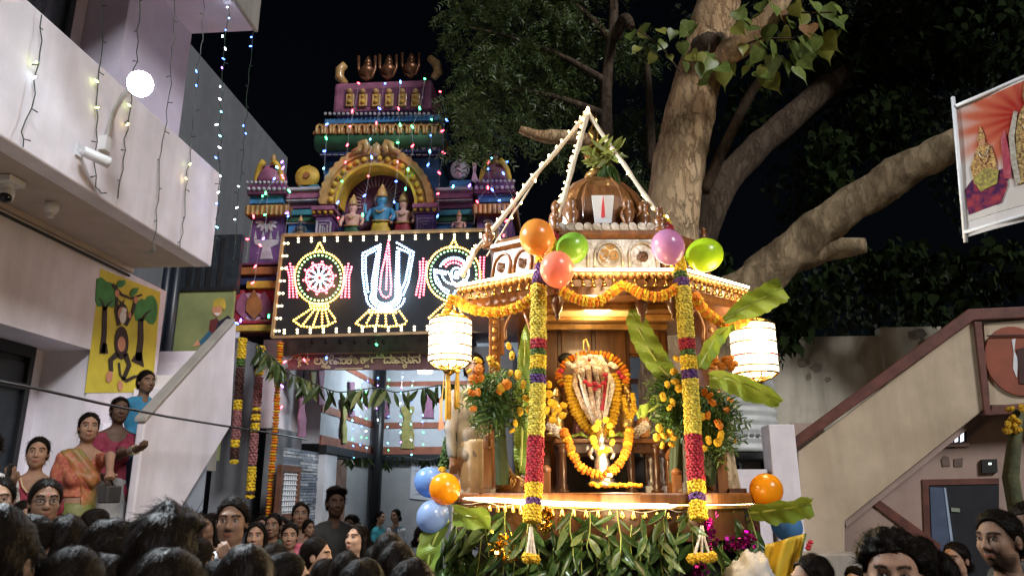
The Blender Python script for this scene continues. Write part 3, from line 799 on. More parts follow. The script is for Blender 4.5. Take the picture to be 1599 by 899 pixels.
for k in range(16):
    x = 456 + k * 20.3
    for dy in (4, 8.6): bord.append((x + 10, 368 + dy - .025 * (x - 443) + 1))
    for dy in (-11, -6.4): bord.append((x - 12, 527 + dy - .025 * (x - 426)))
for k in range(8):
    y = 380 + k * 19.5
    for dx in (4.5, 10): bord.append((441 + dx - (y - 368) * .1, y))
leds('border_bulbs', 'border', bord, .017)
# wheel
wc = (499, 434)
pts = along(circ(*wc, 39, 0, 360, 60, 41), ST) + along([(492, 392), (499, 378), (506, 392)], ST) + along([(499, 391), (503, 391)], ST)
for k in range(3): pts += along([(484 + k, 474 + 4 * k), (514 - k, 474 + 4 * k)], 4.6)
for s, e in (((486, 482), (459, 500)), ((491, 484), (472, 508)), ((497, 485), (489, 508)), ((503, 485), (503, 509)), ((508, 484), (514, 507)), ((512, 482), (525, 500))): pts += along([s, e], 4.6)
pts += along([(459, 501), (470, 509), (490, 511), (510, 509), (525, 501)], 4.6)
leds('wheel_outline_bulbs', 'gold', pts)
leds('wheel_rim_bulbs', 'green', along(circ(*wc, 33.5, 0, 360, 60, 35.5), 6.2))
pts = []
for k in range(10):
    a = 36 * k + 8
    t_ = (wc[0] + 26 * math.cos(R(a)), wc[1] - 27 * math.sin(R(a)))
    for d in (-18, 18): pts += along([(wc[0] + 14 * math.cos(R(a + d)), wc[1] - 14 * math.sin(R(a + d))), t_], ST)
pts += along(circ(*wc, 4, 0, 360, 20), 3) + along(circ(*wc, 21, 0, 360, 40), 4.3)
for s, X_ in ((1, 456), (1, 541)):
    for dx in (-5, 0, 5):
        w = -1 if X_ < 500 else 1
        pts += along([(X_ + dx + w * 3, 412 + abs(dx)), (X_ + dx * .8, 432), (X_ + dx * 1.2 - w * 2, 464)], ST)
leds('wheel_petal_bulbs', 'red', pts)
pts = []
for k in range(10):
    a = 36 * k + 26
    pts += along([(wc[0] + 7 * math.cos(R(a)), wc[1] - 7 * math.sin(R(a))), (wc[0] + 19 * math.cos(R(a)), wc[1] - 19 * math.sin(R(a)))], ST)
leds('wheel_spoke_bulbs', 'white', pts)
# forehead mark
U = []
for off in (0, 5):
    U += along([(594 - off * .2, 382 + off), (566 + off, 396 + off * .6), (566 + off, 425), (570 + off, 458 - off * 0), (572 + off * .6, 462 - off)], ST)
    U += along([(620 + off * .1, 379 + off * 1.6), (646 - off, 394 + off * .4), (638 - off, 440), (628 - off, 464 - off)], ST)
for off in (0, 5, 10):
    U += along([(594 - off * .55, 386 + off), (588 - off * .7, 440), (587 - off * .6, 458)] + [(602 + (16 + off * .8) * math.cos(R(a)), 462 - (12 + off * .8) * math.sin(R(a))) for a in range(180, 361, 15)] + [(618 + off * .5, 440), (620 + off * .3, 390)], ST)
U += along([(572, 462)] + [(602 + 30 * math.cos(R(a)), 464 - 22 * math.sin(R(a))) for a in range(185, 356, 12)] + [(630, 464)], ST)
leds('forehead_mark_bulbs', 'white', U)
leds('forehead_flame_bulbs', 'red', along([(607, 376), (602, 400), (596, 425), (593, 452), (597, 462), (604, 465), (610, 460), (611, 445), (609, 420), (607, 380)], ST) + along([(605, 400), (603, 455)], ST))
pts = along([(577, 484), (622, 484)], 4.6) + along([(577, 488), (622, 488)], 4.6) + along([(556, 505), (567, 510), (588, 508), (606, 510), (625, 508), (636, 504)], 4.6)
for s, e in (((575, 486), (556, 504)), ((582, 488), (571, 507)), ((591, 488), (588, 507)), ((602, 488), (603, 508)), ((613, 488), (620, 507)), ((624, 486), (636, 503))): pts += along([s, e], 4.6)
leds('pedestal_bulbs', 'gold', pts)
# conch medallion
cc = (708, 428)
pts = along(circ(*cc, 42, 0, 360, 60, 43), ST) + along([(702, 387), (709, 373), (715, 386)], ST) + along([(702, 386), (715, 386)], ST)
for s, e in (((694, 474), (670, 496)), ((698, 476), (683, 500)), ((704, 478), (697, 503)), ((710, 478), (710, 504)), ((716, 477), (724, 502)), ((721, 474), (738, 497))): pts += along([s, e], 4.6)
pts += along([(670, 496), (683, 502), (697, 505), (724, 503), (738, 497)], 4.6)
leds('conch_outline_bulbs', 'gold', pts)
leds('conch_rim_bulbs', 'green', along(circ(*cc, 36, 0, 360, 60, 37), 6.0))
pts = along(circ(709, 424, 23, -30, 160, 20, 22), ST) + along([(678, 421), (700, 425)], ST) + along([(679, 425), (700, 429)], ST) + along([(678, 425), (680, 440), (694, 456), (707, 463), (712, 452)], ST) + along([(702, 428), (707, 440), (716, 446), (727, 440), (732, 428), (731, 415)], ST)
pts += along(circ(713, 426, 8, 0, 300, 16), 3.6) + along(circ(714, 427, 3, 0, 300, 10), 3)
pts += along([(682, 432), (690, 448), (704, 456)], ST) + along(circ(709, 426, 19, 190, 330, 16, 18), ST)
leds('conch_bulbs', 'white', pts)
pts = along(circ(709, 419, 18, 20, 160, 16, 14), ST) + along(circ(709, 421, 14, 20, 160, 12, 11), ST)
for dx in (-5, 0, 5): pts += along([(661 + dx, 404 + abs(dx)), (660 + dx * .8, 430), (655 + dx * 1.2, 464)], ST)
for dx in (-4, 2): pts += along([(754 + dx, 402), (753 + dx, 430), (757 + dx * 1.4, 462)], ST)
leds('conch_tail_bulbs', 'red', pts)
for kx, cc_, pw_ in ((499, (1, .55, .2), 6), (603, (.6, .8, 1), 10), (708, (.8, .85, .8), 6)):
    lamp('board_light', B2(kx, 440) + Vector((0, -.35, 0)), pw_, cc_, .25)
# ---------------------------------------------------------------- name board with the temple's name
YN = 9.85
nb = thing('name_board', 'maroon name board with pale lettering above the gate opening', 'sign', atY(557, 578, YN))
b = MB(); b.prism([atY(px, py, YN) for px, py in ((449, 577), (449, 563), (457, 556), (470, 551), (655, 549), (672, 553), (685, 560), (700, 574), (700, 577))], (0, 1, 0), .04)
b.build('panel', mat('name_board_maroon', (.17, .085, .09), .5, var=.2), nb)
b = MB(); b.tube([atY(px, py, YN - .012) for px, py in ((449, 564), (457, 557), (470, 552), (655, 550), (672, 554), (700, 572))], .01, 6); b.build('beaded_edge', mat('name_board_gold', (.5, .38, .2), .4, var=.2), nb)
TXT = mat('letter_cream', (.80, .66, .35), .5, var=.05, emit=(.8, .66, .35), estr=.0)
def glyphs(chars, x0, x1, yb, hpx, Y, m, par, name='lettering'):
    """Compose script characters: list of (text, x, dy, scale, sx) in em units; fitted to the pixel span."""
    a = atY(x0, yb, Y); c = atY(x1, yb, Y)
    total = max(q[1] + q[3] * .6 for q in chars)
    s = (c.x - a.x) / total
    for ch, x, dy, sc, sx in chars:
        cu = bpy.data.curves.new('letter', 'FONT'); cu.body = ch; cu.size = s * sc; cu.extrude = .003; cu.resolution_u = 2
        cu.offset = .0035
        ob = bpy.data.objects.new('tmp', cu); COL.objects.link(ob)
        dg = bpy.context.evaluated_depsgraph_get()
        me = bpy.data.meshes.new_from_object(ob.evaluated_get(dg)); bpy.data.objects.remove(ob)
        me.name = 'letter'; me.materials.clear(); me.materials.append(m)
        inst(name, me, par, (a.x + x * s, Y, a.z + dy * s), (PI / 2, 0, 0), (sx, 1, 1))
# sri lakshmi venkateshwara devasthana, laid out letter by letter with subscript forms
K = []; x = 0.0
for ch, adv, subs in (('ಶ', .62, [('ಿ', .0, 0, 1.0), ('ರ', .02, -.30, .42)]), ('ೕ', .32, []), (' ', .45, []), ('ಲ', .72, []), ('ಕ', .62, [('ಷ', .02, -.36, .48), ('ಮ', .34, -.36, .40)]), ('ೕ', .40, []), ('ವ', .66, [('ೆ', .05, 0, 1)]), ('ಂ', .46, []), ('ಕ', .62, []), ('ಟ', .62, [('ೇ', .0, 0, .9)]), ('ೕ', .32, []), ('ಶ', .64, [('ವ', .12, -.36, .46)]), ('ರ', .60, []), (' ', .5, []), ('ದ', .62, [('ೆ', .05, 0, 1)]), ('ೕ', .32, []), ('ವ', .66, []), ('ಸ', .62, [('ಥ', .12, -.38, .48)]), ('ಾ', .36, []), ('ನ', .62, [])):
    if ch != ' ':
        K.append((ch, x, 0, 1.0, 1))
        for s_, dx, dy, sc in subs: K.append((s_, x + dx, dy, sc, 1))
    x += adv
glyphs(K, 465, 655, 569, 10, YN - .012, TXT, nb)
b = MB(); b.bar(atY(523, 575.5, YN - .006), atY(566, 575.0, YN - .006), .012, .004, up=(0, 1, 0)); b.build('small_line', TXT, nb)
for k, px in enumerate((487, 508, 530, 553, 575, 598)):
    b = MB(); q = atY(px, 530, YG + .07); b.tube([q + Vector((0, 0, .0)), q + Vector((.0, -.02, -.05)), q + Vector((.02, -.03, -.07)), q + Vector((.035, -.02, -.045))], .008, 6); b.build('hook', DARK, gt)
# ---------------------------------------------------------------- coloured light strings on the tower
TG = 'coloured light strings on the temple gate tower'
def gs(label, pix, lit, f=-.28): light_string(label, [G(px, py, f) for px, py in pix], lit, TG, jit=.004, r=.0022, scale=2.1, wire=mat('clear_wire', (.4, .42, .45), .3, var=0))
gs('light string falling from the barrel top over the near arch shoulder', [(561, 128), (552, 176), (546, 200), (543, 226), (541, 254), (536, 284), (527, 316), (528, 348)], [(.01, 'red'), (.22, 'red'), (.33, 'red'), (.46, 'red'), (.58, 'red'), (.72, 'green'), (.86, 'blue'), (.97, 'red')])
gs('light string falling from the barrel top down the arch centre', [(601, 129), (592, 174), (588, 197), (577, 222), (580, 252), (575, 281), (570, 312), (565, 342)], [(.01, 'blue'), (.2, 'blue'), (.31, 'red'), (.43, 'cyan'), (.56, 'blue'), (.70, 'red'), (.84, 'blue'), (.97, 'green')])
gs('light string falling over the right arch shoulder', [(625, 126), (622, 173), (625, 197), (622, 226), (621, 255), (619, 287), (615, 318)], [(.01, 'blue'), (.24, 'red'), (.37, 'green'), (.52, 'green'), (.67, 'red'), (.83, 'blue'), (.99, 'blue')])
gs('light string falling down the outer arch edge', [(664, 122), (655, 172), (643, 200), (645, 231), (637, 267), (634, 297)], [(.01, 'green'), (.28, 'green'), (.45, 'green'), (.62, 'red'), (.82, 'green'), (.99, 'green')])
gs('light string hanging clear beside the tower', [(687, 143), (697, 188), (691, 204), (693, 240), (686, 273), (685, 306), (684, 340)], [(.01, 'red'), (.24, 'blue'), (.33, 'red'), (.5, 'red'), (.66, 'red'), (.82, 'red'), (.99, 'blue')])
gs('light string round the near dome', [(432, 258), (430, 276), (412, 304), (396, 338), (388, 376), (384, 410)], [(.02, 'cyan'), (.14, 'blue'), (.3, 'green'), (.34, 'green'), (.55, 'red'), (.78, 'red')])
gs('light string draped from the near dome finial', [(443, 252), (442, 276), (452, 300), (450, 336), (443, 376), (441, 404)], [(.01, 'violet'), (.07, 'violet'), (.15, 'red'), (.18, 'red'), (.33, 'green'), (.55, 'violet'), (.58, 'blue'), (.84, 'green')])
gs('light string on the middle of the near tower', [(418, 300), (416, 337), (413, 373), (406, 380), (400, 420), (396, 446)], [(.25, 'green'), (.5, 'violet'), (.58, 'red'), (.8, 'red'), (.97, 'red')])
gs('light string over the far dome crown', [(768, 246), (762, 262), (770, 300), (782, 316), (790, 345), (786, 372)], [(.02, 'cyan'), (.15, 'blue'), (.4, 'blue'), (.55, 'blue'), (.8, 'red'), (.97, 'red')])
gs('light string down the outer side of the far dome', [(792, 252), (786, 270), (796, 300), (808, 318), (812, 350), (815, 380)], [(.01, 'blue'), (.15, 'blue'), (.5, 'red')])
gs('light string at the inner side of the far dome', [(763, 252), (762, 292), (742, 318), (740, 350)], [(.02, 'red'), (.4, 'red'), (.66, 'red')])
gs('light string along the ledge beside the conch symbol', [(700, 292), (736, 290)], [(.2, 'cyan'), (.95, 'violet')])
gs('light string hanging over the red lotus band', [(436, 418), (434, 445), (428, 470), (420, 500), (388, 500), (374, 500), (366, 507)], [(.1, 'blue'), (.3, 'red'), (.55, 'green'), (.9, 'violet'), (.97, 'blue')])
gs('light string crossing the name board corner', [(480, 530), (480, 562), (446, 558), (441, 602), (440, 640)], [(.25, 'red'), (.5, 'red'), (.75, 'violet'), (.97, 'red')])
gs('light string with a blue bulb over the name board', [(518, 528), (510, 562)], [(.9, 'blue')])
gs('added blue and green light string over the near upper tier', [(512, 186), (510, 212), (508, 240), (506, 272)], [(.1, 'blue'), (.35, 'green'), (.6, 'blue'), (.9, 'cyan')])  # extra string, added for more blue light on the tower
gs('added blue and green light string over the far upper tier', [(676, 180), (674, 205), (672, 235), (668, 262)], [(.1, 'green'), (.4, 'blue'), (.7, 'cyan'), (.95, 'blue')])  # second added string, again for the tower's blue light
gs('light string with a green bulb under the board', [(588, 522), (588, 540)], [(.9, 'green')])
# ---------------------------------------------------------------- courtyard hall seen through the gate
XH, YH = atY(582, 700, 14.0).x, 14.0
def H(px, py, d=0.0): return atX(px, py, XH + d)
def Bk(px, py, d=0.0): return atY(px, py, YH - d)
hall = thing('courtyard_hall', 'white courtyard hall with terracotta bands behind the gate', 'hall', (XH, YH, 0))
HW = plaster('hall_white', (.55, .57, .62), (.42, .44, .48), amt=.3)
HGR = plaster('hall_grey', (.34, .34, .35), (.24, .24, .24), amt=.5)
TERR = mat('terracotta_band', (.30, .10, .06), .7, var=.15)
hz1 = H(573, 706).z
part('upper_wall', HW, hall, lambda b: b.box((XH - .3, YG + .95, hz1), (XH, YH, 6.0)))
part('back_upper_wall', HW, hall, lambda b: b.box((XH + .001, YH, hz1), (XH + 6, YH + .3, 6.0)))
for z0, z1, d in ((hz1 - .02, hz1 + .12, .03), (H(566, 655).z - .09, H(566, 655).z + .02, .02), (H(537, 577).z + .0, H(537, 577).z + .09, .03)):
    part('band', TERR, hall, lambda b: b.box((XH, YG + .95, z0), (XH + d, YH - .01, z1)))
    part('band', TERR, hall, lambda b: b.box((XH + d + .001, YH - d, z0), (XH + 6, YH, z1)))
part('ledge', DARK, hall, lambda b: (b.box((XH, YG + .95, hz1 - .14), (XH + .12, YH - .02, hz1 - .022)), b.box((XH + .122, YH - .12, hz1 - .14), (XH + 6, YH, hz1 - .022))))
part('lower_wall', HGR, hall, lambda b: b.box((XH - .3, YG + .95, 0), (XH - .002, YH, hz1 - .142)))
part('back_lower_wall', HGR, hall, lambda b: b.box((XH + .001, YH + .002, 0), (XH + 6, YH + .3, hz1 - .142)))
part('column', mat('black_column', (.012, .012, .014), .4, var=.2), hall, lambda b: b.lathe([(.10, 0), (.10, 4.6)], c=(XH + .16, YH - .25, 0), seg=14), smooth=True)
part('floor_ceiling', mat('hall_ceiling_dark', (.03, .03, .05), .8, var=.2), hall, lambda b: b.box((XH, YG + 1.0, 4.75), (XH + 6, YH, 4.95)))
# slate cladding courses on the lower wall
SL = [mat('slate_%s' % n, c, .7, var=.25, vscale=15, bump=.3, bscale=60) for n, c in (('dark', (.12, .15, .20)), ('mid', (.24, .28, .34)), ('pale', (.45, .48, .52)))]
sy0, sy1 = H(440, 740).y, H(494, 740).y
z = .9; k = 0
bs = [MB(), MB(), MB()]
slate_me = None
while z < hz1 - .16:
    y = sy0
    while y < sy1 - .02:
        ln = min(random.uniform(.3, .7), sy1 - y)
        bs[random.choice((0, 1, 1, 2))].box((XH, y + .004, z + .003), (XH + random.uniform(.008, .03), y + ln - .004, z + .036)); y += ln
    z += .040
for bb, m_ in zip(bs, SL):
    o = bb.build('slate_cladding', m_, hall); o['kind'] = 'stuff'
wy0, wy1, wz0, wz1 = H(431, 760).y, H(455, 760).y, H(455, 800).z, H(455, 737).z
wi = part('window', mat('window_blue', (.10, .28, .50), .3, var=.2), hall, lambda b: b.box((XH + .03, wy0, wz0), (XH + .045, wy1, wz1)))
part('window_frame', mat('window_wood', (.14, .06, .035), .5, var=.2), wi, lambda b: (b.box((XH + .03, wy0 - .09, wz0 - .08), (XH + .09, wy0, wz1 + .08)), b.box((XH + .03, wy1, wz0 - .08), (XH + .09, wy1 + .09, wz1 + .08)), b.box((XH + .031, wy0, wz1), (XH + .088, wy1, wz1 + .08)), b.box((XH + .031, wy0, wz0 - .08), (XH + .088, wy1, wz0))))
for k in range(7):
    y = lerp(wy0, wy1, (k + .5) / 7)
    part('window_bar', WPLAST, wi, lambda b: b.tube([(XH + .065, y, wz0), (XH + .065, y, wz1)], .011, 6))
for k in range(8):
    zz = lerp(wz0, wz1, (k + .5) / 8)
    part('window_bar', WPLAST, wi, lambda b: b.tube([(XH + .075, wy0, zz), (XH + .075, wy1, zz)], .008, 6))
part('pilaster', HW, hall, lambda b: b.box((XH, H(496, 740).y, 0), (XH + .10, H(515, 740).y, hz1 - .15)))
part('pilaster', mat('brown_pilaster', (.20, .11, .08), .6, var=.2), hall, lambda b: b.box((XH, H(516, 740).y, 0), (XH + .07, H(535, 740).y, hz1 - .15)))
nbp = thing('notice_board', 'white notice paper pinned on the grey courtyard wall', 'notice', Bk(655, 780))
part('paper', HW, nbp, lambda b: b.prism([Bk(x, y, .02) for x, y in ((640, 778), (686, 782), (688, 714), (643, 716))], (0, 1, 0), .015))
NOT_ = mat('faded_ink', (.25, .26, .36), .8, var=.2)
for k in range(9):
    part('print_line', NOT_, nbp, lambda b: b.prism([Bk(x, y, .024) for x, y in ((648, 722 + 6 * k), (660 + 9 * ((k * 7) % 3), 721.5 + 6 * k), (660 + 9 * ((k * 7) % 3), 723 + 6 * k), (648, 723.5 + 6 * k))], (0, 1, 0), .004))
# fabric drapes on the hall's upper wall
PKD = mat('pink_drape', (.30, .13, .22), .8, var=.2, vscale=12, bump=.3); YLD = mat('yellow_drape', (.33, .29, .09), .8, var=.2, vscale=12, bump=.3)
def drape(label, cx, y0, y1, w, m, back=False, mid=None):
    fn = Bk if back else H
    t_ = []; n = 12
    for i in range(n + 1):
        y = lerp(y0, y1, i / n); k = 1 - .45 * math.exp(-((i / n - (mid or .45)) / .13) ** 2)
        t_.append((y, w * k * (1 + .1 * math.sin(i * 1.7))))
    b = MB()
    pts = [(cx - w_ / 2, y) for y, w_ in t_] + [(cx + w_ / 2, y) for y, w_ in t_[::-1]]
    if back: b.prism([Bk(x, y, .06) for x, y in pts], (0, 1, 0), .03)
    else: b.prism([H(x, y, .06) for x, y in pts], (-1, 0, 0), .03)
    tag(b.build('drape', m, bevel=.01), label, 'drape', 'cloth drapes on the courtyard wall')
drape('pink drape nearest the gate pier on the courtyard wall', 473, 592, 683, 11, PKD)
drape('short pink drape high on the receding courtyard wall', 503, 578, 632, 9, PKD)
drape('yellow drape tied long on the receding courtyard wall', 539, 622, 692, 7, YLD)
drape('short yellow drape behind the mango leaf garland', 490, 580, 622, 8, YLD)
drape('pink drape near the dark column', 551, 596, 650, 7, PKD)
drape('wide yellow drape on the back courtyard wall', 636, 634, 700, 20, YLD, True, .3)
drape('pink drape on the back courtyard wall left of the yellow one', 600, 620, 652, 16, PKD, True, .2)
drape('pink drape on the back courtyard wall beside the lantern', 668, 616, 652, 18, PKD, True, .2)
tl = thing('tube_light', 'small bright tube light under the courtyard ceiling', 'light', atY(664, 578, 12.6))
q = atY(664, 579, 12.6)
part('tube', glow('tube_glow', (.85, .93, 1), 4), tl, lambda b: b.tube([q + Vector((-.12, 0, -.02)), q + Vector((.12, 0, -.02))], .02, 8))
part('housing', WPLAST, tl, lambda b: b.box(q + Vector((-.14, -.03, .0)), q + Vector((.14, .03, .05))))
lamp('hall_light', q + Vector((0, -.05, -.12)), 55, (.80, .93, 1.0), .15)
# small fairy lights inside the hall: many fine points hung as curtains
HG2 = 'fairy light curtains in the courtyard'
for k, (px, y0, y1) in enumerate(((553, 600, 720), (565, 590, 700), (574, 585, 710), (590, 584, 660), (608, 580, 718), (628, 580, 700), (644, 590, 715), (662, 610, 700), (500, 640, 720), (470, 640, 705))):
    lit = []
    n = random.randint(6, 9)
    for i in range(n): lit.append(((i + random.uniform(.2, .8)) / n, random.choice(('cyan', 'green', 'cyan', 'white', 'blue', 'violet', 'green'))))
    Yk = 12.2 + .1 * (k % 4)
    light_string(('fairy light strand falling before the black courtyard column', 'fairy light strand just left of the courtyard column', 'fairy light strand touching the courtyard column', 'short fairy light strand right of the courtyard column', 'long fairy light strand over the bare back wall', 'fairy light strand over the wide yellow drape', 'fairy light strand at the right edge of the yellow drape', 'fairy light strand beside the hanging lantern', 'fairy light strand before the slate cladding', 'fairy light strand on the first pink drape')[k], [atY(px, y0, Yk), atY(px - 2, (y0 + y1) / 2, Yk), atY(px - 1, y1, Yk)], lit, HG2, jit=.006, r=.0018, scale=1.3, wire=MATS['clear_wire'])
# ================================================================ stair house on the right
SN = Vector((-math.sin(R(10)), -math.cos(R(10)), 0)); SP0 = atY(1319, 750, 8.8)
def S(px, py, off=0.0): return atP(px, py, SP0 + SN * off, SN)
rh = thing('stair_house', 'cream house with outdoor stair and oxide red rail', 'building', (SP0.x, SP0.y, 0))
def sp(name, m, poly, off, d, par=None, **kw):
    b = MB(); b.prism([S(x, y, off) for x, y in poly], -SN, d); return b.build(name, m, par or rh, **kw)
sp('stair_parapet', CREAM, [(1246, 705), (1522, 497), (1540, 636), (1319, 813), (1319, 1010), (1250, 1010)], 0, .14, bevel=.01)
sp('handrail', BROWN, [(1243, 700), (1243, 680), (1512, 482), (1600, 478), (1690, 470), (1690, 488), (1600, 496), (1521, 500)], .05, .24, bevel=.012)
sp('landing_parapet', CREAM, [(1536, 505), (1690, 492), (1690, 628), (1546, 632)], -.01, .14)
sp('post', BROWN, [(1521, 502), (1533, 502), (1548, 648), (1538, 648)], .045, .2, bevel=.008)
sp('landing_beam', BROWN, [(1549, 633), (1690, 622), (1690, 640), (1546, 648)], .04, .25, bevel=.008)
sp('lower_wall', PINKP, [(1319, 815), (1542, 640), (1700, 632), (1700, 1010), (1319, 1010)], -.35, .14)
sp('stair_soffit', PINKP, [(1319, 813), (1540, 637), (1542, 645), (1322, 822)], -.142, .25)
sp('diagonal_rail', BROWN, [(1357, 783), (1368, 776), (1470, 850), (1466, 866)], -.33, .06)
dr2 = sp('doorway', mat('dark_room', (.012, .014, .02), .8, var=.3), [(1444, 752), (1560, 750), (1560, 1010), (1452, 1010)], -.345, .02)
sp('door_frame', BROWN, [(1440, 748), (1560, 746), (1560, 755), (1450, 757), (1460, 1010), (1450, 1010)], -.335, .05, dr2)
sp('door_leaf', mat('door_blue', (.07, .10, .17), .5, var=.15), [(1452, 760), (1474, 761), (1492, 905), (1492, 1010), (1462, 1010)], -.338, .02, dr2)
sp('door_edge', mat('door_pale_blue', (.35, .45, .60), .5, var=.1), [(1474, 761), (1477, 761), (1497, 905), (1492, 905)], -.332, .02, dr2)
sp('pale_plate', mat('plate_green', (.30, .36, .28), .5), [(1485, 792), (1499, 793), (1499, 799), (1486, 798)], -.332, .01, dr2)
sp('vent_window', mat('vent_dark', (.02, .02, .025), .6), [(1477, 690), (1508, 668), (1510, 690)], -.34, .03)
vw = glow('vent_glow', (.75, .8, 1), .9)
for k in range(3): sp('vent_pane', vw, [(1482 + 9 * k, 690 - 6 * k), (1487 + 9 * k, 686 - 6 * k), (1487 + 9 * k, 690 - 1 * k), (1482 + 9 * k, 690)], -.332, .01)
sp('vent_sill', PINKP, [(1474, 691), (1514, 690), (1514, 696), (1474, 697)], -.32, .04)
mt_ = mat('meter_black', (.02, .02, .02), .5)
sp('meter_box', mt_, [(1533, 717), (1557, 716), (1558, 737), (1534, 738)], -.31, .05)
sp('meter_lamp', glow('meter_glow', (.8, 1, .8), 1.2), [(1544, 722), (1548, 722), (1548, 725), (1544, 725)], -.305, .01)
kd = sp('wall_relief', mat('relief_grey', (.15, .11, .09), .8), [(1470, 716), (1474, 711), (1482, 713), (1484, 727), (1472, 728)], -.34, .02)
sp('wall_relief', MATS['relief_grey'], [(1490, 716), (1504, 714), (1503, 728), (1490, 728)], -.34, .02)
dc = MB(); c0 = S(1588, 563, .02); u_ = S(1600, 563, .02) - c0; u_.normalize()
dc.prism([c0 + u_ * .31 * math.cos(a) + Vector((0, 0, .385 * math.sin(a))) for a in [2 * PI * k / 30 for k in range(30)]], -SN, .03)
dk = dc.build('red_disc', mat('red_oxide_disc', (.30, .075, .035), .6, col2=(.22, .06, .03), vscale=5), rh, bevel=.006)
dc = MB(); dc.prism([S(x, y, .026) for x, y in ((1580, 530), (1586, 528), (1584, 548), (1590, 560), (1588, 590), (1582, 575), (1583, 550))], -SN, .006); dc.build('torn_paper', MATS['white_plastic'], dk)
dc = MB(); dc.prism([S(x, y, .03) for x, y in ((1588, 545), (1606, 540), (1606, 600), (1592, 598))], -SN, .006); dc.build('dark_figure', mat('disc_dark', (.05, .015, .012), .7), dk)
b = MB(); b.tube([S(1541, 524, .04), S(1610, 523, .04)], .008, 6); b.build('iron_rod', DARK, rh)
# compound walls and tank behind
YBW = 10.3
bw = thing('compound_wall', 'old cream compound wall with dark stains behind the stair', 'wall', (3.6, YBW, 0))
part('wall', CREAM2, bw, lambda b: b.box((atY(1150, 600, YBW).x, YBW, 0), (atY(1384, 560, YBW).x, YBW + .2, atY(1300, 525, YBW).z)))
part('taller_wall', CREAM2, bw, lambda b: b.box((atY(1381, 560, YBW - .1).x, YBW - .1, 0), (atY(1560, 560, YBW).x, YBW + .1, atY(1400, 513, YBW).z)))
DKP = mat('peeled_patch', (.17, .15, .12), .9, col2=(.24, .21, .16), vscale=9, bump=.4)
for cx, cy, rx, ry in ((1255, 566, 11, 7), (1276, 573, 10, 7), (1263, 588, 4, 6), (1293, 592, 5, 4)):
    part('peeled_patch', DKP, bw, lambda b: b.prism([atY(x, y, YBW - .006) for x, y in blob(cx, cy, rx, ry, 14, .22)], (0, 1, 0), .004))
for cx, cy, rx, ry in ((1432, 522, 14, 9), (1440, 536, 6, 8)):
    part('peeled_patch', DKP, bw, lambda b: b.prism([atY(x, y, YBW - .106) for x, y in blob(cx, cy, rx, ry, 14, .22)], (0, 1, 0), .004))
YPW = 8.6
part('gate_pillar', WHITE, bw, lambda b: b.box((atY(1203, 700, YPW).x, YPW, 0), (atY(1244, 700, YPW).x, YPW + .35, atY(1220, 662, YPW).z)), bevel=.01)
part('low_wall', WHITE, bw, lambda b: b.box((atY(1060, 760, YPW).x, YPW + .06, 0), (atY(1203, 760, YPW).x - .004, YPW + .25, atY(1150, 732, YPW).z)))
part('pink_panel', PINKP, bw, lambda b: b.box((atY(1240, 700, 9.4).x, 9.4, 0), (atY(1290, 700, 9.4).x, 9.5, atY(1260, 660, 9.4).z)))
lg = MB(); lg.box((atY(1235, 870, 6.4).x, 6.4, 0), (atY(1405, 870, 6.4).x, 6.65, atY(1300, 864, 6.4).z)); o = lg.build('low_ledge', CONC, bevel=.015)
tag(o, 'low rough cream ledge in front of the stair base', 'ledge')
YT = 9.3
tk = thing('water_tank', 'white ribbed water tank beside the cream gate pillar', 'tank', (atY(1160, 730, YT).x, YT + .6, 0))
tz0, tz1 = atY(1160, 705, YT).z, atY(1160, 560, YT).z
pf = []; n = 10
for i in range(n + 1):
    z = lerp(tz0, tz1, i / n)
    pf += [(.58, z), (.60, z + .03), (.60, z + (tz1 - tz0) / n - .05), (.58, z + (tz1 - tz0) / n - .02)]
part('body', mat('tank_white', (.48, .50, .49), .5, var=.08), tk, lambda b: b.lathe(pf + [(.3, tz1 + .25), (.2, tz1 + .3)], c=(tk.location.x, YT + .6, 0), seg=28), smooth=True)
part('lettering_band', mat('tank_ink', (.12, .13, .13), .6), tk, lambda b: [b.box((tk.location.x - .33 + .075 * k, YT - .010 + .6 * (1 - math.cos((-.33 + .075 * k) / .6)), atY(1160, 681, YT).z), (tk.location.x - .33 + .075 * k + .045, YT + .01 + .6 * (1 - math.cos((-.33 + .075 * k) / .6)), atY(1160, 677, YT).z)) for k in range(9)])
part('stand', DARK, tk, lambda b: (b.box((tk.location.x - .6, YT, tz0 - .08), (tk.location.x + .6, YT + 1.2, tz0 - .01)), [b.box((tk.location.x + dx - .05, YT + dy, 0), (tk.location.x + dx + .05, YT + dy + .1, tz0 - .082)) for dx in (-.5, .5) for dy in (.05, 1.0)]))
# ---------------------------------------------------------------- banner
YN2 = 5.0
bn = thing('hanging_banner', 'printed banner with two golden deities on red rays hung from a white pole', 'banner', atY(1508, 377, YN2))
bp0, bp1 = atY(1488, 152, YN2), atY(1508, 378, YN2)
part('pole', WPLAST, bn, lambda b: b.tube([bp0, bp1], .014, 8), smooth=True)
def BN(u, v, d=0.0):
    """u 0..1.6 across to the right (out of frame), v 0..1 top to bottom; the cloth turns away a little."""
    tl = atY(1491, 167, YN2); tr = atY(1640, 104, YN2 - .25); bl = atY(1503, 352, YN2); br = atY(1640, 312, YN2 - .25)
    p = vl(vl(tl, tr, u), vl(bl, br, u), v)
    return p + Vector((0, -d + .012 * math.sin(u * 7 + v * 2), 0))
def bpoly(name, m, pts, d, par):
    b = MB(); b.prism([BN(u, v, d) for u, v in pts], (0, 1, 0), .0015); return b.build(name, m, par)
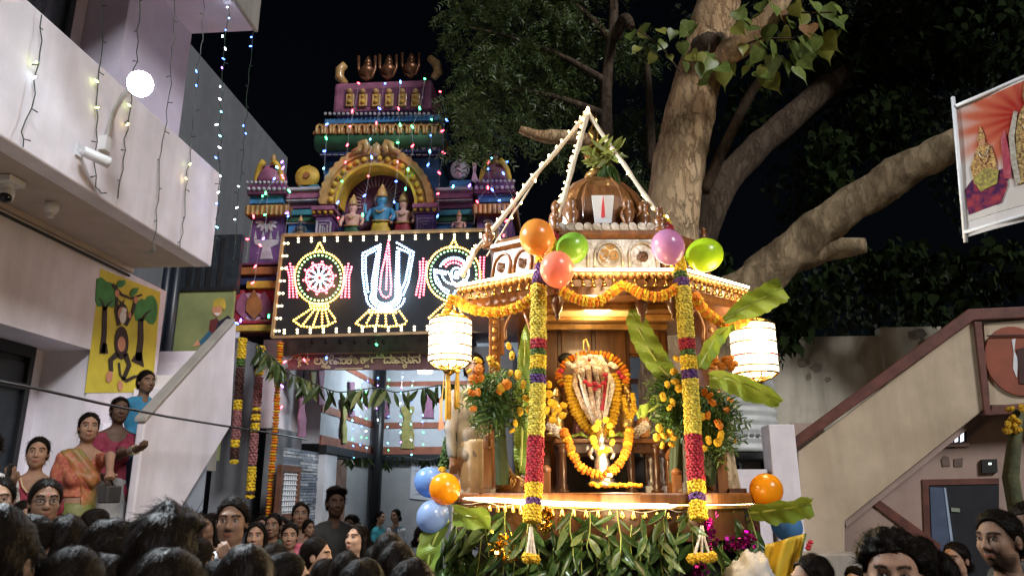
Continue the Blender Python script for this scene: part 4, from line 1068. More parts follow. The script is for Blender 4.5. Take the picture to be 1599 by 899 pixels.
def bcloth(u0, u1, v0, v1, d, m, name, par):
    b = MB(); n = 8
    vs = [BN(lerp(u0, u1, i / n), lerp(v0, v1, j / n), d) for i in range(n + 1) for j in range(n + 1)]
    b.add(vs, [(i * (n + 1) + j, i * (n + 1) + j + 1, (i + 1) * (n + 1) + j + 1, (i + 1) * (n + 1) + j) for i in range(n) for j in range(n)])
    o = b.build(name, m, par); s = o.modifiers.new('thick', 'SOLIDIFY'); s.thickness = .002; return o
cl = bcloth(0, 1, -.02, 1.1, 0, mat('banner_white', (.62, .58, .55), .5, var=.05), 'cloth', bn)
for v in (0, 1.06): part('rod', WPLAST, bn, lambda b: b.tube([BN(0, v, .012), BN(1, v, .012)], .013, 8), smooth=True)
red = bcloth(.02, 1, .03, .98, .003, mat('banner_ground', (.42, .07, .035), .45, col2=(.55, .20, .10), vscale=2.2), 'print_ground', cl)
_nt = red.data.materials[0].node_tree; _b = _nt.nodes['Principled BSDF']; _ct = W[bn.name].inverted() @ BN(.72, .30)
_tc = _nt.nodes.new('ShaderNodeTexCoord'); _vs = _nt.nodes.new('ShaderNodeVectorMath'); _vs.operation = 'SUBTRACT'; _vs.inputs[1].default_value = _ct; _nt.links.new(_tc.outputs['Object'], _vs.inputs[0])
_ln = _nt.nodes.new('ShaderNodeVectorMath'); _ln.operation = 'LENGTH'; _nt.links.new(_vs.outputs[0], _ln.inputs[0])
_sx = _nt.nodes.new('ShaderNodeSeparateXYZ'); _nt.links.new(_vs.outputs[0], _sx.inputs[0]); _at = _nt.nodes.new('ShaderNodeMath'); _at.operation = 'ARCTAN2'; _nt.links.new(_sx.outputs[2], _at.inputs[0]); _nt.links.new(_sx.outputs[0], _at.inputs[1])
_sn = _nt.nodes.new('ShaderNodeMath'); _sn.operation = 'MULTIPLY'; _sn.inputs[1].default_value = 15; _nt.links.new(_at.outputs[0], _sn.inputs[0]); _s2 = _nt.nodes.new('ShaderNodeMath'); _s2.operation = 'SINE'; _nt.links.new(_sn.outputs[0], _s2.inputs[0])
_ma = _nt.nodes.new('ShaderNodeMath'); _ma.operation = 'MULTIPLY_ADD'; _ma.inputs[1].default_value = .05; _nt.links.new(_s2.outputs[0], _ma.inputs[0]); _nt.links.new(_ln.outputs['Value'], _ma.inputs[2])
_rp = _nt.nodes.new('ShaderNodeValToRGB'); _nt.links.new(_ma.outputs[0], _rp.inputs[0]); _nt.links.new(_rp.outputs[0], _b.inputs['Base Color'])
_rp.color_ramp.elements[0].position = .08; _rp.color_ramp.elements[0].color = (.34, .02, .012, 1); _rp.color_ramp.elements[1].position = .50; _rp.color_ramp.elements[1].color = (.60, .55, .50, 1)
_e = _rp.color_ramp.elements.new(.28); _e.color = (.48, .12, .06, 1)
BG_ = mat('banner_gold', (.62, .40, .14), .4, col2=(.16, .06, .03), vscale=75, detail=2)
BGD = mat('banner_gold_dark', (.10, .05, .025), .4, col2=(.60, .42, .16), vscale=60, detail=2)
bpoly('print_cloth', mat('banner_purple', (.05, .01, .06), .45, col2=(.34, .04, .05), vscale=22), [(.06, .72), (.14, .66), (.5, .66), (.52, .80), (.44, .92), (.08, .93)], .008, cl)
bpoly('print_figure', BG_, [(.16, .70), (.13, .55), (.2, .44), (.24, .40), (.22, .34), (.26, .25), (.30, .34), (.30, .40), (.36, .45), (.40, .58), (.40, .72), (.28, .76)], .010, cl)
bpoly('print_skirt', mat('banner_lime', (.42, .36, .08), .45, col2=(.16, .12, .05), vscale=45), [(.15, .66), (.27, .60), (.42, .66), (.40, .76), (.22, .78)], .012, cl)
bpoly('print_garland', mat('banner_garland', (.50, .46, .38), .45, col2=(.30, .26, .20), vscale=40), [(.60, .24), (.64, .26), (.60, .45), (.63, .66), (.67, .80), (.62, .82), (.56, .64), (.54, .42)], .012, cl)
bpoly('print_figure', BGD, [(.62, .82), (.62, .40), (.66, .28), (.72, .22), (.70, .14), (.72, .02), (.80, -.0), (.86, .02), (.88, .14), (.86, .22), (.95, .30), (.98, .44), (.98, .80)], .010, cl)
bpoly('print_chest', BG_, [(.66, .44), (.70, .32), (.84, .30), (.92, .42), (.88, .60), (.72, .62)], .013, cl)
bpoly('print_crown', mat('banner_crown', (.60, .58, .48), .4, col2=(.08, .08, .07), vscale=70, detail=2), [(.71, .17), (.73, .03), (.85, .02), (.87, .16)], .014, cl)
bpoly('print_face', mat('banner_skin', (.55, .30, .16), .45, col2=(.40, .20, .10), vscale=20), blob(.79, .20, .055, .05), .016, cl)
bpoly('print_face', MATS['banner_skin'], blob(.265, .39, .032, .035), .014, cl)
for k, (u, v, w_) in enumerate(((.79, .36, .10), (.79, .44, .09), (.79, .53, .08), (.27, .50, .06), (.27, .56, .05))):
    b = MB(); b.tube([BN(u - w_, v - .05, .016), BN(u - w_ * .5, v, .017), BN(u, v + .015, .017), BN(u + w_ * .5, v, .017), BN(u + w_, v - .05, .016)], .004, 5); b.build('print_necklace', MATS['banner_garland' if k % 2 else 'banner_skin'], cl)
bpoly('print_sash', mat('banner_sash', (.32, .03, .06), .45, col2=(.45, .12, .14), vscale=12), [(.46, .42), (.50, .36), (.56, .60), (.56, .76), (.48, .74)], .009, cl)
# ================================================================ trees
def barkmat(name, c1, c2, c3, crack=.8, vs=2.2):
    m = mat(name, c1, .9, col2=c2, vscale=vs, stretch=(1, 1, .5), spec=.15, detail=9)
    nt = m.node_tree; b = nt.nodes['Principled BSDF']
    tc = nt.nodes.new('ShaderNodeTexCoord'); mp = nt.nodes.new('ShaderNodeMapping'); mp.inputs['Scale'].default_value = (6, 6, 2.0)
    vo = nt.nodes.new('ShaderNodeTexVoronoi'); vo.feature = 'DISTANCE_TO_EDGE'; vo.inputs['Scale'].default_value = 1.6
    nz = nt.nodes.new('ShaderNodeTexNoise'); nz.inputs['Scale'].default_value = 2.2; nz.inputs['Detail'].default_value = 10; nz.inputs['Roughness'].default_value = .65
    ad = nt.nodes.new('ShaderNodeVectorMath'); ad.operation = 'MULTIPLY_ADD'; ad.inputs[1].default_value = (1.3, 1.3, 1.3)
    nt.links.new(tc.outputs['Object'], mp.inputs[0]); nt.links.new(mp.outputs[0], nz.inputs['Vector'])
    nt.links.new(nz.outputs['Color'], ad.inputs[0]); nt.links.new(mp.outputs[0], ad.inputs[2]); nt.links.new(ad.outputs[0], vo.inputs['Vector'])
    rp = nt.nodes.new('ShaderNodeValToRGB'); rp.color_ramp.elements[0].position = .0; rp.color_ramp.elements[1].position = .06
    rp.color_ramp.elements[0].color = (*c3, 1); rp.color_ramp.elements[1].color = (1, 1, 1, 1)
    nt.links.new(vo.outputs['Distance'], rp.inputs[0])
    mx = nt.nodes.new('ShaderNodeMix'); mx.data_type = 'RGBA'; mx.blend_type = 'MULTIPLY'; mx.inputs[0].default_value = crack
    n3 = nt.nodes.new('ShaderNodeTexNoise'); n3.inputs['Scale'].default_value = 2.6; n3.inputs['Detail'].default_value = 4; nt.links.new(tc.outputs['Object'], n3.inputs['Vector'])
    mr = nt.nodes.new('ShaderNodeMapRange'); mr.inputs[1].default_value = .42; mr.inputs[2].default_value = .62; mr.inputs[3].default_value = 0; mr.inputs[4].default_value = crack; nt.links.new(n3.outputs['Fac'], mr.inputs[0]); nt.links.new(mr.outputs[0], mx.inputs[0])
    src = b.inputs['Base Color'].links[0].from_socket
    nt.links.new(src, mx.inputs[6]); nt.links.new(rp.outputs[0], mx.inputs[7]); nt.links.new(mx.outputs[2], b.inputs['Base Color'])
    ma = nt.nodes.new('ShaderNodeMath'); ma.operation = 'ADD'
    mn = nt.nodes.new('ShaderNodeMath'); mn.operation = 'MINIMUM'; mn.inputs[1].default_value = .12
    nt.links.new(vo.outputs['Distance'], mn.inputs[0])
    m5 = nt.nodes.new('ShaderNodeMath'); m5.operation = 'MULTIPLY'; m5.inputs[1].default_value = 5; nt.links.new(mn.outputs[0], m5.inputs[0])
    nt.links.new(m5.outputs[0], ma.inputs[0]); nt.links.new(nz.outputs['Fac'], ma.inputs[1])
    bp = nt.nodes.new('ShaderNodeBump'); bp.inputs['Strength'].default_value = .7; bp.inputs['Distance'].default_value = .05
    nt.links.new(ma.outputs[0], bp.inputs['Height']); nt.links.new(bp.outputs[0], b.inputs['Normal'])
    return m
BARK = barkmat('pale_bark', (.46, .29, .15), (.62, .46, .28), (.16, .10, .06), .9)
BARKL = barkmat('patchy_bark', (.17, .125, .075), (.40, .31, .19), (.4, .32, .24), .35, 4.5)  # limb bark darker than the trunk's: its weaker light is in the colour
BARKD = barkmat('brown_bark', (.07, .05, .035), (.11, .08, .055), (.3, .25, .2))
def limb(b, pts, rad, seg=22, sub=14, lump=.10):
    """Noisy limb along a smooth path."""
    P_ = [Vector(p) for p in pts]; out = []; rr = []
    for i in range(len(P_) - 1):
        p0 = P_[max(i - 1, 0)]; p1 = P_[i]; p2 = P_[i + 1]; p3 = P_[min(i + 2, len(P_) - 1)]
        for k in range(sub):
            t = k / sub
            out.append(.5 * ((2 * p1) + (-p0 + p2) * t + (2 * p0 - 5 * p1 + 4 * p2 - p3) * t * t + (-p0 + 3 * p1 - 3 * p2 + p3) * t ** 3))
            rr.append(lerp(rad[i], rad[i + 1], t))
    out.append(P_[-1]); rr.append(rad[-1])
    from mathutils import noise as nz
    n0 = len(b.v)
    b.tube(out, rr, seg)
    for i in range(len(out)):
        for k in range(seg):
            v = Vector(b.v[n0 + i * seg + k]); d = v - out[i]
            q = Vector((v.x * 3.5, v.y * 3.5, v.z * 1.6))
            f = 1 + lump * nz.noise(q) + lump * .55 * nz.noise(q * 2.7) + lump * .35 * abs(nz.noise(q * 6))
            b.v[n0 + i * seg + k] = tuple(out[i] + d * f)
YTR = 8.3
def T(px, py, dy=0.0): return atY(px, py, YTR + dy)
pt = thing('peepal_tree', 'huge pale-barked peepal tree with heart-shaped leaves behind the chariot', 'tree', (T(1080, 700).x, YTR, 0))
base = T(1075, 700); base.z = 0
b = MB(); limb(b, [base, T(1060, 560), T(1048, 430), T(1050, 330), T(1072, 200), T(1100, 90), T(1122, 0), T(1150, -140)], [.62, .42, .32, .31, .30, .27, .26, .25], 30, 18, .11); b.build('trunk', BARK, pt, smooth=True)
b = MB(); limb(b, [T(1090, 600, .2), T(1120, 490, .1), T(1190, 430, 0), T(1290, 350, -.2), T(1400, 275, -.5), T(1500, 222, -.8), T(1640, 150, -1.2)], [.34, .27, .235, .205, .185, .17, .155], 26, 16, .19); b.build('limb', BARKL, pt, smooth=True)
b = MB(); limb(b, [T(1230, 400, 0), T(1290, 390, -.1), T(1352, 383, -.3)], [.20, .13, .085], 16, 8, .2); b.build('broken_stub', BARKL, pt, smooth=True)
b = MB(); limb(b, [T(1086, 400, .9), T(1130, 290, 1.0), T(1200, 215, 1.1), T(1310, 120, 1.2), T(1420, 0, 1.2)], [.2, .19, .18, .17, .15], 18, 10, .14); b.build('limb', BARKD, pt, smooth=True)
b = MB(); limb(b, [T(1098, 300, .1), T(1150, 190, -.1), T(1180, 135, -.2), T(1225, 90, -.4)], [.07, .06, .055, .04], 12, 8, .1); b.build('limb', BARKD, pt, smooth=True)
b = MB(); limb(b, [T(1100, 60, -.2), T(1140, 78, -.45), T(1200, 30, -.7), T(1240, -30, -.8)], [.12, .16, .12, .09], 14, 8, .2); b.build('limb', BARK, pt, smooth=True)
b = MB(); limb(b, [T(1088, 75, -.3), T(1110, 70, -.42), T(1128, 62, -.40)], [.12, .16, .1], 12, 8, .5); b.build('burr', BARKD, pt, smooth=True)
# heart leaf
def leaf_mesh(name, outline, m, fold=.12, droop=.1):
    """Leaf blade in XZ hanging along -Z from the stalk, thin but cupped."""
    vs = [(0, 0, 0)]; fs = []
    n = len(outline)
    mid = [(0, fold * .0 - droop * t * t, -t) for t in (0, .33, .66, 1.0)]
    vs = []; idx = {}
    def v(p): vs.append(p); return len(vs) - 1
    cols = []
    for (w, z) in outline:
        y0 = -droop * z * z
        cols.append((v((-w, y0 - fold * w, -z)), v((0, y0, -z)), v((w, y0 - fold * w, -z))))
    for a, c in zip(cols[:-1], cols[1:]):
        fs.append((a[0], a[1], c[1], c[0])); fs.append((a[1], a[2], c[2], c[1]))
    me = bpy.data.meshes.new(name); me.from_pydata(vs, [], fs); me.materials.append(m)
    me.polygons.foreach_set('use_smooth', [True] * len(fs)); me.update()
    return me
PGR = leafmat('peepal_leaf', (.11, .165, .035), (.20, .25, .06), .4, .3, 4, .35)
heart = leaf_mesh('heart_leaf', [(.05, -.06), (.30, -.08), (.44, .05), (.47, .22), (.40, .42), (.26, .62), (.12, .80), (.035, .95), (.012, 1.12), (.001, 1.28)], PGR, .25, .12)
def twig(par, pts, r=.012): b = MB(); b.tube(pts, [r, r * .8, r * .6][:len(pts)] if len(pts) <= 3 else r, 6); return b.build('twig', BARKD, par)
def place_leaf(par, me, p, size, yaw, tilt, roll, name='leaf', m=None):
    M = Matrix.Translation(p) @ Matrix.Rotation(yaw, 4, 'Z') @ Matrix.Rotation(tilt, 4, 'X') @ Matrix.Rotation(roll, 4, 'Y') @ Matrix.Scale(size, 4)
    return inst(name, me, par, M=M, mats=[m] if m else None)
NEAR = [  # px, py, dy, size-px of the leaves nearest to the camera
    (985, 52, 26), (997, 48, 24), (1012, 38, 22), (1030, 46, 24), (1052, 48, 26), (1010, 78, 20), (1022, 85, 22), (1036, 66, 24), (996, 74, 20), (1044, 86, 18),
    (1075, 34, 30), (1068, 46, 26), (1085, 40, 28), (1066, 66, 28), (1078, 84, 30), (1070, 98, 22), (1100, 100, 40), (1112, 92, 34), (1122, 104, 36), (1098, 122, 30), (1130, 110, 34), (1138, 106, 30),
    (1092, 82, 26), (1108, 84, 24), (1150, 18, 36), (1160, 28, 34), (1172, 40, 40), (1148, 40, 30), (1165, 8, 30), (1185, 22, 38), (1178, 60, 34), (1190, 76, 36), (1204, 88, 40), (1196, 105, 36), (1189, 112, 44), (1200, 120, 40), (1212, 122, 30),
    (1212, 70, 36), (1222, 50, 34), (1234, 66, 44), (1248, 60, 40), (1240, 84, 44), (1262, 40, 36), (1256, 20, 36), (1270, 56, 44), (1284, 58, 44), (1276, 26, 38), (1290, 10, 36), (1300, 30, 38), (1288, 70, 36), (1262, 76, 38), (1246, 104, 34), (1304, 50, 34), (1232, 32, 36), (1218, 14, 36), (1200, 40, 36), (1206, 8, 36), (1240, 6, 34), (1270, 4, 32), (1252, 92, 30), (1226, 96, 32), (1302, 8, 30), (1312, 26, 26), (1190, 4, 32), (1160, 70, 22), (1172, 92, 24), (1168, 104, 22)]
tw = twig(pt, [T(1062, 112, -.7), T(1030, 70, -.85), T(995, 47, -.95)], .012)
tw2 = twig(pt, [T(1110, 60, -.4), T(1105, 85, -.7), T(1112, 120, -.8)], .012)
tw3 = twig(pt, [T(1150, 75, -.5), T(1190, 60, -.9), T(1240, 60, -1.0)], .014)
tw4 = twig(pt, [T(1200, 30, -.7), T(1250, 20, -.95), T(1300, 20, -1.1)], .014)
YLF = leafmat('peepal_leaf_young', (.24, .27, .05), (.33, .32, .08), .4, .35, 4, .3); BLF = leafmat('peepal_leaf_old', (.26, .13, .05), (.32, .18, .07), .5, .25, 4, .3)
for px, py, s in NEAR:
    dy = random.uniform(-1.15, -.75)
    p = T(px, py, dy); size = s * 7.3 / FPX * .95
    par = tw if px < 1060 else tw2 if px < 1145 else tw3 if px < 1235 else tw4
    rnd = random.random()
    place_leaf(par, heart, p, size, random.uniform(-1.0, 1.0) + PI * random.choice((0, 0, 1)), random.uniform(-.55, .35), random.uniform(-.6, .6), m=YLF if rnd < .22 else BLF if rnd < .27 else None)
    if random.random() < .5:
        pass
# broad dark crown: many small leaves joined
def crown(par, name, me_outline, blobs, count, size, m, flat=.8, seed=1, droop=True, spray=None):
    rs = np.random.default_rng(seed)
    wts = np.array([c[3] * c[4] * c[5] for c in blobs]) ** .75; wts /= wts.sum()
    V = []; Fc = []
    ol = np.array(me_outline)
    k = len(ol)
    base_v = np.array([[-w, 0, -z] for w, z in ol] + [[w, 0, -z] for w, z in ol[::-1]])
    nv = len(base_v)
    cs = []
    per = spray or 1
    for c in range(count // per):
        bl = blobs[rs.choice(len(blobs), p=wts)]
        d = rs.normal(size=3); d /= np.linalg.norm(d); rad = rs.uniform(.25, 1) ** .5
        ctr = np.array(bl[:3]) + d * rad * np.array(bl[3:6])
        ax = rs.normal(size=3); ax[2] = -abs(ax[2]) * .7 - .15; ax /= np.linalg.norm(ax)
        side = np.cross(ax, rs.normal(size=3)); side /= np.linalg.norm(side)
        for j in range(per):
            s = size * rs.uniform(.6, 1.25)
            if per > 1:
                t = (j // 2 + .5) / (per / 2); sg = 1 if j % 2 else -1
                org = ctr + ax * t * size * per * .30 + np.array([0, 0, -.10 * size * per * t * t])
                dn = ax * .75 + side * sg * .75 + rs.normal(size=3) * .12
            else:
                org = ctr; dn = np.array([rs.normal() * .5, rs.normal() * .5, -1.0 if droop else rs.normal()])
            dn = dn / np.linalg.norm(dn)
            sd = np.cross(dn, rs.normal(size=3)) if per == 1 else np.cross(dn, np.cross(ax, side) + rs.normal(size=3) * .35)
            sd /= (np.linalg.norm(sd) + 1e-9)
            Mx = np.stack([sd, np.cross(dn, sd), -dn], 0)
            cs.append((org, Mx * s))
    n = len(cs)
    O = np.array([c[0] for c in cs]); MM = np.array([c[1] for c in cs])
    Vv = (base_v @ MM.reshape(n, 3, 3)) if False else np.einsum('vk,nkj->nvj', base_v, MM) + O[:, None, :]
    Vv = Vv.reshape(-1, 3)
    inv = np.array(W[par.name].inverted())
    Vv = Vv @ inv[:3, :3].T + inv[:3, 3]
    me = bpy.data.meshes.new(name)
    fs = []
    for i in range(n):
        o = i * nv
        fs.append(tuple(range(o, o + nv)))
    me.from_pydata(Vv.tolist(), [], fs); me.materials.append(m); me.update()
    ob = bpy.data.objects.new(name, me); COL.objects.link(ob); ob.parent = par; W[ob.name] = W[par.name]
    ob['kind'] = 'stuff'
    return ob
HO = [(.25, -.06), (.44, .10), (.40, .42), (.15, .78), (.01, 1.2)]
PDK = leafmat('peepal_leaf_shaded', (.008, .015, .005), (.017, .027, .008), .9, .2, 3, .4)  # dark copy of the leaf colour, standing in for the unlit crown
def bl(px, py, dy, rx, ry, rz): p = T(px, py, dy); return (p.x, p.y, p.z, rx, ry, rz)
bls = [bl(1330, 90, 1.2, .7, .6, .6), bl(1430, 60, 1.0, .9, .8, .7), bl(1540, 60, .6, .8, .7, .6), bl(1380, 190, 1.0, .6, .5, .5), bl(1290, 240, .9, .35, .4, .4), bl(1300, 290, .7, .3, .3, .35), bl(1250, 470, 1.0, .35, .3, .4), bl(1230, 510, .6, .25, .25, .3), bl(1420, 420, 1.2, .6, .5, .45),
       bl(1330, 430, 1.3, .45, .4, .45), bl(1470, 470, 1.1, .45, .3, .3), bl(1560, 420, .9, .5, .4, .4), bl(1170, 160, 1.4, .3, .3, .4), bl(1280, -80, .3, 1.2, .9, .5), bl(1500, -80, .2, 1.3, 1.0, .6), bl(1600, 200, 1.1, .5, .5, .7), bl(1120, 420, 1.2, .25, .3, .3), bl(1150, 500, .7, .2, .2, .25)]
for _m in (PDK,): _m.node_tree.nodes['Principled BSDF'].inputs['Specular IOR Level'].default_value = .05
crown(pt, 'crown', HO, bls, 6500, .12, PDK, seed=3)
PDM = leafmat('peepal_leaf_shaded_far', (.008, .015, .005), (.018, .028, .009), .8, .2, 3, .4)  # far leaves too: lack of light put into the colour
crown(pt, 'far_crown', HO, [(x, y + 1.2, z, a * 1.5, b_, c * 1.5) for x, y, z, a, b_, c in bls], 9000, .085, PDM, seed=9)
# neem tree behind the gate
nt_ = thing('neem_tree', 'dark feathery neem tree hanging over the temple gate', 'tree', (atY(950, 700, 9.6).x, 9.6, 0))
YNE = 9.6
def NT(px, py, dy=0.0): return atY(px, py, YNE + dy)
b0 = NT(960, 700); b0.z = 0
b = MB(); limb(b, [b0, NT(960, 420), NT(948, 240), NT(948, 120), NT(958, 20), NT(950, -160)], [.16, .13, .10, .08, .07, .06], 16, 10, .12); b.build('trunk', BARKD, nt_, smooth=True)
b = MB(); limb(b, [NT(956, 290, .1), NT(920, 225, -.6), NT(870, 214, -1.0), NT(842, 212, -1.2), NT(812, 202, -1.3)], [.12, .10, .085, .075, .05], 14, 8, .2); b.build('broken_limb', BARK, nt_, smooth=True)
b = MB(); limb(b, [NT(1018, 260, .5), NT(1014, 150, .5), NT(1010, 100, .5)], [.07, .06, .04], 10, 8, .1); b.build('limb', BARKD, nt_, smooth=True)
b = MB(); limb(b, [NT(960, 60, 0), NT(975, 30, -.2), NT(985, 40, -.5)], [.09, .08, .06], 10, 6, .1); b.build('limb', BARKD, nt_, smooth=True)
for pts in ([(950, 130), (880, 90), (800, 60), (720, 40)], [(948, 180), (860, 150), (780, 140), (710, 150)], [(952, 60), (900, 10), (820, -30)]):
    b = MB(); limb(b, [NT(x, y, -.1 * i) for i, (x, y) in enumerate(pts)], [.06, .045, .03, .015][:len(pts)], 10, 6, .1); b.build('limb', BARKD, nt_, smooth=True)
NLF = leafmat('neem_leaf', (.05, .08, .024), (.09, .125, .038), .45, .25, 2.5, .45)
def nb_(px, py, dy, rx, ry, rz): p = NT(px, py, dy); return (p.x, p.y, p.z, rx, ry, rz)
LO = [(.03, 0), (.13, .3), (.11, .65), (.01, 1.0)]
nbl = [nb_(745, 40, 0, .55, .6, .45), (nb_(830, 30, 0, .7, .7, .55)), nb_(760, 110, -.3, .5, .5, .4), nb_(735, 180, -.6, .32, .35, .38), nb_(725, 150, -.4, .3, .3, .3), nb_(820, 110, 0, .6, .6, .45), nb_(890, 60, .3, .55, .6, .55), nb_(850, 160, .2, .5, .5, .35), nb_(905, 140, .3, .4, .4, .4), nb_(760, 215, -.7, .25, .25, .20), nb_(800, 190, -.3, .35, .35, .3), nb_(880, 230, .4, .4, .4, .3), nb_(990, 200, .8, .4, .3, .5), nb_(990, 80, 1.0, .4, .4, .5), nb_(760, -50, 0, .8, .8, .5), nb_(900, -50, 0, .9, .9, .5), nb_(1010, 280, .6, .3, .3, .35), nb_(735, 228, -.7, .22, .22, .16)]
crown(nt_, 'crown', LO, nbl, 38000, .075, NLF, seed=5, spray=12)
# street tree pole with yellow flowers at the far right
fp = thing('flower_post', 'green wrapped post with yellow flowers near the right edge', 'post', S(1582, 900, .9))
a = S(1578, 745, .9); c = S(1590, 640, .9); a0 = a.copy(); a0.z = 0
b = MB(); b.tube([a0, a, vl(a, c, .5), c], [.06, .07, .06, .05], 10, jit=.1); b.build('post', mat('post_green', (.10, .10, .04), .8, col2=(.05, .06, .03), vscale=10, bump=.4), fp, smooth=True)
MAR_Y = mat('marigold_yellow', (.72, .42, .015), .75, var=.2, vscale=30, bump=.5, bscale=160, island=.12); MAR_O = mat('marigold_orange', (.74, .22, .008), .75, var=.2, vscale=30, bump=.5, bscale=160, island=.12)
b = MB(); b.flower((0, 0, 0), 1.0, n=14); FLOWER_Y = b.mesh('marigold', MAR_Y, smooth=False)
b = MB(); b.flower((0, 0, 0), 1.0, n=16); FLOWER_O = b.mesh('marigold', MAR_O, smooth=False)
for px, py in ((1577, 638), (1580, 652), (1574, 662), (1584, 665), (1590, 672), (1573, 672), (1596, 637), (1588, 658)):
    inst('flower', FLOWER_Y, fp, S(px, py, 1.0), (random.uniform(0, 3), random.uniform(0, 3), 0), .045)
# ================================================================ processional chariot
DC = 5.95
YA = Vector((-math.sin(YAW), math.cos(YAW), 0)); XA = Vector((math.cos(YAW), math.sin(YAW), 0))
def LP(px, py, yl): return atP(px, py, Vector((0, 0, CZ)) + YA * (DC + yl), YA)
OC = LP(945, 768, 0); OC.z = 0
CM = Matrix.Translation(OC) @ Matrix.Rotation(YAW, 4, 'Z')
def C(x, y, z): return CM @ Vector((x, y, z))
def lx(px, py, yl): return (CM.inverted() @ LP(px, py, yl)).x
def lz(py, yl, px=945): return LP(px, py, yl).z
def woodmat(name, c1, c2, coat=.5, rough=.35):
    m = mat(name, c1, rough, col2=c2, vscale=3, stretch=(9, 9, 1.2), detail=8, coat=coat, bump=.05, bscale=30)
    return m
WOOD = woodmat('varnished_teak', (.13, .048, .013), (.23, .092, .028), .3)
WOODD = woodmat('dark_teak', (.06, .022, .008), (.10, .038, .013), .3)
WOODG = mat('gilded_wood', (.42, .22, .06), .35, .45, var=.3, vscale=14, coat=.3)
SILV = mat('silvered_wood', (.52, .48, .43), .38, .3, col2=(.30, .24, .18), vscale=14, bump=.25)
BRASS = mat('polished_brass', (.62, .40, .12), .25, 1.0, var=.2, vscale=20)
ch = thing('temple_chariot', 'carved wooden temple chariot with lit roof and domed top', 'chariot', (OC.x, OC.y, 0), YAW)
def cpart(name, m, fn, par=None, **kw):
    b = MB(CM); fn(b); return b.build(name, m, par or ch, **kw)
PT = 1.695
arc = [(-1.17, .9), (-1.19, -.1), (-1.13, -.34), (-.62, -.80), (-.15, -.98), (.10, -1.02), (.36, -1.0), (.62, -.92), (1.10, -.42), (1.17, -.2), (1.15, .9)]
def plate(b, pts, z0, z1, k=1.0):
    b.prism([(x * k, y * k, z0) for x, y in pts], (0, 0, 1), z1 - z0)
cpart('platform', WOOD, lambda b: plate(b, arc, PT - .075, PT), bevel=.012)
cpart('platform_moulding', WOODG, lambda b: plate(b, arc, PT - .10, PT - .078, .985))
cpart('platform_skirt', WOODD, lambda b: plate(b, arc, PT - .30, PT - .102, .95))
cpart('carriage', mat('carriage_black', (.02, .018, .015), .7, var=.3), lambda b: b.box((-.95, -.55, .55), (.95, .85, PT - .302)))
for sx in (-1, 1):
    for sy in (-.35, .6):
        wv = cpart('wheel', mat('tyre_rubber', (.02, .02, .02), .8, var=.2, bump=.2), lambda b: b.lathe([(.22, -.09), (.36, -.09), (.38, -.05), (.38, .05), (.36, .09), (.22, .09)], M=Matrix.Translation((sx * .85, sy, .38)) @ Matrix.Rotation(PI / 2, 4, 'Y'), seg=24), smooth=True)
        cpart('rim', MATS['grey_metal'], lambda b: b.lathe([(.05, -.06), (.22, -.075), (.22, .075), (.05, .06)], M=Matrix.Translation((sx * .85, sy, .38)) @ Matrix.Rotation(PI / 2, 4, 'Y'), seg=20), wv)
cpart('axle', DARK, lambda b: (b.box((-.8, -.39, .34), (.8, -.31, .55)), b.box((-.8, .56, .34), (.8, .64, .55))))
LEDW = glow('led_strip_warm', (1, .76, .40), 14)
ledp = [LP(716, 777, -.34), LP(770, 780, -.6), LP(816, 783, -.82), LP(880, 786, -.95), LP(972, 789, -1.03), LP(1040, 789, -1.0), LP(1080, 788, -.93), LP(1130, 786, -.70), LP(1182, 783, -.42)]
b = MB(); b.tube(ledp, .013, 8); b.build('led_strip', LEDW, ch, smooth=True)
# small bells under the platform and eave
bm_ = MB(); bm_.lathe([(.004, .0), (.006, -.018), (.012, -.022), (.016, -.045), (.024, -.06), (.022, -.062), (.004, -.05)], seg=10); BELL = bm_.mesh('bell', BRASS, smooth=True)
def bells(path, n, par, drop=.02, s=1.0):
    P_ = [Vector(p) for p in path]; L_ = [0]
    for a, c in zip(P_[:-1], P_[1:]): L_.append(L_[-1] + (c - a).length)
    for k in range(n):
        s_ = L_[-1] * (k + .5) / n
        i = max(j for j in range(len(P_) - 1) if L_[j] <= s_)
        inst('bell', BELL, par, vl(P_[i], P_[i + 1], (s_ - L_[i]) / (L_[i + 1] - L_[i])) + Vector((0, 0, -drop)), (random.uniform(-.1, .1), random.uniform(-.1, .1), 0), s * random.uniform(.92, 1.08))
bells([p + YA * .03 for p in ledp], 34, ch, .02)
b = MB(); b.tube([vl(ledp[int(t)], ledp[min(int(t) + 1, 8)], t - int(t)) + Vector((0, 0, -.03 - .012 * math.sin(t * 6))) - YA * .01 for t in np.arange(0, 8, .2)], .003, 5); b.build('bell_cord', mat('cord_cream', (.5, .42, .3), .8), ch)
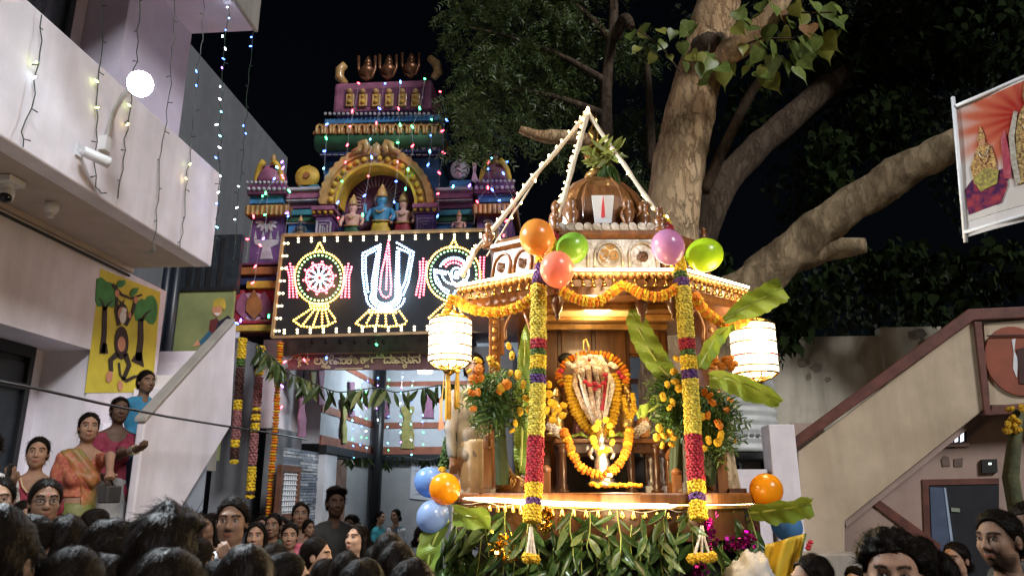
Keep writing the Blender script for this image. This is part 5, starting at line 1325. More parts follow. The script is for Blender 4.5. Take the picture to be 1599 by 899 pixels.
# ---- posts
EZ = lz(427, -.78)       # underside level of the eave at the front
def turned(b, x, y, z0, z1, r):
    h = z1 - z0
    prof = [(r * 1.5, 0), (r * 1.5, .05 * h), (r * .9, .07 * h), (r * 1.25, .12 * h), (r * .8, .18 * h), (r * .95, .5 * h), (r * .8, .8 * h), (r * 1.2, .86 * h), (r * .9, .9 * h), (r * 1.5, .94 * h), (r * 1.5, h)]
    b.lathe(prof, c=(x, y, z0), seg=14)
fx0, fx1 = lx(838, 600, -.70), lx(1078, 600, -.70)
for x, y in ((fx0, -.66), (fx1, -.66)):
    cpart('post', WOOD, lambda b: b.box((x - .035, y - .035, PT), (x + .035, y + .035, EZ)), bevel=.008)
mx0, mx1 = lx(772, 600, -.22), lx(1114, 600, -.22)
for x in (mx0, mx1):
    po = cpart('post', WOOD, lambda b: (b.box((x - .05, -.27, PT), (x + .05, -.17, PT + .55)), b.box((x - .045, -.265, PT + .75), (x + .045, -.175, EZ))), bevel=.01)
    for k in range(9): cpart('post_carving', WOODG, lambda b: b.ball((x, -.27, PT + .8 + .07 * k), .022, 8, 6, ry=.012), po, smooth=True)
    cpart('post_turning', WOOD, lambda b: b.lathe([(.035, .55), (.06, .58), (.03, .62), (.055, .68), (.03, .72), (.05, .75)], c=(x, -.22, PT), seg=14), po, smooth=True)
for x in (-.62, .62):
    cpart('post', WOOD, lambda b: b.box((x - .045, .55, PT), (x + .045, .64, EZ)), bevel=.01)
# newel posts and carved rails at the front sides
for x, y, h in ((lx(852, 735, -.55), -.55, .19), (lx(1056, 735, -.55), -.55, .17), (lx(762, 720, -.45), -.45, .42), (lx(1124, 720, -.45), -.45, .35), (lx(1046, 700, -.2), -.2, .32)):
    cpart('newel_post', WOOD, lambda b: (b.box((x - .032, y - .032, PT), (x + .032, y + .032, PT + h * .72)), b.lathe([(.034, 0), (.040, .02), (.038, h * .14), (.02, h * .25), (.004, h * .28)], c=(x, y, PT + h * .72), seg=12)), smooth=False, bevel=.004)
def scroll_rail(x0, x1, y0, y1, flip):
    r = cpart('carved_rail', WOOD, lambda b: b.prism([(lerp(x0, x1, t), lerp(y0, y1, t), PT + z) for t, z in ((0, 0), (1, 0), (1, .09), (.8, .12), (.6, .11), (.45, .16), (.3, .22), (.12, .23), (0, .26))], (.4 * flip, 1, 0), .03), bevel=.006)
    def q(t, z, d=-.012): return (lerp(x0, x1, t), lerp(y0, y1, t) + d, PT + z)
    for c, rr, n in (((.2, .15), .055, 1.6), ((.55, .07), .045, 1.4), ((.82, .06), .03, 1.2)):
        cpart('scroll', WOODG, lambda b: b.tube([q(c[0] + (rr * (1 - k / 26) / .26) * math.cos(k * n * .35) * .5, c[1] + rr * (1 - k / 26) * math.sin(k * n * .35)) for k in range(22)], .009, 6), r, smooth=True)
    cpart('scroll_stem', WOODG, lambda b: b.tube([q(.05, .02), q(.3, .05), q(.5, .13), q(.75, .10), q(.95, .03)], .01, 6), r, smooth=True)
    return r
scroll_rail(lx(772, 740, -.4), lx(826, 740, -.62), -.40, -.62, 1)
scroll_rail(lx(1112, 740, -.4), lx(1086, 740, -.62), -.40, -.62, -1)
cpart('base_rail', WOODD, lambda b: (b.box((mx0 - .1, -.52, PT), (mx0 + .02, -.44, PT + .03)), b.box((mx1 - .02, -.52, PT), (mx1 + .1, -.44, PT + .03))))
# ---- side screens with lattice and cusped arch
def screen(xa, ya, xb, yb, z0, z1):
    t = cpart('lattice_frame', WOOD, lambda b: (b.bar((xa, ya, z0 + .0), (xa, ya, z1), .03), b.bar((xb, yb, z0), (xb, yb, z1), .03), b.bar((xa, ya, z1 - .015), (xb, yb, z1 - .015), .03), ))
    cpart('cusped_arch', WOOD, lambda b: [b.tube([(lerp(xa, xb, .5 + .42 * math.cos(a) * (1 + .1 * math.cos(5 * a))), lerp(ya, yb, .5 + .42 * math.cos(a)), z0 + (z1 - z0) * (.25 + .42 * math.sin(a) * (1 + .12 * abs(math.sin(2.5 * a))))) for a in np.linspace(PI, 0, 26)], .014, 6)], t, smooth=True)
    n = 7
    for s in (0, 1):
        for k in range(-2, n):
            t0, t1 = k / n, (k + 2.2) / n
            a0, a1 = max(0, t0), min(1, t1)
            if a1 <= a0: continue
            za, zb = (a0 - t0) / (t1 - t0), (a1 - t0) / (t1 - t0)
            if s: za, zb = 1 - za, 1 - zb
            zl = z0 + (z1 - z0) * .66
            cpart('lattice_bar', WOODG, lambda b: b.bar((lerp(xa, xb, a0), lerp(ya, yb, a0), lerp(zl, z1 - .03, za)), (lerp(xa, xb, a1), lerp(ya, yb, a1), lerp(zl, z1 - .03, zb)), .008), t)
    return t
screen(mx0 + .06, -.24, fx0 - .03, -.62, EZ - .50, EZ - .05)
screen(mx1 - .04, -.24, fx1 + .03, -.62, EZ - .50, EZ - .05)
# ---- back wall of panels
by = .50
xo = lx(982, 600, by)
cpart('back_wall', WOOD, lambda b: (b.box((-.64, by + .03, PT), (xo, by + .06, EZ)), b.box((xo + .001, by + .03, lz(556, by)), (.64, by + .06, EZ))))
for k in range(4):
    x0 = -.60 + k * .30
    cpart('back_panel', WOOD, lambda b: b.box((x0 + .015, by + .008, PT + .42 if x0 + .2 < xo else lz(552, by)), (x0 + .285, by + .03, EZ - .12)), bevel=.008)
    cpart('back_stile', WOODD, lambda b: b.box((x0 - .014, by, PT if x0 < xo + .05 else lz(554, by)), (x0 + .014, by + .029, EZ - .02)))
for s, xx in ((-1, mx0), (1, mx1)):
    cpart('side_panel', WOOD, lambda b: b.box((xx - .012, -.14, PT + .5), (xx + .012, by, EZ - .05)))
# ---- eave and roof
eave = [(lx(848, 425, -.80), -.80), (lx(1068, 425, -.80), -.80), (lx(1166, 448, -.32), -.32), (lx(1166, 448, -.32), .55), (.45, .95), (-.50, .95), (lx(714, 443, -.36), .55), (lx(714, 443, -.36), -.36)]
RC = (sum(p[0] for p in eave) / 8, .08)
def poly_at(k, z, c=RC): return [(c[0] + (x - c[0]) * k, c[1] + (y - c[1]) * k, z) for x, y in eave]
def loft(b, rings):
    n = len(rings[0]); vs = [p for r in rings for p in r]; fs = []
    for j in range(len(rings) - 1):
        for i in range(n):
            i2 = (i + 1) % n; fs.append((j * n + i, j * n + i2, (j + 1) * n + i2, (j + 1) * n + i))
    fs.append(tuple(range(n - 1, -1, -1))); fs.append(tuple((len(rings) - 1) * n + i for i in range(n)))
    b.add(vs, fs)
cpart('eave', WOOD, lambda b: loft(b, [poly_at(.93, EZ - .085), poly_at(.99, EZ - .05), poly_at(1.0, EZ - .02), poly_at(1.0, EZ + .005), poly_at(.97, EZ + .02), poly_at(.86, EZ + .03)]))
cpart('ceiling', WOOD, lambda b: loft(b, [poly_at(.90, EZ - .15), poly_at(.93, EZ - .15), poly_at(.93, EZ - .087)]))
for k in range(3):
    yb_ = -.5 + .35 * k
    cpart('ceiling_beam', WOODG, lambda b: b.box((-.58, yb_, EZ - .20), (.60, yb_ + .05, EZ - .152)), bevel=.006)
cpart('ceiling_tray', mat('pale_ceiling', (.55, .40, .18), .5, var=.1), lambda b: b.box((-.36, -.44, EZ - .175), (.20, -.16, EZ - .151)))
for x, y in ((lx(870, 490, -.70), -.70), (lx(1003, 490, -.62), -.62), (lx(1052, 490, -.70), -.70)):
    cpart('drop_finial', WOODD, lambda b: b.lathe([(.03, 0), (.045, -.03), (.03, -.06), (.05, -.1), (.035, -.16), (.012, -.2), (.02, -.215), (.004, -.24)], c=(x, y, EZ - .09), seg=12), smooth=True)
fr = [Vector(C(*p)) for p in poly_at(1.0, EZ - .035)]
for i in (7, 0, 1):
    a_, c_ = fr[i], fr[(i + 1) % 8]
    n_ = int((c_ - a_).length / .075)
    bells([vl(a_, c_, .02), vl(a_, c_, .98)], n_, ch, .01, .95)
    dn = (c_ - a_).normalized(); out_ = Vector((dn.y, -dn.x, 0))
    b = MB(); b.tube([a_ + out_ * .016 + Vector((0, 0, .055)), c_ + out_ * .016 + Vector((0, 0, .055))], .009, 8); b.build('led_strip', LEDW, ch, smooth=True)
    b = MB()
    for k in range(int((c_ - a_).length / .05)):
        q = vl(a_, c_, (k + .5) / int((c_ - a_).length / .05)) + out_ * .012
        b.ball(tuple(q + Vector((0, 0, .008))), .022, 8, 6)
    b.build('scalloped_edge', WOODG, ch, smooth=True)
# drum with arch reliefs
DZ0, DZ1 = EZ + .03, lz(366, -.52)
cpart('drum', WOOD, lambda b: loft(b, [poly_at(.80, DZ0 - .005), poly_at(.77, DZ0 + .04), poly_at(.74, DZ1 - .06), poly_at(.78, DZ1 - .03), poly_at(.78, DZ1)]))
dr_ = [Vector(p) for p in poly_at(.775, DZ0 + .03)]; dr2_ = [Vector(p) for p in poly_at(.745, DZ1 - .06)]
def drum_face(i, n, m):
    a0, a1, b0, b1 = dr_[i], dr_[(i + 1) % 8], dr2_[i], dr2_[(i + 1) % 8]
    dn = (a1 - a0).normalized(); out_ = Vector((dn.y, -dn.x, 0))
    def q(u, v, d=.012): return vl(vl(a0, a1, u), vl(b0, b1, u), v) + out_ * d
    f = cpart('drum_panel', m, lambda b: b.prism([q(.01, .02, .016), q(.99, .02, .016), q(.99, .98, .016), q(.01, .98, .016)], -out_, .012))
    for k in range(n):
        u = (k + .5) / n; w = .40 / n
        cpart('arch_relief', m, lambda b: b.tube([q(u - w, .05, .022), q(u - w, .5, .022)] + [q(u - w * math.cos(t), .5 + .38 * math.sin(t), .022) for t in np.linspace(.3, PI - .3, 7)] + [q(u + w, .5, .022), q(u + w, .05, .022)], .011, 6), f, smooth=True)
        if not (m is SILV and k == 1):
            cpart('arch_rosette', WOODD, lambda b: b.flower((0, 0, 0), .05, .03, M=Matrix.Translation(q(u, .45, .02)) @ Matrix.Rotation(PI / 2, 4, 'X')), f)
    return f, q
f_, q_ = drum_face(0, 3, SILV)
drum_face(7, 3, WOOD); drum_face(1, 3, WOOD)
cpart('om_medallion', SILV, lambda b: b.lathe([(.085, 0), (.088, .008), (.08, .016), (.074, .006), (.01, .006)], M=Matrix.Translation(q_(.5, .45, .02)) @ Matrix.Rotation(PI / 2, 4, 'X'), seg=28), f_, smooth=True)
pz = CM @ q_(.5, .45, .032)
cu = bpy.data.curves.new('om', 'FONT'); cu.body = 'ॐ'; cu.size = .17; cu.extrude = .006; cu.align_x = 'CENTER'; cu.offset = .002
ob = bpy.data.objects.new('tmp', cu); COL.objects.link(ob)
me = bpy.data.meshes.new_from_object(ob.evaluated_get(bpy.context.evaluated_depsgraph_get())); bpy.data.objects.remove(ob)
me.materials.clear(); me.materials.append(WOODG)
inst('om_letter', me, f_, pz + Vector((0, 0, -.055)), (PI / 2, 0, YAW))
# frieze of scallops above the drum
for k in range(12):
    t = (k + .5) / 12
    cpart('frieze_scallop', SILV, lambda b: b.lathe([(.001, -.008), (.03, -.006), (.034, 0), (.03, .006)], M=Matrix.Translation((lerp(-.38, .44, t), -.60, DZ1 + .035)) @ Matrix.Rotation(PI / 2, 4, 'X'), seg=14))
cpart('frieze', SILV, lambda b: b.box((-.42, -.598, DZ1 + .001), (.48, -.55, DZ1 + .05)), bevel=.006)
cpart('upper_cornice', WOOD, lambda b: loft(b, [poly_at(.74, DZ1 + .002), poly_at(.72, DZ1 + .05), poly_at(.60, DZ1 + .09), poly_at(.50, DZ1 + .10)]))
for x, y in ((lx(762, 395, -.22), -.22), (lx(868, 372, -.58), -.58), (lx(1032, 372, -.58), -.58), (lx(1098, 372, -.1), -.1), (lx(844, 345, .1), .1)):
    cpart('corner_finial', WOOD, lambda b: b.lathe([(.05, 0), (.055, .03), (.03, .05), (.052, .09), (.05, .11), (.02, .13), (.028, .15), (.022, .19), (.03, .2), (.004, .22)], c=(x, y, DZ1 - .01), seg=14), smooth=True)
# dome
dcx, dcy = lx(934, 330, 0.0), 0.0
dz0, dz1 = DZ1 + .08, lz(279, 0.0)
dr0 = (lx(1006, 340, 0) - lx(864, 340, 0)) / 2
dh = dz1 - dz0
N8 = 16
rings = []
for q, z in ((1.0, 0), (1.08, .12), (1.10, .28), (1.03, .48), (.86, .68), (.60, .85), (.34, .95), (.16, 1.0), (.12, 1.03)):
    rings.append([(dcx + dr0 * q * (1.0 if i % 2 else .93) * math.cos(2 * PI * i / N8), dcy + dr0 * q * (1.0 if i % 2 else .93) * math.sin(2 * PI * i / N8), dz0 + dh * z) for i in range(N8)])
dm = cpart('dome', WOOD, lambda b: loft(b, rings), bevel=.006)
for i in range(1, 16, 2): cpart('dome_rib', WOOD, lambda b: b.tube([r_[i] for r_ in rings[:-1]], .012, 6), dm, smooth=True)
cpart('dome_collar', WOODG, lambda b: b.lathe([(.09, 0), (.11, .02), (.10, .05), (.06, .07)], c=(dcx, dcy, dz1 - .01), seg=16), dm, smooth=True)
for px, yl in ((868, -.38), (893, -.46), (980, -.46), (1005, -.38)):
    x = lx(px, 345, yl)
    cpart('dome_baluster', WOOD, lambda b: b.lathe([(.05, 0), (.055, .03), (.035, .05), (.058, .1), (.052, .14), (.03, .17), (.04, .2), (.03, .24), (.004, .27)], c=(x, yl, dz0 - .01), seg=14), dm, smooth=True)
cpart('dome_base', WOODD, lambda b: b.lathe([(dr0 * 1.12, 0), (dr0 * 1.16, .02), (dr0 * 1.06, .05)], c=(dcx, dcy, dz0 - .045), seg=24), dm, smooth=False)
nm = cpart('forehead_plaque', mat('plaque_white', (.66, .66, .66), .4, var=.05), lambda b: b.prism([tuple(CM.inverted() @ LP(x, y, -.52)) for x, y in ((929, 348), (955, 348), (959, 305), (924, 305))], (0, 1, 0), .012))
cpart('plaque_mark', mat('plaque_red', (.6, .03, .03), .4, var=.05), lambda b: b.prism([tuple(CM.inverted() @ LP(x, y, -.525)) for x, y in ((939, 338), (942, 340), (945, 338), (944, 322), (942, 305), (940, 322))], (0, 1, 0), .012), nm)
cpart('plaque_shelf', SILV, lambda b: b.box((dcx - .13, -.56, dz0 - .03), (dcx + .19, -.46, dz0 - .015)))
# kalasha finial
kz = dz1 + .05
kl = cpart('kalasha', BRASS, lambda b: b.lathe([(.06, 0), (.075, .02), (.04, .05), (.03, .07), (.09, .12), (.115, .18), (.10, .23), (.05, .27), (.06, .29), (.045, .32), (.075, .36), (.06, .42), (.025, .47), (.03, .49), (.005, .58)], c=(dcx, dcy, kz), seg=18), smooth=True)
# ---------------------------------------------------------------- cords with bulbs from the apex
AP = LP(918, 176, 0)
CLOTH = mat('cord_cloth', (.62, .52, .38), .8, var=.1, vscale=20, bump=.4)
def cord(label, pts, w, nb_, side=1):
    t = thing('lighted_cord', label, 'cord', pts[-1], group='white cloth cords running to the chariot peak')
    b = MB()
    P_ = [Vector(p) for p in pts]
    seg = []
    for a, c in zip(P_[:-1], P_[1:]):
        for k in range(10): seg.append(vl(a, c, k / 10) + Vector((0, 0, -.012 * math.sin(PI * k / 10))))
    seg.append(P_[-1])
    b.tube(seg, [w * (1 + .15 * math.sin(i * 1.3)) for i in range(len(seg))], 8); b.build('cloth', CLOTH, t, smooth=True)
    for k in range(nb_):
        u = (k + random.uniform(.1, .9)) / nb_ * (len(seg) - 1.001); i = int(u)
        q = vl(seg[i], seg[i + 1], u - i) + XA * side * (w + .006) + Vector((0, -w * .6, .008))
        inst('bulb', BULBS['gold'], t, q, (random.uniform(-1, 1), random.uniform(-1, 1), 0), .85)
    return t
ptL = LP(868, 350, -.45); ptR = LP(1036, 345, -.45); ptF = LP(742, 392, -.1)
cord('pale cord with bulbs running from the peak far down to the outer roof corner', [AP, vl(AP, ptF, .5) + Vector((0, 0, .02)), ptF, LP(722, 430, -.35)], .02, 26, -1)
cord('thin bare cord beside the long lighted one', [vl(AP, ptF, .45), LP(800, 335, -.1), LP(760, 400, -.1)], .008, 4, 1)
cord('pale cord with bulbs falling steeply to the balloons above the green balloon', [AP, vl(AP, ptL, .5), ptL], .021, 18, -1)
cord('bare pale cord running down toward the lilac balloon', [AP, vl(AP, ptR, .5), ptR], .019, 7, -1)
inst('bulb', BULBS['gold'], ch, AP + Vector((0, -.02, .02)), (0, 0, 0), 2.0)
inst('bulb', BULBS['gold'], ch, LP(1041, 341, -.5), (0, 0, 0), 2.0)
# ---------------------------------------------------------------- garlands
PETAL = {n: mat('petal_' + n, c, .7, var=.25, vscale=40, bump=.5, bscale=120, island=.2) for n, c in dict(lime=(.62, .50, .06), yellow=(.70, .48, .02), red=(.36, .012, .03), green=(.06, .12, .02), violet=(.09, .03, .17), white=(.70, .62, .52), orange=(.74, .24, .01), pink=(.30, .12, .12), dark=(.06, .02, .015), cream=(.70, .52, .36)).items()}
def petal_tube(name, pts, r, m, par, dens=1.0, fr_=.021):
    """Garland section: rows of ruffled blooms round a core, joined."""
    P_ = [Vector(p) for p in pts]; b = MB(); core = MB(); core.tube(P_, r * .8, 10)
    L_ = sum((c - a).length for a, c in zip(P_[:-1], P_[1:])); rows = max(1, int(L_ / (fr_ * .85)))
    b.v += core.v; b.f += core.f; b.mi += core.mi; b.sm += core.sm
    n = max(6, int(2 * PI * r / (fr_ * 1.25)))
    for j in range(rows):
        s = L_ * (j + .5) / rows
        for a, c in zip(P_[:-1], P_[1:]):
            d = (c - a).length
            if s <= d: break
            s -= d
        p = vl(a, c, min(1, s / d)); t = (c - a).normalized(); sd = t.orthogonal().normalized(); u = t.cross(sd)
        for k in range(n):
            an = 2 * PI * (k + .5 * (j % 2) + random.uniform(-.15, .15)) / n
            o_ = sd * math.cos(an) + u * math.sin(an)
            M = Matrix.Translation(p + o_ * r * random.uniform(.82, .98) + t * random.uniform(-.004, .004)) @ frame_to(o_ + Vector((random.uniform(-.3, .3), random.uniform(-.3, .3), random.uniform(-.3, .3))))
            b.flower((0, 0, 0), fr_ * random.uniform(.75, 1.1) * .62, fr_ * .5, n=6, M=M)
    o = b.build(name, PETAL[m], par)
    return o
def pole_garland(label, path, secs, r):
    """path: list of (py, point) top to bottom; secs: (y0, y1, colour)."""
    def at(py):
        for (a, p), (c, q) in zip(path[:-1], path[1:]):
            if a <= py <= c: return vl(p, q, (py - a) / (c - a))
        return path[-1][1] if py > path[-1][0] else path[0][1]
    t = thing('flower_column', label, 'garland', path[-1][1], group='flower wrapped poles of the chariot')
    for y0, y1, c in secs:
        ys = [y0] + [y for y, _ in path if y0 < y < y1] + [y1]
        petal_tube('petal_section', [at(y) for y in ys], r * (1.0 if c not in ('violet', 'green') else .95), c, t)
    return t
def PL(px, py, yl): return (py, LP(px, py, yl))
pole_garland('tall flower column left of the shrine opening', [PL(868, 352, -.46), PL(850, 400, -.78), PL(841, 450, -.84), PL(840, 600, -.86), PL(834, 750, -.98), PL(831, 815, -1.06)],
             [(354, 366, 'yellow'), (366, 378, 'red'), (378, 398, 'yellow'), (398, 415, 'yellow'), (415, 444, 'violet'), (447, 531, 'lime'), (531, 546, 'red'), (546, 556, 'green'), (556, 577, 'yellow'), (577, 585, 'green'), (585, 600, 'violet'), (600, 684, 'lime'), (684, 755, 'red'), (755, 779, 'yellow'), (779, 789, 'violet'), (789, 816, 'yellow')], .056)
pole_garland('tall flower column right of the shrine opening', [PL(1035, 345, -.46), PL(1056, 400, -.78), PL(1066, 450, -.84), PL(1078, 600, -.86), PL(1087, 750, -.98), PL(1091, 812, -1.05)],
             [(345, 357, 'yellow'), (357, 370, 'red'), (370, 380, 'yellow'), (404, 426, 'yellow'), (426, 436, 'green'), (436, 449, 'violet'), (449, 530, 'lime'), (530, 547, 'red'), (547, 557, 'green'), (557, 578, 'yellow'), (578, 592, 'violet'), (592, 681, 'lime'), (681, 751, 'red'), (751, 770, 'yellow'), (770, 783, 'violet'), (783, 811, 'yellow')], .056)
def spl(pts, n=16):
    P_ = [Vector(p) for p in pts]; out = []
    for i in range(len(P_) - 1):
        p0 = P_[max(i - 1, 0)]; p1 = P_[i]; p2 = P_[i + 1]; p3 = P_[min(i + 2, len(P_) - 1)]
        for k in range(n):
            t = k / n
            out.append(.5 * ((2 * p1) + (-p0 + p2) * t + (2 * p0 - 5 * p1 + 4 * p2 - p3) * t * t + (-p0 + 3 * p1 - 3 * p2 + p3) * t ** 3))
    out.append(P_[-1]); return out
def swag(label, pts, r, cols, step=.6, group='marigold swags of the chariot', name='marigold_garland', par=None, flat=.75):
    """String of marigolds, each bloom its own part."""
    P_ = spl(pts); t = par or thing(name, label, 'garland', P_[0], group=group)
    L_ = [0]
    for a, c in zip(P_[:-1], P_[1:]): L_.append(L_[-1] + (c - a).length)
    n = max(2, int(L_[-1] / (r * step)))
    for k in range(n + 1):
        s = L_[-1] * k / n; i = max(0, min(len(P_) - 2, next((j for j in range(len(P_) - 1) if L_[j + 1] >= s), len(P_) - 2)))
        p = vl(P_[i], P_[i + 1], (s - L_[i]) / max(1e-6, L_[i + 1] - L_[i])); d = P_[i + 1] - P_[i]
        c = cols[k % len(cols)]; sc = r * random.uniform(.9, 1.1)
        M = Matrix.Translation(p + Vector((random.uniform(-.004, .004),) * 3)) @ frame_to(d) @ Matrix.Rotation(random.uniform(0, 6), 4, 'Z') @ Matrix.Diagonal((sc, sc, sc * flat, 1))
        inst('bloom', FLOWER_O if c == 'o' else FLOWER_Y, t, M=M)
    return t
swag('marigold swag across the front eave beneath the light strip', [LP(878, 454, -.82), LP(905, 468, -.86), LP(935, 470, -.87), LP(960, 453, -.86), LP(975, 446, -.85), LP(1000, 458, -.87), LP(1030, 463, -.87), LP(1058, 450, -.84)], .040, 'yoyyo')
swag('marigold swag along the near side eave towards the glowing lantern', [LP(708, 468, -.42), LP(740, 483, -.52), LP(775, 487, -.66), LP(810, 478, -.78), LP(832, 462, -.83)], .040, 'yyo')
swag('marigold swag falling from the right column towards the far lantern', [LP(1085, 462, -.80), LP(1098, 482, -.72), LP(1120, 500, -.62), LP(1145, 507, -.50), LP(1170, 498, -.42)], .040, 'ooy')
swag('short marigold tail above the left lantern', [LP(706, 462, -.45), LP(700, 480, -.45), LP(698, 496, -.45)], .030, 'yo')
# hanging tassels at the foot of the columns
def foot_tassel(label, px, py, spread, yl):
    t = thing('flower_tassel', label, 'tassel', LP(px, py + 50, yl), group='white strings with yellow flowers below the platform')
    for k, dx in enumerate((-spread, 0, spread)):
        b = MB(); b.tube([LP(px, py, yl) + Vector((0, 0, 0)), LP(px + dx * .4, py + 22, yl - .01), LP(px + dx, py + 44, yl - .02)], .009, 6, jit=.3); b.build('string', PETAL['white'], t)
    for k in range(5):
        dx = lerp(-spread * 1.4, spread * 1.4, k / 4)
        inst('bloom', FLOWER_Y, t, LP(px + dx, py + 48 + random.uniform(-2, 4), yl - .02), (random.uniform(0, 3), random.uniform(0, 3), 0), .036)
foot_tassel('white string tassel with yellow flowers below the left flower column', 829, 822, 6, -1.06)
foot_tassel('white string tassel with yellow flowers below the right flower column', 1096, 820, 11, -1.06)
# ---------------------------------------------------------------- lanterns
def lantern(label, px, y0, y1, wpx, yl, tass, power, spare):
    c = LP(px, (y0 + y1) / 2, yl); r = wpx / 2 * (DC + yl) * 1.0 / FPX * .99
    zt, zb = LP(px, y0, yl).z, LP(px, y1, yl).z
    t = thing('hanging_lantern', label, 'lantern', (c.x, c.y, zb), group='bead lanterns hung from the chariot eave')
    em = glow('lantern_glow', (1, .78, .50), 1.0)
    b = MB(); n = 40
    for k in range(n):
        a = 2 * PI * k / n; x, y = c.x + r * math.cos(a), c.y + r * math.sin(a)
        b.tube([(x, y, zb)] + [(x, y, lerp(zb, zt, j / 8)) for j in range(1, 9)], [r * .085 * (1.0 if j % 2 else .7) for j in range(9)], 5)
    o = b.build('bead_curtain', em, t); o['kind'] = 'stuff'
    gold = BRASS
    for z, rr in ((zt, 1.04), (zb, 1.03), (lerp(zb, zt, .36), 1.08), (lerp(zb, zt, .62), 1.08), (lerp(zb, zt, .14), 1.08), (lerp(zb, zt, .86), 1.08)):
        b = MB(); b.tube([(c.x + r * rr * math.cos(2 * PI * k / 24), c.y + r * rr * math.sin(2 * PI * k / 24), z) for k in range(25)], .009 if rr < 1.05 else .006, 6); b.build('ring', gold if z != lerp(zb, zt, .36) or spare else PETAL['red'], t, smooth=True)
    for z, up in ((zt, 1), (zb, -1)):
        b = MB()
        for k in range(12):
            a = 2 * PI * k / 12
            b.tube([(c.x + r * math.cos(a), c.y + r * math.sin(a), z), (c.x + r * .75 * math.cos(a + .1), c.y + r * .75 * math.sin(a + .1), z + up * .03), (c.x + r * .3 * math.cos(a), c.y + r * .3 * math.sin(a), z + up * .055)], .006, 5)
        b.lathe([(r * .3, 0), (r * .35, .02 * up), (r * .1, .05 * up)], c=(c.x, c.y, z + .045 * up), seg=12)
        b.build('filigree', gold, t, smooth=True)
    b = MB(); b.tube([(c.x, c.y, zt + .08), (c.x, c.y, zt + .20)], .006, 6); b.build('chain', gold, t)
    for dx, ln, w in tass:
        T0 = Vector((c.x + dx, c.y, zb - .07)); ts = MAR_Y
        b = MB(); b.tube([T0 + Vector((0, 0, .05)), T0], .012, 6); b.ball(tuple(T0), .02, 8, 6)
        for k in range(26):
            a = random.uniform(0, 6.28); q = math.sqrt(random.random()) * w
            b.tube([T0 + Vector((q * .5 * math.cos(a), q * .5 * math.sin(a), 0)), T0 + Vector((q * math.cos(a), q * math.sin(a), -ln * .5)), T0 + Vector((q * 1.05 * math.cos(a), q * 1.05 * math.sin(a), -ln * random.uniform(.93, 1)))], .004, 4)
        o = b.build('tassel', mat('tassel_silk', (.66, .40, .06), .6, var=.2, vscale=20), t)
    lamp('lantern_light', c + Vector((0, 0, 0)), power, (1, .70, .34), r * .5)
    lamp('lantern_outer_light', c + Vector((0, -r * 1.5, 0)), power * .35, (1, .70, .34), r * .6)
    return t
lantern('glowing bead lantern hanging left of the chariot with long yellow tassels', 703, 500, 566, 64, -.42, ((-.02, .36, .035), (.06, .28, .02)), 22, 1)
lantern('glowing bead lantern at the right of the chariot behind banana leaves', 1177, 508, 584, 66, -.30, ((.01, .15, .02),), 22, 0)
# ---------------------------------------------------------------- balloons
def balloon(label, px, py, wpx, yl, col, tip=(0, 0, -1), st=1.1):
    c = LP(px, py, yl); r = wpx / 2 * (DC + yl) / FPX
    M = Matrix.Translation(c) @ frame_to(-Vector(tip)) if True else None
    m = mat('balloon_' + label.split()[0], col, .22, var=.03, spec=.6, trans=0.0)
    nt = m.node_tree; bs_ = nt.nodes['Principled BSDF']
    bs_.inputs['Roughness'].default_value = .25
    tr = nt.nodes.new('ShaderNodeBsdfTranslucent'); tr.inputs[0].default_value = (*[min(1, v * 1.3) for v in col], 1); mx = nt.nodes.new('ShaderNodeMixShader'); mx.inputs[0].default_value = .4
    nt.links.new(bs_.outputs[0], mx.inputs[1]); nt.links.new(tr.outputs[0], mx.inputs[2]); nt.links.new(mx.outputs[0], nt.nodes['Material Output'].inputs[0])
    b = MB()
    prof = []
    for k in range(17):
        a = -PI / 2 + PI * k / 16; z = math.sin(a) * st; rr = math.cos(a)
        if z < 0: rr *= 1 - .10 * (z * z)
        prof.append((max(.02, rr) * r, z * r))
    b.lathe(prof, seg=28, M=M)
    b.lathe([(.06 * r, -st * r - .10 * r), (.10 * r, -st * r - .09 * r), (.03 * r, -st * r + .01)], seg=10, M=M)
    o = b.build('balloon', m, smooth=True, origin=c)
    return tag(o, label, 'balloon', 'balloons tied to the chariot')
balloon('apricot balloon highest of the left cluster on the roof', 839, 371, 58, -.95, (.62, .30, .06), (.3, 0, -1))
balloon('dull green balloon behind the coral one on the roof', 893, 388, 52, -.78, (.22, .42, .05), (-.6, 0, -.5))
balloon('coral balloon with bright reflections in front of the eave light', 870, 421, 56, -1.0, (.74, .30, .20), (.15, .5, -1))
balloon('lilac balloon at the top of the right flower column', 1043, 386, 55, -.95, (.52, .27, .45), (.3, .2, -1))
balloon('lime balloon rightmost on the roof', 1100, 398, 56, -.80, (.42, .58, .03), (-1, 0, -.1))
balloon('sky-blue balloon behind the orange one at the platform corner', 671, 753, 44, -.42, (.20, .36, .68), (.5, 0, -.4))
balloon('orange balloon beside the left end of the platform light', 695, 763, 47, -.55, (.78, .36, .01), (.4, .6, -.6), 1.06)
balloon('pale blue balloon lowest at the platform corner', 676, 805, 47, -.52, (.30, .42, .66), (.5, .3, .6))
balloon('bright orange balloon at the right end of the platform light', 1196, 765, 49, -.55, (.78, .34, .01), (-.5, .5, -.6), 1.05)
balloon('blue balloon hidden behind the lower right banana leaf', 1228, 820, 44, -.40, (.10, .26, .50), (-.5, 0, .6))
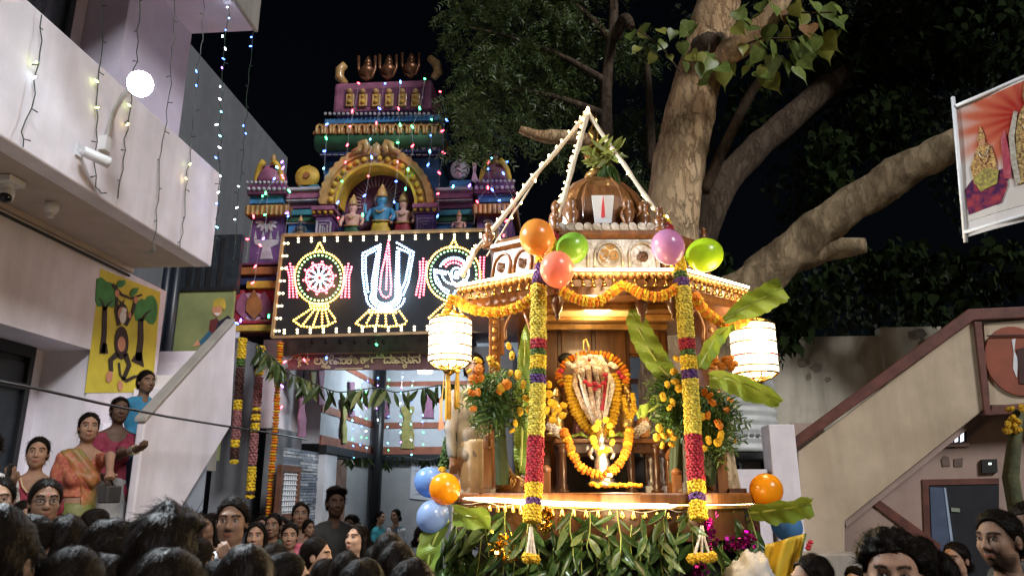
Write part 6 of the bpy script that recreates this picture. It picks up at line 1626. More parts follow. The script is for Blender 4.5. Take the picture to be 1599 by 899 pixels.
# ---------------------------------------------------------------- banana leaves
BAN = leafmat('banana_leaf', (.16, .27, .03), (.26, .36, .06), .35, .3, 2, .12)
_nt = BAN.node_tree; _b = _nt.nodes['Principled BSDF']
_tc = _nt.nodes.new('ShaderNodeUVMap'); _w = _nt.nodes.new('ShaderNodeTexWave'); _w.inputs['Scale'].default_value = 18; _w.inputs['Distortion'].default_value = 1.2; _w.bands_direction = 'X'
_nt.links.new(_tc.outputs[0], _w.inputs['Vector']); _bp = _nt.nodes.new('ShaderNodeBump'); _bp.inputs['Strength'].default_value = .35; _bp.inputs['Distance'].default_value = .01
_nt.links.new(_w.outputs['Fac'], _bp.inputs['Height']); _nt.links.new(_bp.outputs[0], _b.inputs['Normal'])
RIBM = mat('banana_rib', (.36, .42, .10), .4, var=.1)
def banana(label, pts, w, side, cup=.25, split=(), prof=None):
    """pts: midrib polyline; side: approx across-leaf direction."""
    P_ = spl(pts, 8); n = len(P_); t = thing('banana_leaf', label, 'leaf', P_[0], group='banana leaves on the chariot')
    side = Vector(side).normalized(); vs = []; fs = []; uv = []
    cols = 6
    for i, p in enumerate(P_):
        s = i / (n - 1); d = (P_[min(i + 1, n - 1)] - P_[max(i - 1, 0)]).normalized()
        sd = (side - d * side.dot(d)).normalized(); nr = sd.cross(d)
        wd = w * (prof(s) if prof else math.sin(PI * min(1, .06 + s * .94)) ** .45 * (1 - .15 * s))
        for j in range(-cols, cols + 1):
            q = j / cols; ww = wd * (1 + .05 * math.sin(i * 2.1 + j))
            for a_, b_, sg in split:
                if a_ < s < b_ and sg * q > 0: ww *= 1 - .9 * math.sin(PI * (s - a_) / (b_ - a_))
            vs.append(p + sd * q * ww + nr * (-cup * ww * q * q + .012 * math.sin(i * .9 + 3 * q))); uv.append((s, q * .5 + .5))
    m_ = 2 * cols + 1
    for i in range(n - 1):
        for j in range(m_ - 1): fs.append((i * m_ + j, i * m_ + j + 1, (i + 1) * m_ + j + 1, (i + 1) * m_ + j))
    b = MB(); b.add(vs, fs); o = b.build('blade', BAN, t, smooth=True)
    ul = o.data.uv_layers.new(name='uv')
    for lp_ in o.data.loops: ul.data[lp_.index].uv = uv[lp_.vertex_index]
    b = MB(); b.tube(P_, [lerp(.012, .003, i / (n - 1)) for i in range(n)], 6); b.build('midrib', RIBM, t, smooth=True)
    return t
banana('upright banana leaf leaning inside the shrine opening', [LP(1056, 600, -.62), LP(1030, 570, -.60), LP(1008, 535, -.58), LP(992, 500, -.58), LP(984, 484, -.56)], .098, (.8, -.3, .55), .2)
banana('banana leaf stretching out above the right lantern', [LP(1130, 500, -.75), LP(1160, 482, -.80), LP(1190, 466, -.85), LP(1222, 448, -.9)], .095, (.25, -.5, 1), .35, prof=lambda s: .25 + .75 * min(1, s * 2.2) if s < .92 else .9)
banana('pale folded banana leaf between column and right lantern', [LP(1092, 574, -.70), LP(1104, 550, -.68), LP(1120, 525, -.66), LP(1146, 506, -.64)], .075, (.5, -.6, -.6), .3)
banana('drooping banana leaf in front of the right lantern', [LP(1108, 590, -.90), LP(1140, 592, -1.0), LP(1175, 605, -1.02), LP(1220, 627, -1.0)], .085, (.15, -.7, .7), .5, prof=lambda s: min(1, .6 + s) * (1 if s < .75 else 1 - (s - .75) * 2.6))
banana('small banana leaf drooping beside the idol', [LP(1054, 618, -.60), LP(1030, 630, -.62), LP(1008, 645, -.60), LP(996, 652, -.58)], .08, (.2, -.8, .6), .4)
banana('banana leaf standing behind the left flower column', [LP(812, 745, -.45), LP(816, 660, -.42), LP(818, 580, -.42), LP(822, 505, -.42)], .075, (1, -.2, 0), .3)
banana('broad banana leaf sticking out low at the right platform end', [LP(1172, 800, -.55), LP(1200, 797, -.65), LP(1235, 792, -.7), LP(1268, 785, -.72)], .10, (0.05, -.7, .8), .35, prof=lambda s: .35 + .65 * min(1, s * 2.5) if s < .9 else .85)
banana('cut banana leaf hanging at the left platform end', [LP(708, 800, -.62), LP(735, 806, -.75), LP(765, 806, -.8)], .085, (0, -.5, 1), .3, prof=lambda s: .9)
banana('yellow green banana leaf drooping under the pale blue balloon', [LP(700, 812, -.5), LP(680, 838, -.55), LP(668, 880, -.55), LP(664, 930, -.5)], .10, (1, -.4, 0), .4)
# ---------------------------------------------------------------- mango leaves
MGO = leafmat('mango_leaf', (.025, .06, .014), (.07, .12, .03), .3, .2, 5, .45)
MGP = leafmat('mango_leaf_pale', (.11, .16, .05), (.17, .21, .07), .35, .25, 5, .3)
MGL = [leaf_mesh('mango_leaf', [(w * ww, z) for w, z in ((.015, 0), (.06, .12), (.115, .32), (.125, .52), (.09, .76), (.03, .93), (.002, 1.0))], MGO, fo, dr) for ww, fo, dr in ((.75, .7, .45), (1.35, .3, -.15), (1.0, .9, .7))]
mango = leaf_mesh('mango_leaf', [(.015, 0), (.06, .12), (.115, .32), (.125, .52), (.09, .76), (.03, .93), (.002, 1.0)], MGO, .5, .18)
def leaf_spray(label, anchor, n, ln, spread, group, px=None):
    t = thing('mango_spray', label, 'leaf spray', anchor, group=group)
    P_ = [anchor]; p = Vector(anchor)
    for k in range(4):
        p = p + Vector((random.uniform(-.02, .02), random.uniform(-.02, .01), -ln / 4)); P_.append(p.copy())
    b = MB(); b.tube(P_, .004, 5); b.build('stem', RIBM, t)
    for k in range(n):
        u = (k + .5) / n * 3.99; q = vl(P_[int(u)], P_[int(u) + 1], u - int(u))
        place_leaf(t, random.choice(MGL + [mango]), q, random.uniform(.09, .22), random.uniform(-.6, .6) + (PI if random.random() < .5 else 0), random.uniform(-.5, .25), random.uniform(.25, 1.0) * random.choice((-1, 1)) * spread, m=MGP if random.random() < .14 else None)
SKG = 'mango leaf sprays hung under the platform'
def arcY(px):
    pts = [(690, -.3), (716, -.40), (816, -.88), (972, -1.09), (1080, -.99), (1182, -.48), (1215, -.3)]
    for (a, p), (c, q) in zip(pts[:-1], pts[1:]):
        if a <= px <= c: return lerp(p, q, (px - a) / (c - a))
    return -.3
for row, (py, jn, sc) in enumerate(((798, 14, .30), (815, 13, .40), (845, 12, .36))):
    for k in range(jn):
        px = 700 + (k + .5 + random.uniform(-.25, .25)) * 490 / jn
        leaf_spray('mango leaf spray hanging in the %s under the chariot platform' % ('top tier', 'middle tier', 'bottom tier')[row], LP(px, py + random.uniform(-4, 6), arcY(px) + .03 * row), 11, sc * random.uniform(.8, 1.2), 1.0, SKG)
for k, (px, py) in enumerate(((712, 815), (690, 830), (725, 850))):
    leaf_spray(('dark leaf bunch just below the pale blue balloon', 'leftmost dark leaf bunch under the platform', 'lowest dark leaf bunch by the cut banana leaf')[k], LP(px, py, -.38), 26, .34, .5, SKG)
# gilded and purple tinsel
TIN = {'gold': mat('tinsel_gold', (.8, .5, .08), .15, 1.0, var=.2), 'purple': mat('tinsel_purple', (.45, .02, .28), .18, .9, var=.2)}
def tinsel(label, pts, r, c, n=90):
    P_ = spl(pts, 8); b = MB()
    for k in range(n):
        q = P_[random.randrange(len(P_))] + Vector([random.gauss(0, r * .5) for _ in range(3)])
        M = Matrix.Translation(q) @ Matrix.Rotation(random.uniform(0, 6), 4, 'X') @ Matrix.Rotation(random.uniform(0, 6), 4, 'Z')
        b.box((-.012, -.0012, -.012), (.012, .0012, .012), M=M)
    o = b.build('tinsel', TIN[c]); o['kind'] = 'stuff'
    tag(o, label, 'tinsel', 'tinsel under the platform')
tinsel('gold tinsel rosette left of the left flower column', [LP(790, 842, -.92), LP(772, 858, -.86), LP(800, 870, -.92)], .05, 'gold')
tinsel('gold tinsel rosette right of the left flower column', [LP(852, 795, -1.0), LP(856, 810, -1.0), LP(850, 830, -1.0)], .035, 'gold')
tinsel('purple tinsel hanging right of the right flower tassel', [LP(1105, 810, -.95), LP(1110, 830, -.95), LP(1100, 880, -.95), LP(1080, 895, -.98)], .045, 'purple', 150)
tinsel('purple tinsel bunch near the right platform end', [LP(1140, 850, -.75), LP(1158, 845, -.70), LP(1170, 838, -.66)], .05, 'purple', 120)
# ================================================================ altar, idols, flowers inside the chariot
TZ = lz(686, .02)
tb = thing('altar_table', 'dark wooden altar table with turned legs inside the chariot', 'table', C(.0, .1, PT), YAW)
tx0, tx1 = lx(866, 686, -.05), lx(1036, 686, -.05)
def tpart(name, m, fn, **kw): b = MB(CM); fn(b); return b.build(name, m, tb, **kw)
tpart('table_top', WOOD, lambda b: b.box((tx0, -.12, TZ - .035), (tx1, .42, TZ)), bevel=.008)
tpart('apron', WOODD, lambda b: b.box((tx0 + .04, -.09, TZ - .11), (tx1 - .04, -.06, TZ - .036)), bevel=.005)
for x in (tx0 + .06, lx(985, 720, -.07), tx1 - .07):
    tpart('leg', WOODD, lambda b: turned(b, x, -.07, PT, TZ - .037, .032), smooth=True)
for x in (tx0 + .06, tx1 - .07):
    tpart('leg', WOODD, lambda b: turned(b, x, .36, PT, TZ - .037, .032), smooth=True)
tpart('back_board', mat('black_cloth', (.012, .01, .01), .8, var=.3), lambda b: b.box((tx0 + .1, .30, PT), (tx1 - .1, .32, TZ - .12)))
bl_ = thing('balustrade', 'small white balustrade beside the altar', 'balustrade', C(lx(1030, 740, .1), .1, PT), YAW)
for k in range(4):
    x = lx(1016 + 9 * k, 730, .05)
    b = MB(CM); b.lathe([(.014, 0), (.02, .03), (.008, .06), (.018, .11), (.008, .16), (.02, .2), (.012, .22)], c=(x, .05, PT + .05), seg=8); b.build('baluster', SILV, bl_, smooth=True)
b = MB(CM); b.box((lx(1008, 755, .05), .02, PT), (lx(1052, 755, .05), .08, PT + .05)); b.build('base', MATS['plaque_white'], bl_)
b = MB(CM); b.box((lx(1008, 700, .05), .03, PT + .272), (lx(1052, 700, .05), .07, PT + .30)); b.build('rail', WOODD, bl_)
GOLD = mat('idol_gold', (.70, .46, .14), .3, .9, var=.25, vscale=25, bump=.25, bscale=60)
SILVER = mat('idol_silver', (.55, .50, .42), .3, .9, var=.3, vscale=25, bump=.3, bscale=60)
# main idol under garlands
iy = .02
idp = LP(925, 684, iy)
idl = thing('garlanded_idol', 'tall idol buried in jasmine, roses and yellow garlands on the altar', 'idol', idp)
def ip(px, py, d=0.0): return LP(px, py, iy - d)
def ibuild(name, m, fn, **kw): b = MB(); fn(b); return b.build(name, m, idl, **kw)
ibuild('body', PETAL['pink'], lambda b: b.lathe([(.16, 0), (.15, .1), (.12, .25), (.17, .38), (.15, .44), (.05, .47), (.07, .52), (.06, .58), (.01, .62)], c=idp, seg=16, sy=.6), smooth=True)
ibuild('hair_bun', mat('idol_black', (.01, .01, .012), .5), lambda b: b.ball(tuple(ip(884, 560, -.1)), .07, 12, 8, rz=.05), smooth=True)
ibuild('gold_loop', GOLD, lambda b: b.tube([ip(918, 556, .03), ip(911, 545, .03), ip(911, 532, .03), ip(915, 529, .03), ip(919, 540, .03), ip(920, 554, .03)], .008, 6), smooth=True)
crow = [ip(x, y, .0) for x, y in ((878, 600), (872, 585), (882, 568), (900, 556), (925, 553), (950, 556), (968, 568), (978, 584), (975, 602))]
swag(None, crow, .034, 'oyo', .9, par=idl)
swag(None, [ip(x, y, .12) for x, y in ((889, 588), (890, 615), (898, 640), (912, 662), (930, 676), (944, 676), (955, 660), (961, 635), (963, 605), (960, 585))], .040, 'y', .7, par=idl)
swag(None, [ip(x, y, .10) for x, y in ((895, 592), (900, 625), (915, 655))], .034, 'y', .7, par=idl)
JAS = PETAL['cream']
for k, x0 in enumerate((897, 909, 921, 934, 945, 957)):
    petal_tube('jasmine_string', [ip(920 + (x0 - 926) * .55, 556, .06), ip(x0, 600, .16), ip(lerp(x0, 934, .4), 635, .17), ip(lerp(x0, 936, .8), 662, .14)], .017, 'white' if k % 2 else 'cream', idl, fr_=.018)
for x0, x1 in ((903, 928), (951, 941)):
    ibuild('jasmine_cord', PETAL['white'], lambda b: b.tube([ip(x0, 585, .2), ip(lerp(x0, x1, .5), 630, .215), ip(x1, 668, .18)], .008, 6), smooth=True)
for x, y in ((914, 596), (921, 601), (929, 599), (936, 603), (943, 598), (929, 607), (945, 585)): ibuild('rose', PETAL['red'], lambda b: b.flower(tuple(ip(x, y, .21)), .024, .022, n=12))
for x, y in ((905, 568), (913, 560), (921, 557), (930, 558), (938, 562), (944, 570), (908, 578), (926, 568), (934, 576), (916, 574)): ibuild('white_bloom', PETAL['white'], lambda b: b.flower(tuple(ip(x, y, .19)), .028, .026, n=12))
petal_tube('rose_strip', [ip(947, 590, .19), ip(945, 615, .2), ip(940, 640, .2)], .008, 'red', idl)
for x, y in ((876, 579), (966, 582), (972, 588), (920, 561)):
    ibuild('rose', PETAL['red'], lambda b: b.flower(tuple(ip(x, y, .14)), .032 if y > 570 else .016, .03, n=9))
for x, y in ((888, 568), (960, 572), (896, 572), (955, 569)):
    ibuild('white_bloom', PETAL['white'], lambda b: b.flower(tuple(ip(x, y, .15)), .03, .03, n=9))
def small_idol(label, px, yb, h, yl, m):
    o_ = LP(px, yb, yl); t = thing('attendant_idol', label, 'idol', o_, group='brass idols on the altar')
    MM = Matrix.Translation(o_) @ Matrix.Scale(h, 4)
    b = MB(); b.lathe([(.2, 0), (.22, .05), (.12, .08), (.15, .2), (.13, .38), (.10, .44), (.16, .58), (.15, .63), (.05, .67), (.08, .73), (.08, .80), (.05, .85), (.01, .86)], seg=14, sy=.7, M=MM)
    for s in (-1, 1): b.tube([MM @ Vector((s * .14, 0, .6)), MM @ Vector((s * .22, -.03, .48)), MM @ Vector((s * .17, -.12, .40))], [.045 * h, .04 * h, .03 * h], 8)
    b.build('figure', m, t, smooth=True)
    b = MB(); b.lathe([(.09, .80), (.10, .83), (.06, .93), (.02, 1.0)], seg=12, M=MM); b.build('crown', GOLD, t, smooth=True)
    return t
i1 = small_idol('brass attendant idol at the left of the garlanded one', 870, 680, .38, -.02, GOLD)
i2 = small_idol('brass attendant idol at the right of the garlanded one', 980, 680, .40, -.02, GOLD)
i3 = small_idol('small silver idol standing in front of the altar', 941, 752, .40, -.42, SILVER)
for k, (px, py, c) in enumerate(((872, 640, 'y'), (866, 632, 'y'), (878, 648, 'y'), (860, 628, 'y'), (866, 646, 'y'), (858, 600, 'y'), (857, 615, 'y'), (863, 655, 'y'), (880, 632, 'y'), (852, 640, 'y'))):
    inst('bloom', FLOWER_Y, i1, LP(px, py, -.14), (random.uniform(0, 3), random.uniform(0, 3), 0), .034)
swag(None, [LP(974, 618, -.12), LP(978, 640, -.15), LP(984, 652, -.15), LP(990, 640, -.13), LP(988, 615, -.1)], .022, 'y', .8, par=i2)
for px, py in ((930, 668), (952, 664), (926, 684), (930, 698), (938, 706), (948, 702), (956, 690), (934, 660), (946, 655), (928, 690), (955, 676)):
    inst('bloom', FLOWER_Y, i3, LP(px, py, -.50), (random.uniform(0, 3), random.uniform(0, 3), 0), .028)
b = MB(CM); b.lathe([(.10, 0), (.11, .015), (.07, .03), (.06, .045)], c=tuple(CM.inverted() @ LP(941, 757, -.42)), seg=16); b.build('pedestal', SILVER, i3, smooth=True)
swag('orange marigold garland looped in front of the small silver idol', [LP(880, 674, -.32), LP(888, 690, -.40), LP(895, 712, -.46), LP(912, 732, -.50), LP(938, 741, -.52), LP(960, 732, -.50), LP(976, 708, -.46), LP(982, 686, -.40), LP(984, 672, -.32)], .036, 'oooy', .85)
fr2 = thing('flower_row', 'row of yellow flowers laid at the feet of the silver idol', 'flowers', LP(965, 760, -.6))
for k in range(11):
    px = 925 + 7.4 * k
    inst('bloom', FLOWER_Y, fr2, LP(px, 757 + random.uniform(-1.5, 1.5), -.6), (random.uniform(-.5, .5), random.uniform(-.5, .5), 0), .026)
for px, py in ((948, 750), (952, 742), (946, 756)):
    b = MB(); b.flower(tuple(LP(px, py, -.62)), .026, .024); b.build('white_bloom', PETAL['white'], fr2)
for px, sx, lab in ((868, 1, 'white rolled garland lying at the left of the altar'), (998, -1, 'white rolled garland lying at the right of the altar')):
    t = thing('rolled_garland', lab, 'garland', LP(px, 680, -.1), group='rolled garlands on the altar edge')
    petal_tube('jasmine_roll', [LP(px - 12 * sx, 662, -.10), LP(px, 672, -.14), LP(px + 12 * sx, 679, -.16)], .034, 'white', t)
bt = MB(); bt.lathe([(.03, 0), (.05, .02), (.055, .12), (.04, .16), (.01, .17)], c=LP(1006, 684, -.05), seg=14); tag(bt.build('wooden_pot', woodmat('orange_wood', (.40, .17, .04), (.5, .24, .07)), smooth=True), 'orange wooden pot at the right end of the altar', 'pot')
for px in (905, 965):
    banana('small green leaf laid on the altar edge %s the silver idol' % ('left of' if px < 930 else 'right of'), [LP(px - 16, 684, -.16), LP(px, 678, -.2), LP(px + 14, 684, -.22)], .03, (0, 1, .2), .3)
# lamps of the shrine: the lit ceiling tray and strips
lamp('shrine_light', C(-.05, -.30, EZ - .24), 8, (1, .72, .36), .12)
lamp('altar_light', C(-.02, -.80, PT + .30), 15, (1, .76, .44), .10)
for px, py, yl, pw in ((780, 772, -.95, 5), (960, 776, -1.28, 7), (1130, 776, -1.0, 5)):
    lamp('platform_strip_light', LP(px, py + 14, yl - .08), pw * .7, (1, .72, .36), .12)
for px, py, yl, pw in ((780, 420, -.85, 6), (960, 412, -1.05, 9), (1120, 425, -.85, 6)):
    lamp('eave_strip_light', LP(px, py, yl), pw * .5, (1, .72, .36), .10)
# ---------------------------------------------------------------- bouquets
FERN = leafmat('fern_green', (.035, .085, .018), (.08, .13, .03), .45, .2, 6, .45)
def bouquet(label, c, rx, ry, rz, blooms, stem_to, group):
    t = thing('bouquet', label, 'bouquet', stem_to, group=group)
    b = MB(); b.tube([stem_to, vl(stem_to, c, .6) + Vector((.01, 0, 0)), c], [.05, .04, .06], 10, jit=.15); b.build('stem_bundle', mat('stem_dark', (.03, .05, .015), .7, var=.3), t)
    crown(t, 'foliage', LO, [(c.x, c.y, c.z, rx, ry, rz), (c.x, c.y, c.z - rz * .5, rx * .7, ry, rz * .9), (c.x, c.y, c.z + rz * .4, rx * .8, ry, rz * .6)], 2600, .05, FERN, seed=int(abs(c.x) * 100) + 3, spray=10)
    for px, py, yl, s, o_ in blooms:
        inst('bloom', FLOWER_O if o_ else FLOWER_Y, t, LP(px, py, yl), (random.uniform(-.8, .8) + 1.2, random.uniform(-.8, .8), random.uniform(0, 6)), s * .92)
    return t
bouquet('bushy bouquet of marigolds beside the left lantern', LP(773, 608, -.62), .17, .14, .16,
        [(746, 563, -.82, .038, 0), (766, 564, -.82, .048, 0), (748, 577, -.86, .046, 1), (740, 592, -.84, .042, 1), (750, 590, -.85, .034, 1), (747, 612, -.85, .034, 1), (738, 614, -.8, .030, 1), (733, 612, -.8, .026, 1), (739, 638, -.78, .030, 1), (799, 555, -.80, .036, 0), (794, 540, -.75, .032, 0), (808, 585, -.85, .040, 0), (791, 600, -.86, .042, 1), (783, 605, -.86, .036, 0), (817, 600, -.82, .036, 0), (822, 622, -.82, .036, 0), (797, 582, -.84, .026, 0), (776, 570, -.84, .030, 0), (733, 580, -.78, .026, 0), (812, 642, -.78, .034, 0), (826, 640, -.78, .034, 0), (779, 612, -.84, .026, 1), (805, 660, -.75, .03, 0), (800, 672, -.72, .026, 0)], LP(786, 755, -.50), 'bouquets on the chariot sides')
bouquet('bouquet of marigolds hanging on the right side below the banana leaves', LP(1112, 640, -.62), .12, .12, .20,
        [(1100, 612, -.84, .034, 1), (1108, 618, -.86, .034, 1), (1112, 628, -.86, .036, 1), (1106, 648, -.86, .034, 1), (1122, 662, -.82, .046, 1), (1126, 680, -.80, .044, 0), (1107, 687, -.84, .036, 0), (1098, 650, -.86, .03, 0), (1135, 640, -.75, .026, 1), (1140, 624, -.75, .026, 1), (1148, 688, -.7, .018, 0), (1098, 700, -.84, .034, 0), (1121, 690, -.8, .034, 0)], LP(1106, 755, -.48), 'bouquets on the chariot sides')
bouquet('marigold sprays on the inner side of the right flower column', LP(1052, 615, -.60), .10, .10, .18,
        [(1036, 619, -.80, .038, 0), (1042, 600, -.78, .03, 0), (1054, 596, -.80, .034, 0), (1052, 580, -.78, .03, 0), (1046, 636, -.80, .03, 0), (1050, 628, -.8, .034, 0), (1060, 606, -.82, .034, 0), (1030, 668, -.74, .036, 0), (1036, 680, -.74, .034, 0), (1046, 676, -.74, .034, 0), (1026, 682, -.74, .032, 0), (1052, 684, -.74, .032, 0), (1034, 695, -.74, .03, 0), (1048, 694, -.74, .03, 0), (1056, 560, -.8, .03, 0)], LP(1056, 752, -.48), 'bouquets on the chariot sides')
mc = thing('marigold_cluster', 'orange marigold cluster between right column and lantern', 'flowers', LP(1120, 570, -.6))
for px, py in ((1094, 572), (1102, 566), (1110, 572), (1118, 566), (1127, 572), (1136, 566), (1142, 574), (1098, 560), (1114, 560), (1132, 560), (1140, 560), (1146, 568)):
    inst('bloom', FLOWER_O, mc, LP(px, py, -.62), (random.uniform(0, 3), random.uniform(0, 3), 0), .034)
kp = thing('kalasha_leaves', 'mango sprig with pale narrow leaves tied to the top finial', 'leaves', LP(935, 260, -.05))
KLF = leafmat('sprig_leaf', (.22, .26, .05), (.34, .34, .08), .4, .3, 5, .3)
b = MB(); b.tube([LP(925, 262, -.1), LP(938, 245, -.14), LP(950, 238, -.14)], .006, 6); b.build('stem', RIBM, kp)
for k in range(34):
    c0 = LP(*random.choice(((930, 228), (938, 240), (948, 238), (955, 242), (942, 250))), -.13 + random.uniform(-.05, .05))
    place_leaf(kp, mango, c0, random.uniform(.13, .20), random.uniform(-.5, .5) + PI * random.choice((0, 1)), random.uniform(-.4, .4), random.uniform(.3, 2.5) * random.choice((-1, 1, -1)), m=KLF)
for k in range(6):
    place_leaf(kp, mango, LP(942 + 3 * k, 258, -.12), random.uniform(.2, .26), random.uniform(-.4, .4), -.2, random.uniform(-.5, .3))
# ---------------------------------------------------------------- mango leaf torans at the gate
YTO = 9.3
def toran(label, pix, Y, size, n, m, m2=None):
    P_ = spl([atY(px, py, Y) for px, py in pix], 10); t = thing('leaf_toran', label, 'leaf garland', P_[0], group='mango leaf garlands at the gate')
    b = MB(); b.tube(P_, .008, 5); b.build('cord', WIRE, t)
    for k in range(n):
        u = random.uniform(0, len(P_) - 1.01); p = vl(P_[int(u)], P_[int(u) + 1], u - int(u))
        place_leaf(t, mango, p + Vector((0, random.uniform(-.05, .05), 0)), size * random.uniform(.75, 1.2), random.uniform(-.9, .9) + PI * random.choice((0, 1)), random.uniform(-.4, .4), random.uniform(-.75, .75), m=m2 if (m2 and random.random() < .15) else m)
TOL = leafmat('toran_leaf', (.030, .055, .016), (.07, .10, .03), .35, .15, 5, .4)
TOP_ = leafmat('toran_leaf_pale', (.22, .26, .10), (.30, .32, .12), .4, .2, 5, .3)
toran('large mango leaf garland drooping across the gate opening', [(398, 542), (425, 560), (448, 580), (475, 592), (505, 605), (530, 612), (560, 608), (590, 606), (620, 612), (660, 606), (700, 600), (735, 604)], YTO, .27, 85, TOL, TOP_)
toran('bunch of mango leaves at the near pier end of the gate garland', [(402, 538), (425, 556), (440, 572)], YTO - .1, .24, 16, TOL, TOP_)
toran('lower row of small mango leaves over the slate wall', [(432, 706), (470, 712), (520, 716), (555, 715), (574, 714)], 11.6, .17, 60, TOL)
toran('short row of mango leaves right of the courtyard column', [(604, 724), (612, 712), (640, 714), (668, 718), (690, 712)], 12.2, .17, 26, TOL)
# flower strips hanging at the near pier
def strip(label, px0, px1, secs, Y, r):
    def at(py): t = (py - secs[0][0]) / (secs[-1][1] - secs[0][0]); return atY(lerp(px0, px1, t), py, Y)
    t = thing('flower_strip', label, 'garland', at(secs[-1][1]), group='flower strips hanging on the gate pier')
    for y0, y1, c in secs: petal_tube('petal_section', [at(y0), at((y0 + y1) / 2), at(y1)], r, c, t, fr_=.04)
strip('short flower strip of yellow and dark sections nearest the stair', 379, 365, [(528, 560, 'yellow'), (560, 572, 'green'), (574, 622, 'dark'), (624, 640, 'yellow'), (640, 686, 'pink'), (686, 698, 'yellow'), (698, 716, 'dark'), (717, 724, 'yellow')], 9.55, .05)
strip('long banded flower strip between the other two on the pier', 408, 390, [(540, 552, 'yellow'), (552, 556, 'dark'), (556, 586, 'yellow'), (588, 634, 'pink'), (636, 642, 'yellow'), (642, 646, 'dark'), (646, 656, 'yellow'), (656, 660, 'dark'), (660, 674, 'yellow'), (676, 726, 'pink'), (728, 766, 'yellow'), (768, 772, 'dark'), (772, 778, 'yellow')], 9.55, .05)
swag('long single string of orange marigolds down the gate opening edge', [atY(px, py, 9.5) for px, py in ((438, 536), (434, 600), (430, 670), (424, 740), (420, 805))], .045, 'oyo', .8, group='flower strips hanging on the gate pier', name='marigold_string')
pb = MB(); pb.box(atY(365, 519, 9.9), atY(372, 527, 9.86)); 
tag(pb.build('switch_plate', WPLAST), 'tiny white plate at the top of the gate pier', 'plate')
for k, (px, py, lab) in enumerate(((690, 700, 'dark flower strip hanging behind the left lantern tassels'),)):
    t = thing('flower_strip', lab, 'garland', LP(px, 760, .1)); petal_tube('petal_section', [LP(712, 660, .1), LP(702, 690, .1), LP(694, 730, .1)], .045, 'green', t, fr_=.035)
    for q in ((690, 734), (682, 740), (694, 742), (704, 662), (708, 672)): inst('bloom', FLOWER_Y, t, LP(q[0], q[1], .02), (1, 0, 0), .035)
# folded pink paper ribbon by the lantern
rb = MB(); rb.prism([LP(x, y, -.2) for x, y in ((686, 625), (691, 618), (690, 650), (694, 668), (684, 672), (687, 648))], (0, 1, 0), .004); tag(rb.build('paper_ribbon', mat('peach_ribbon', (.7, .28, .18), .6, var=.1)), 'peach paper ribbon left of the lantern tassels', 'ribbon')
# ================================================================ people
def surface_net(F, ax):
    """Naive surface nets of F (nodes on axes ax) -> verts, quads."""
    X, Y_, Z = ax
    s = F < 0
    nx, ny, nz = F.shape
    acc = np.zeros((nx - 1, ny - 1, nz - 1, 3)); cnt = np.zeros((nx - 1, ny - 1, nz - 1))
    c8 = [(i, j, k) for i in (0, 1) for j in (0, 1) for k in (0, 1)]
    act = np.zeros((nx - 1, ny - 1, nz - 1), bool)
    sub = lambda A, c: A[c[0]:nx - 1 + c[0], c[1]:ny - 1 + c[1], c[2]:nz - 1 + c[2]]
    tot = sum(sub(s, c).astype(np.int8) for c in c8)
    act = (tot > 0) & (tot < 8)
    I, J, K = np.nonzero(act)
    acc = np.zeros((len(I), 3)); cnt = np.zeros(len(I))
    for a in range(3):
        for u in (0, 1):
            for v in (0, 1):
                c0 = [0, 0, 0]; c0[(a + 1) % 3] = u; c0[(a + 2) % 3] = v; c1 = list(c0); c1[a] = 1
                f0 = F[I + c0[0], J + c0[1], K + c0[2]]; f1 = F[I + c1[0], J + c1[1], K + c1[2]]
                m = (f0 < 0) != (f1 < 0)
                t = np.where(m, f0 / np.where(m, f0 - f1, 1), 0)
                p = np.stack([X[I + c0[0]] + (X[I + c1[0]] - X[I + c0[0]]) * t, Y_[J + c0[1]] + (Y_[J + c1[1]] - Y_[J + c0[1]]) * t, Z[K + c0[2]] + (Z[K + c1[2]] - Z[K + c0[2]]) * t], 1)
                acc += p * m[:, None]; cnt += m
    V = acc / cnt[:, None]
    idx = -np.ones((nx - 1, ny - 1, nz - 1), int); idx[I, J, K] = np.arange(len(I))
    Q = []
    for a in range(3):
        b_, c_ = (a + 1) % 3, (a + 2) % 3
        sl0 = [slice(1, -1)] * 3; sl1 = [slice(1, -1)] * 3
        sl0[a] = slice(0, -1); sl1[a] = slice(1, None)
        e = s[tuple(sl0)] != s[tuple(sl1)]
        i3 = np.nonzero(e)
        base = [i3[0], i3[1], i3[2]]
        g = [base[k] + (0 if k == a else 1) for k in range(3)]
        flip = s[tuple(g)]
        def cell(db, dc):
            h = [x.copy() for x in g]; h[b_] = h[b_] - db; h[c_] = h[c_] - dc
            return idx[h[0], h[1], h[2]]
        q = np.stack([cell(1, 1), cell(0, 1), cell(0, 0), cell(1, 0)], 1)
        q = np.where(flip[:, None], q, q[:, ::-1])
        Q.append(q[(q >= 0).all(1)])
    return V, np.concatenate(Q)
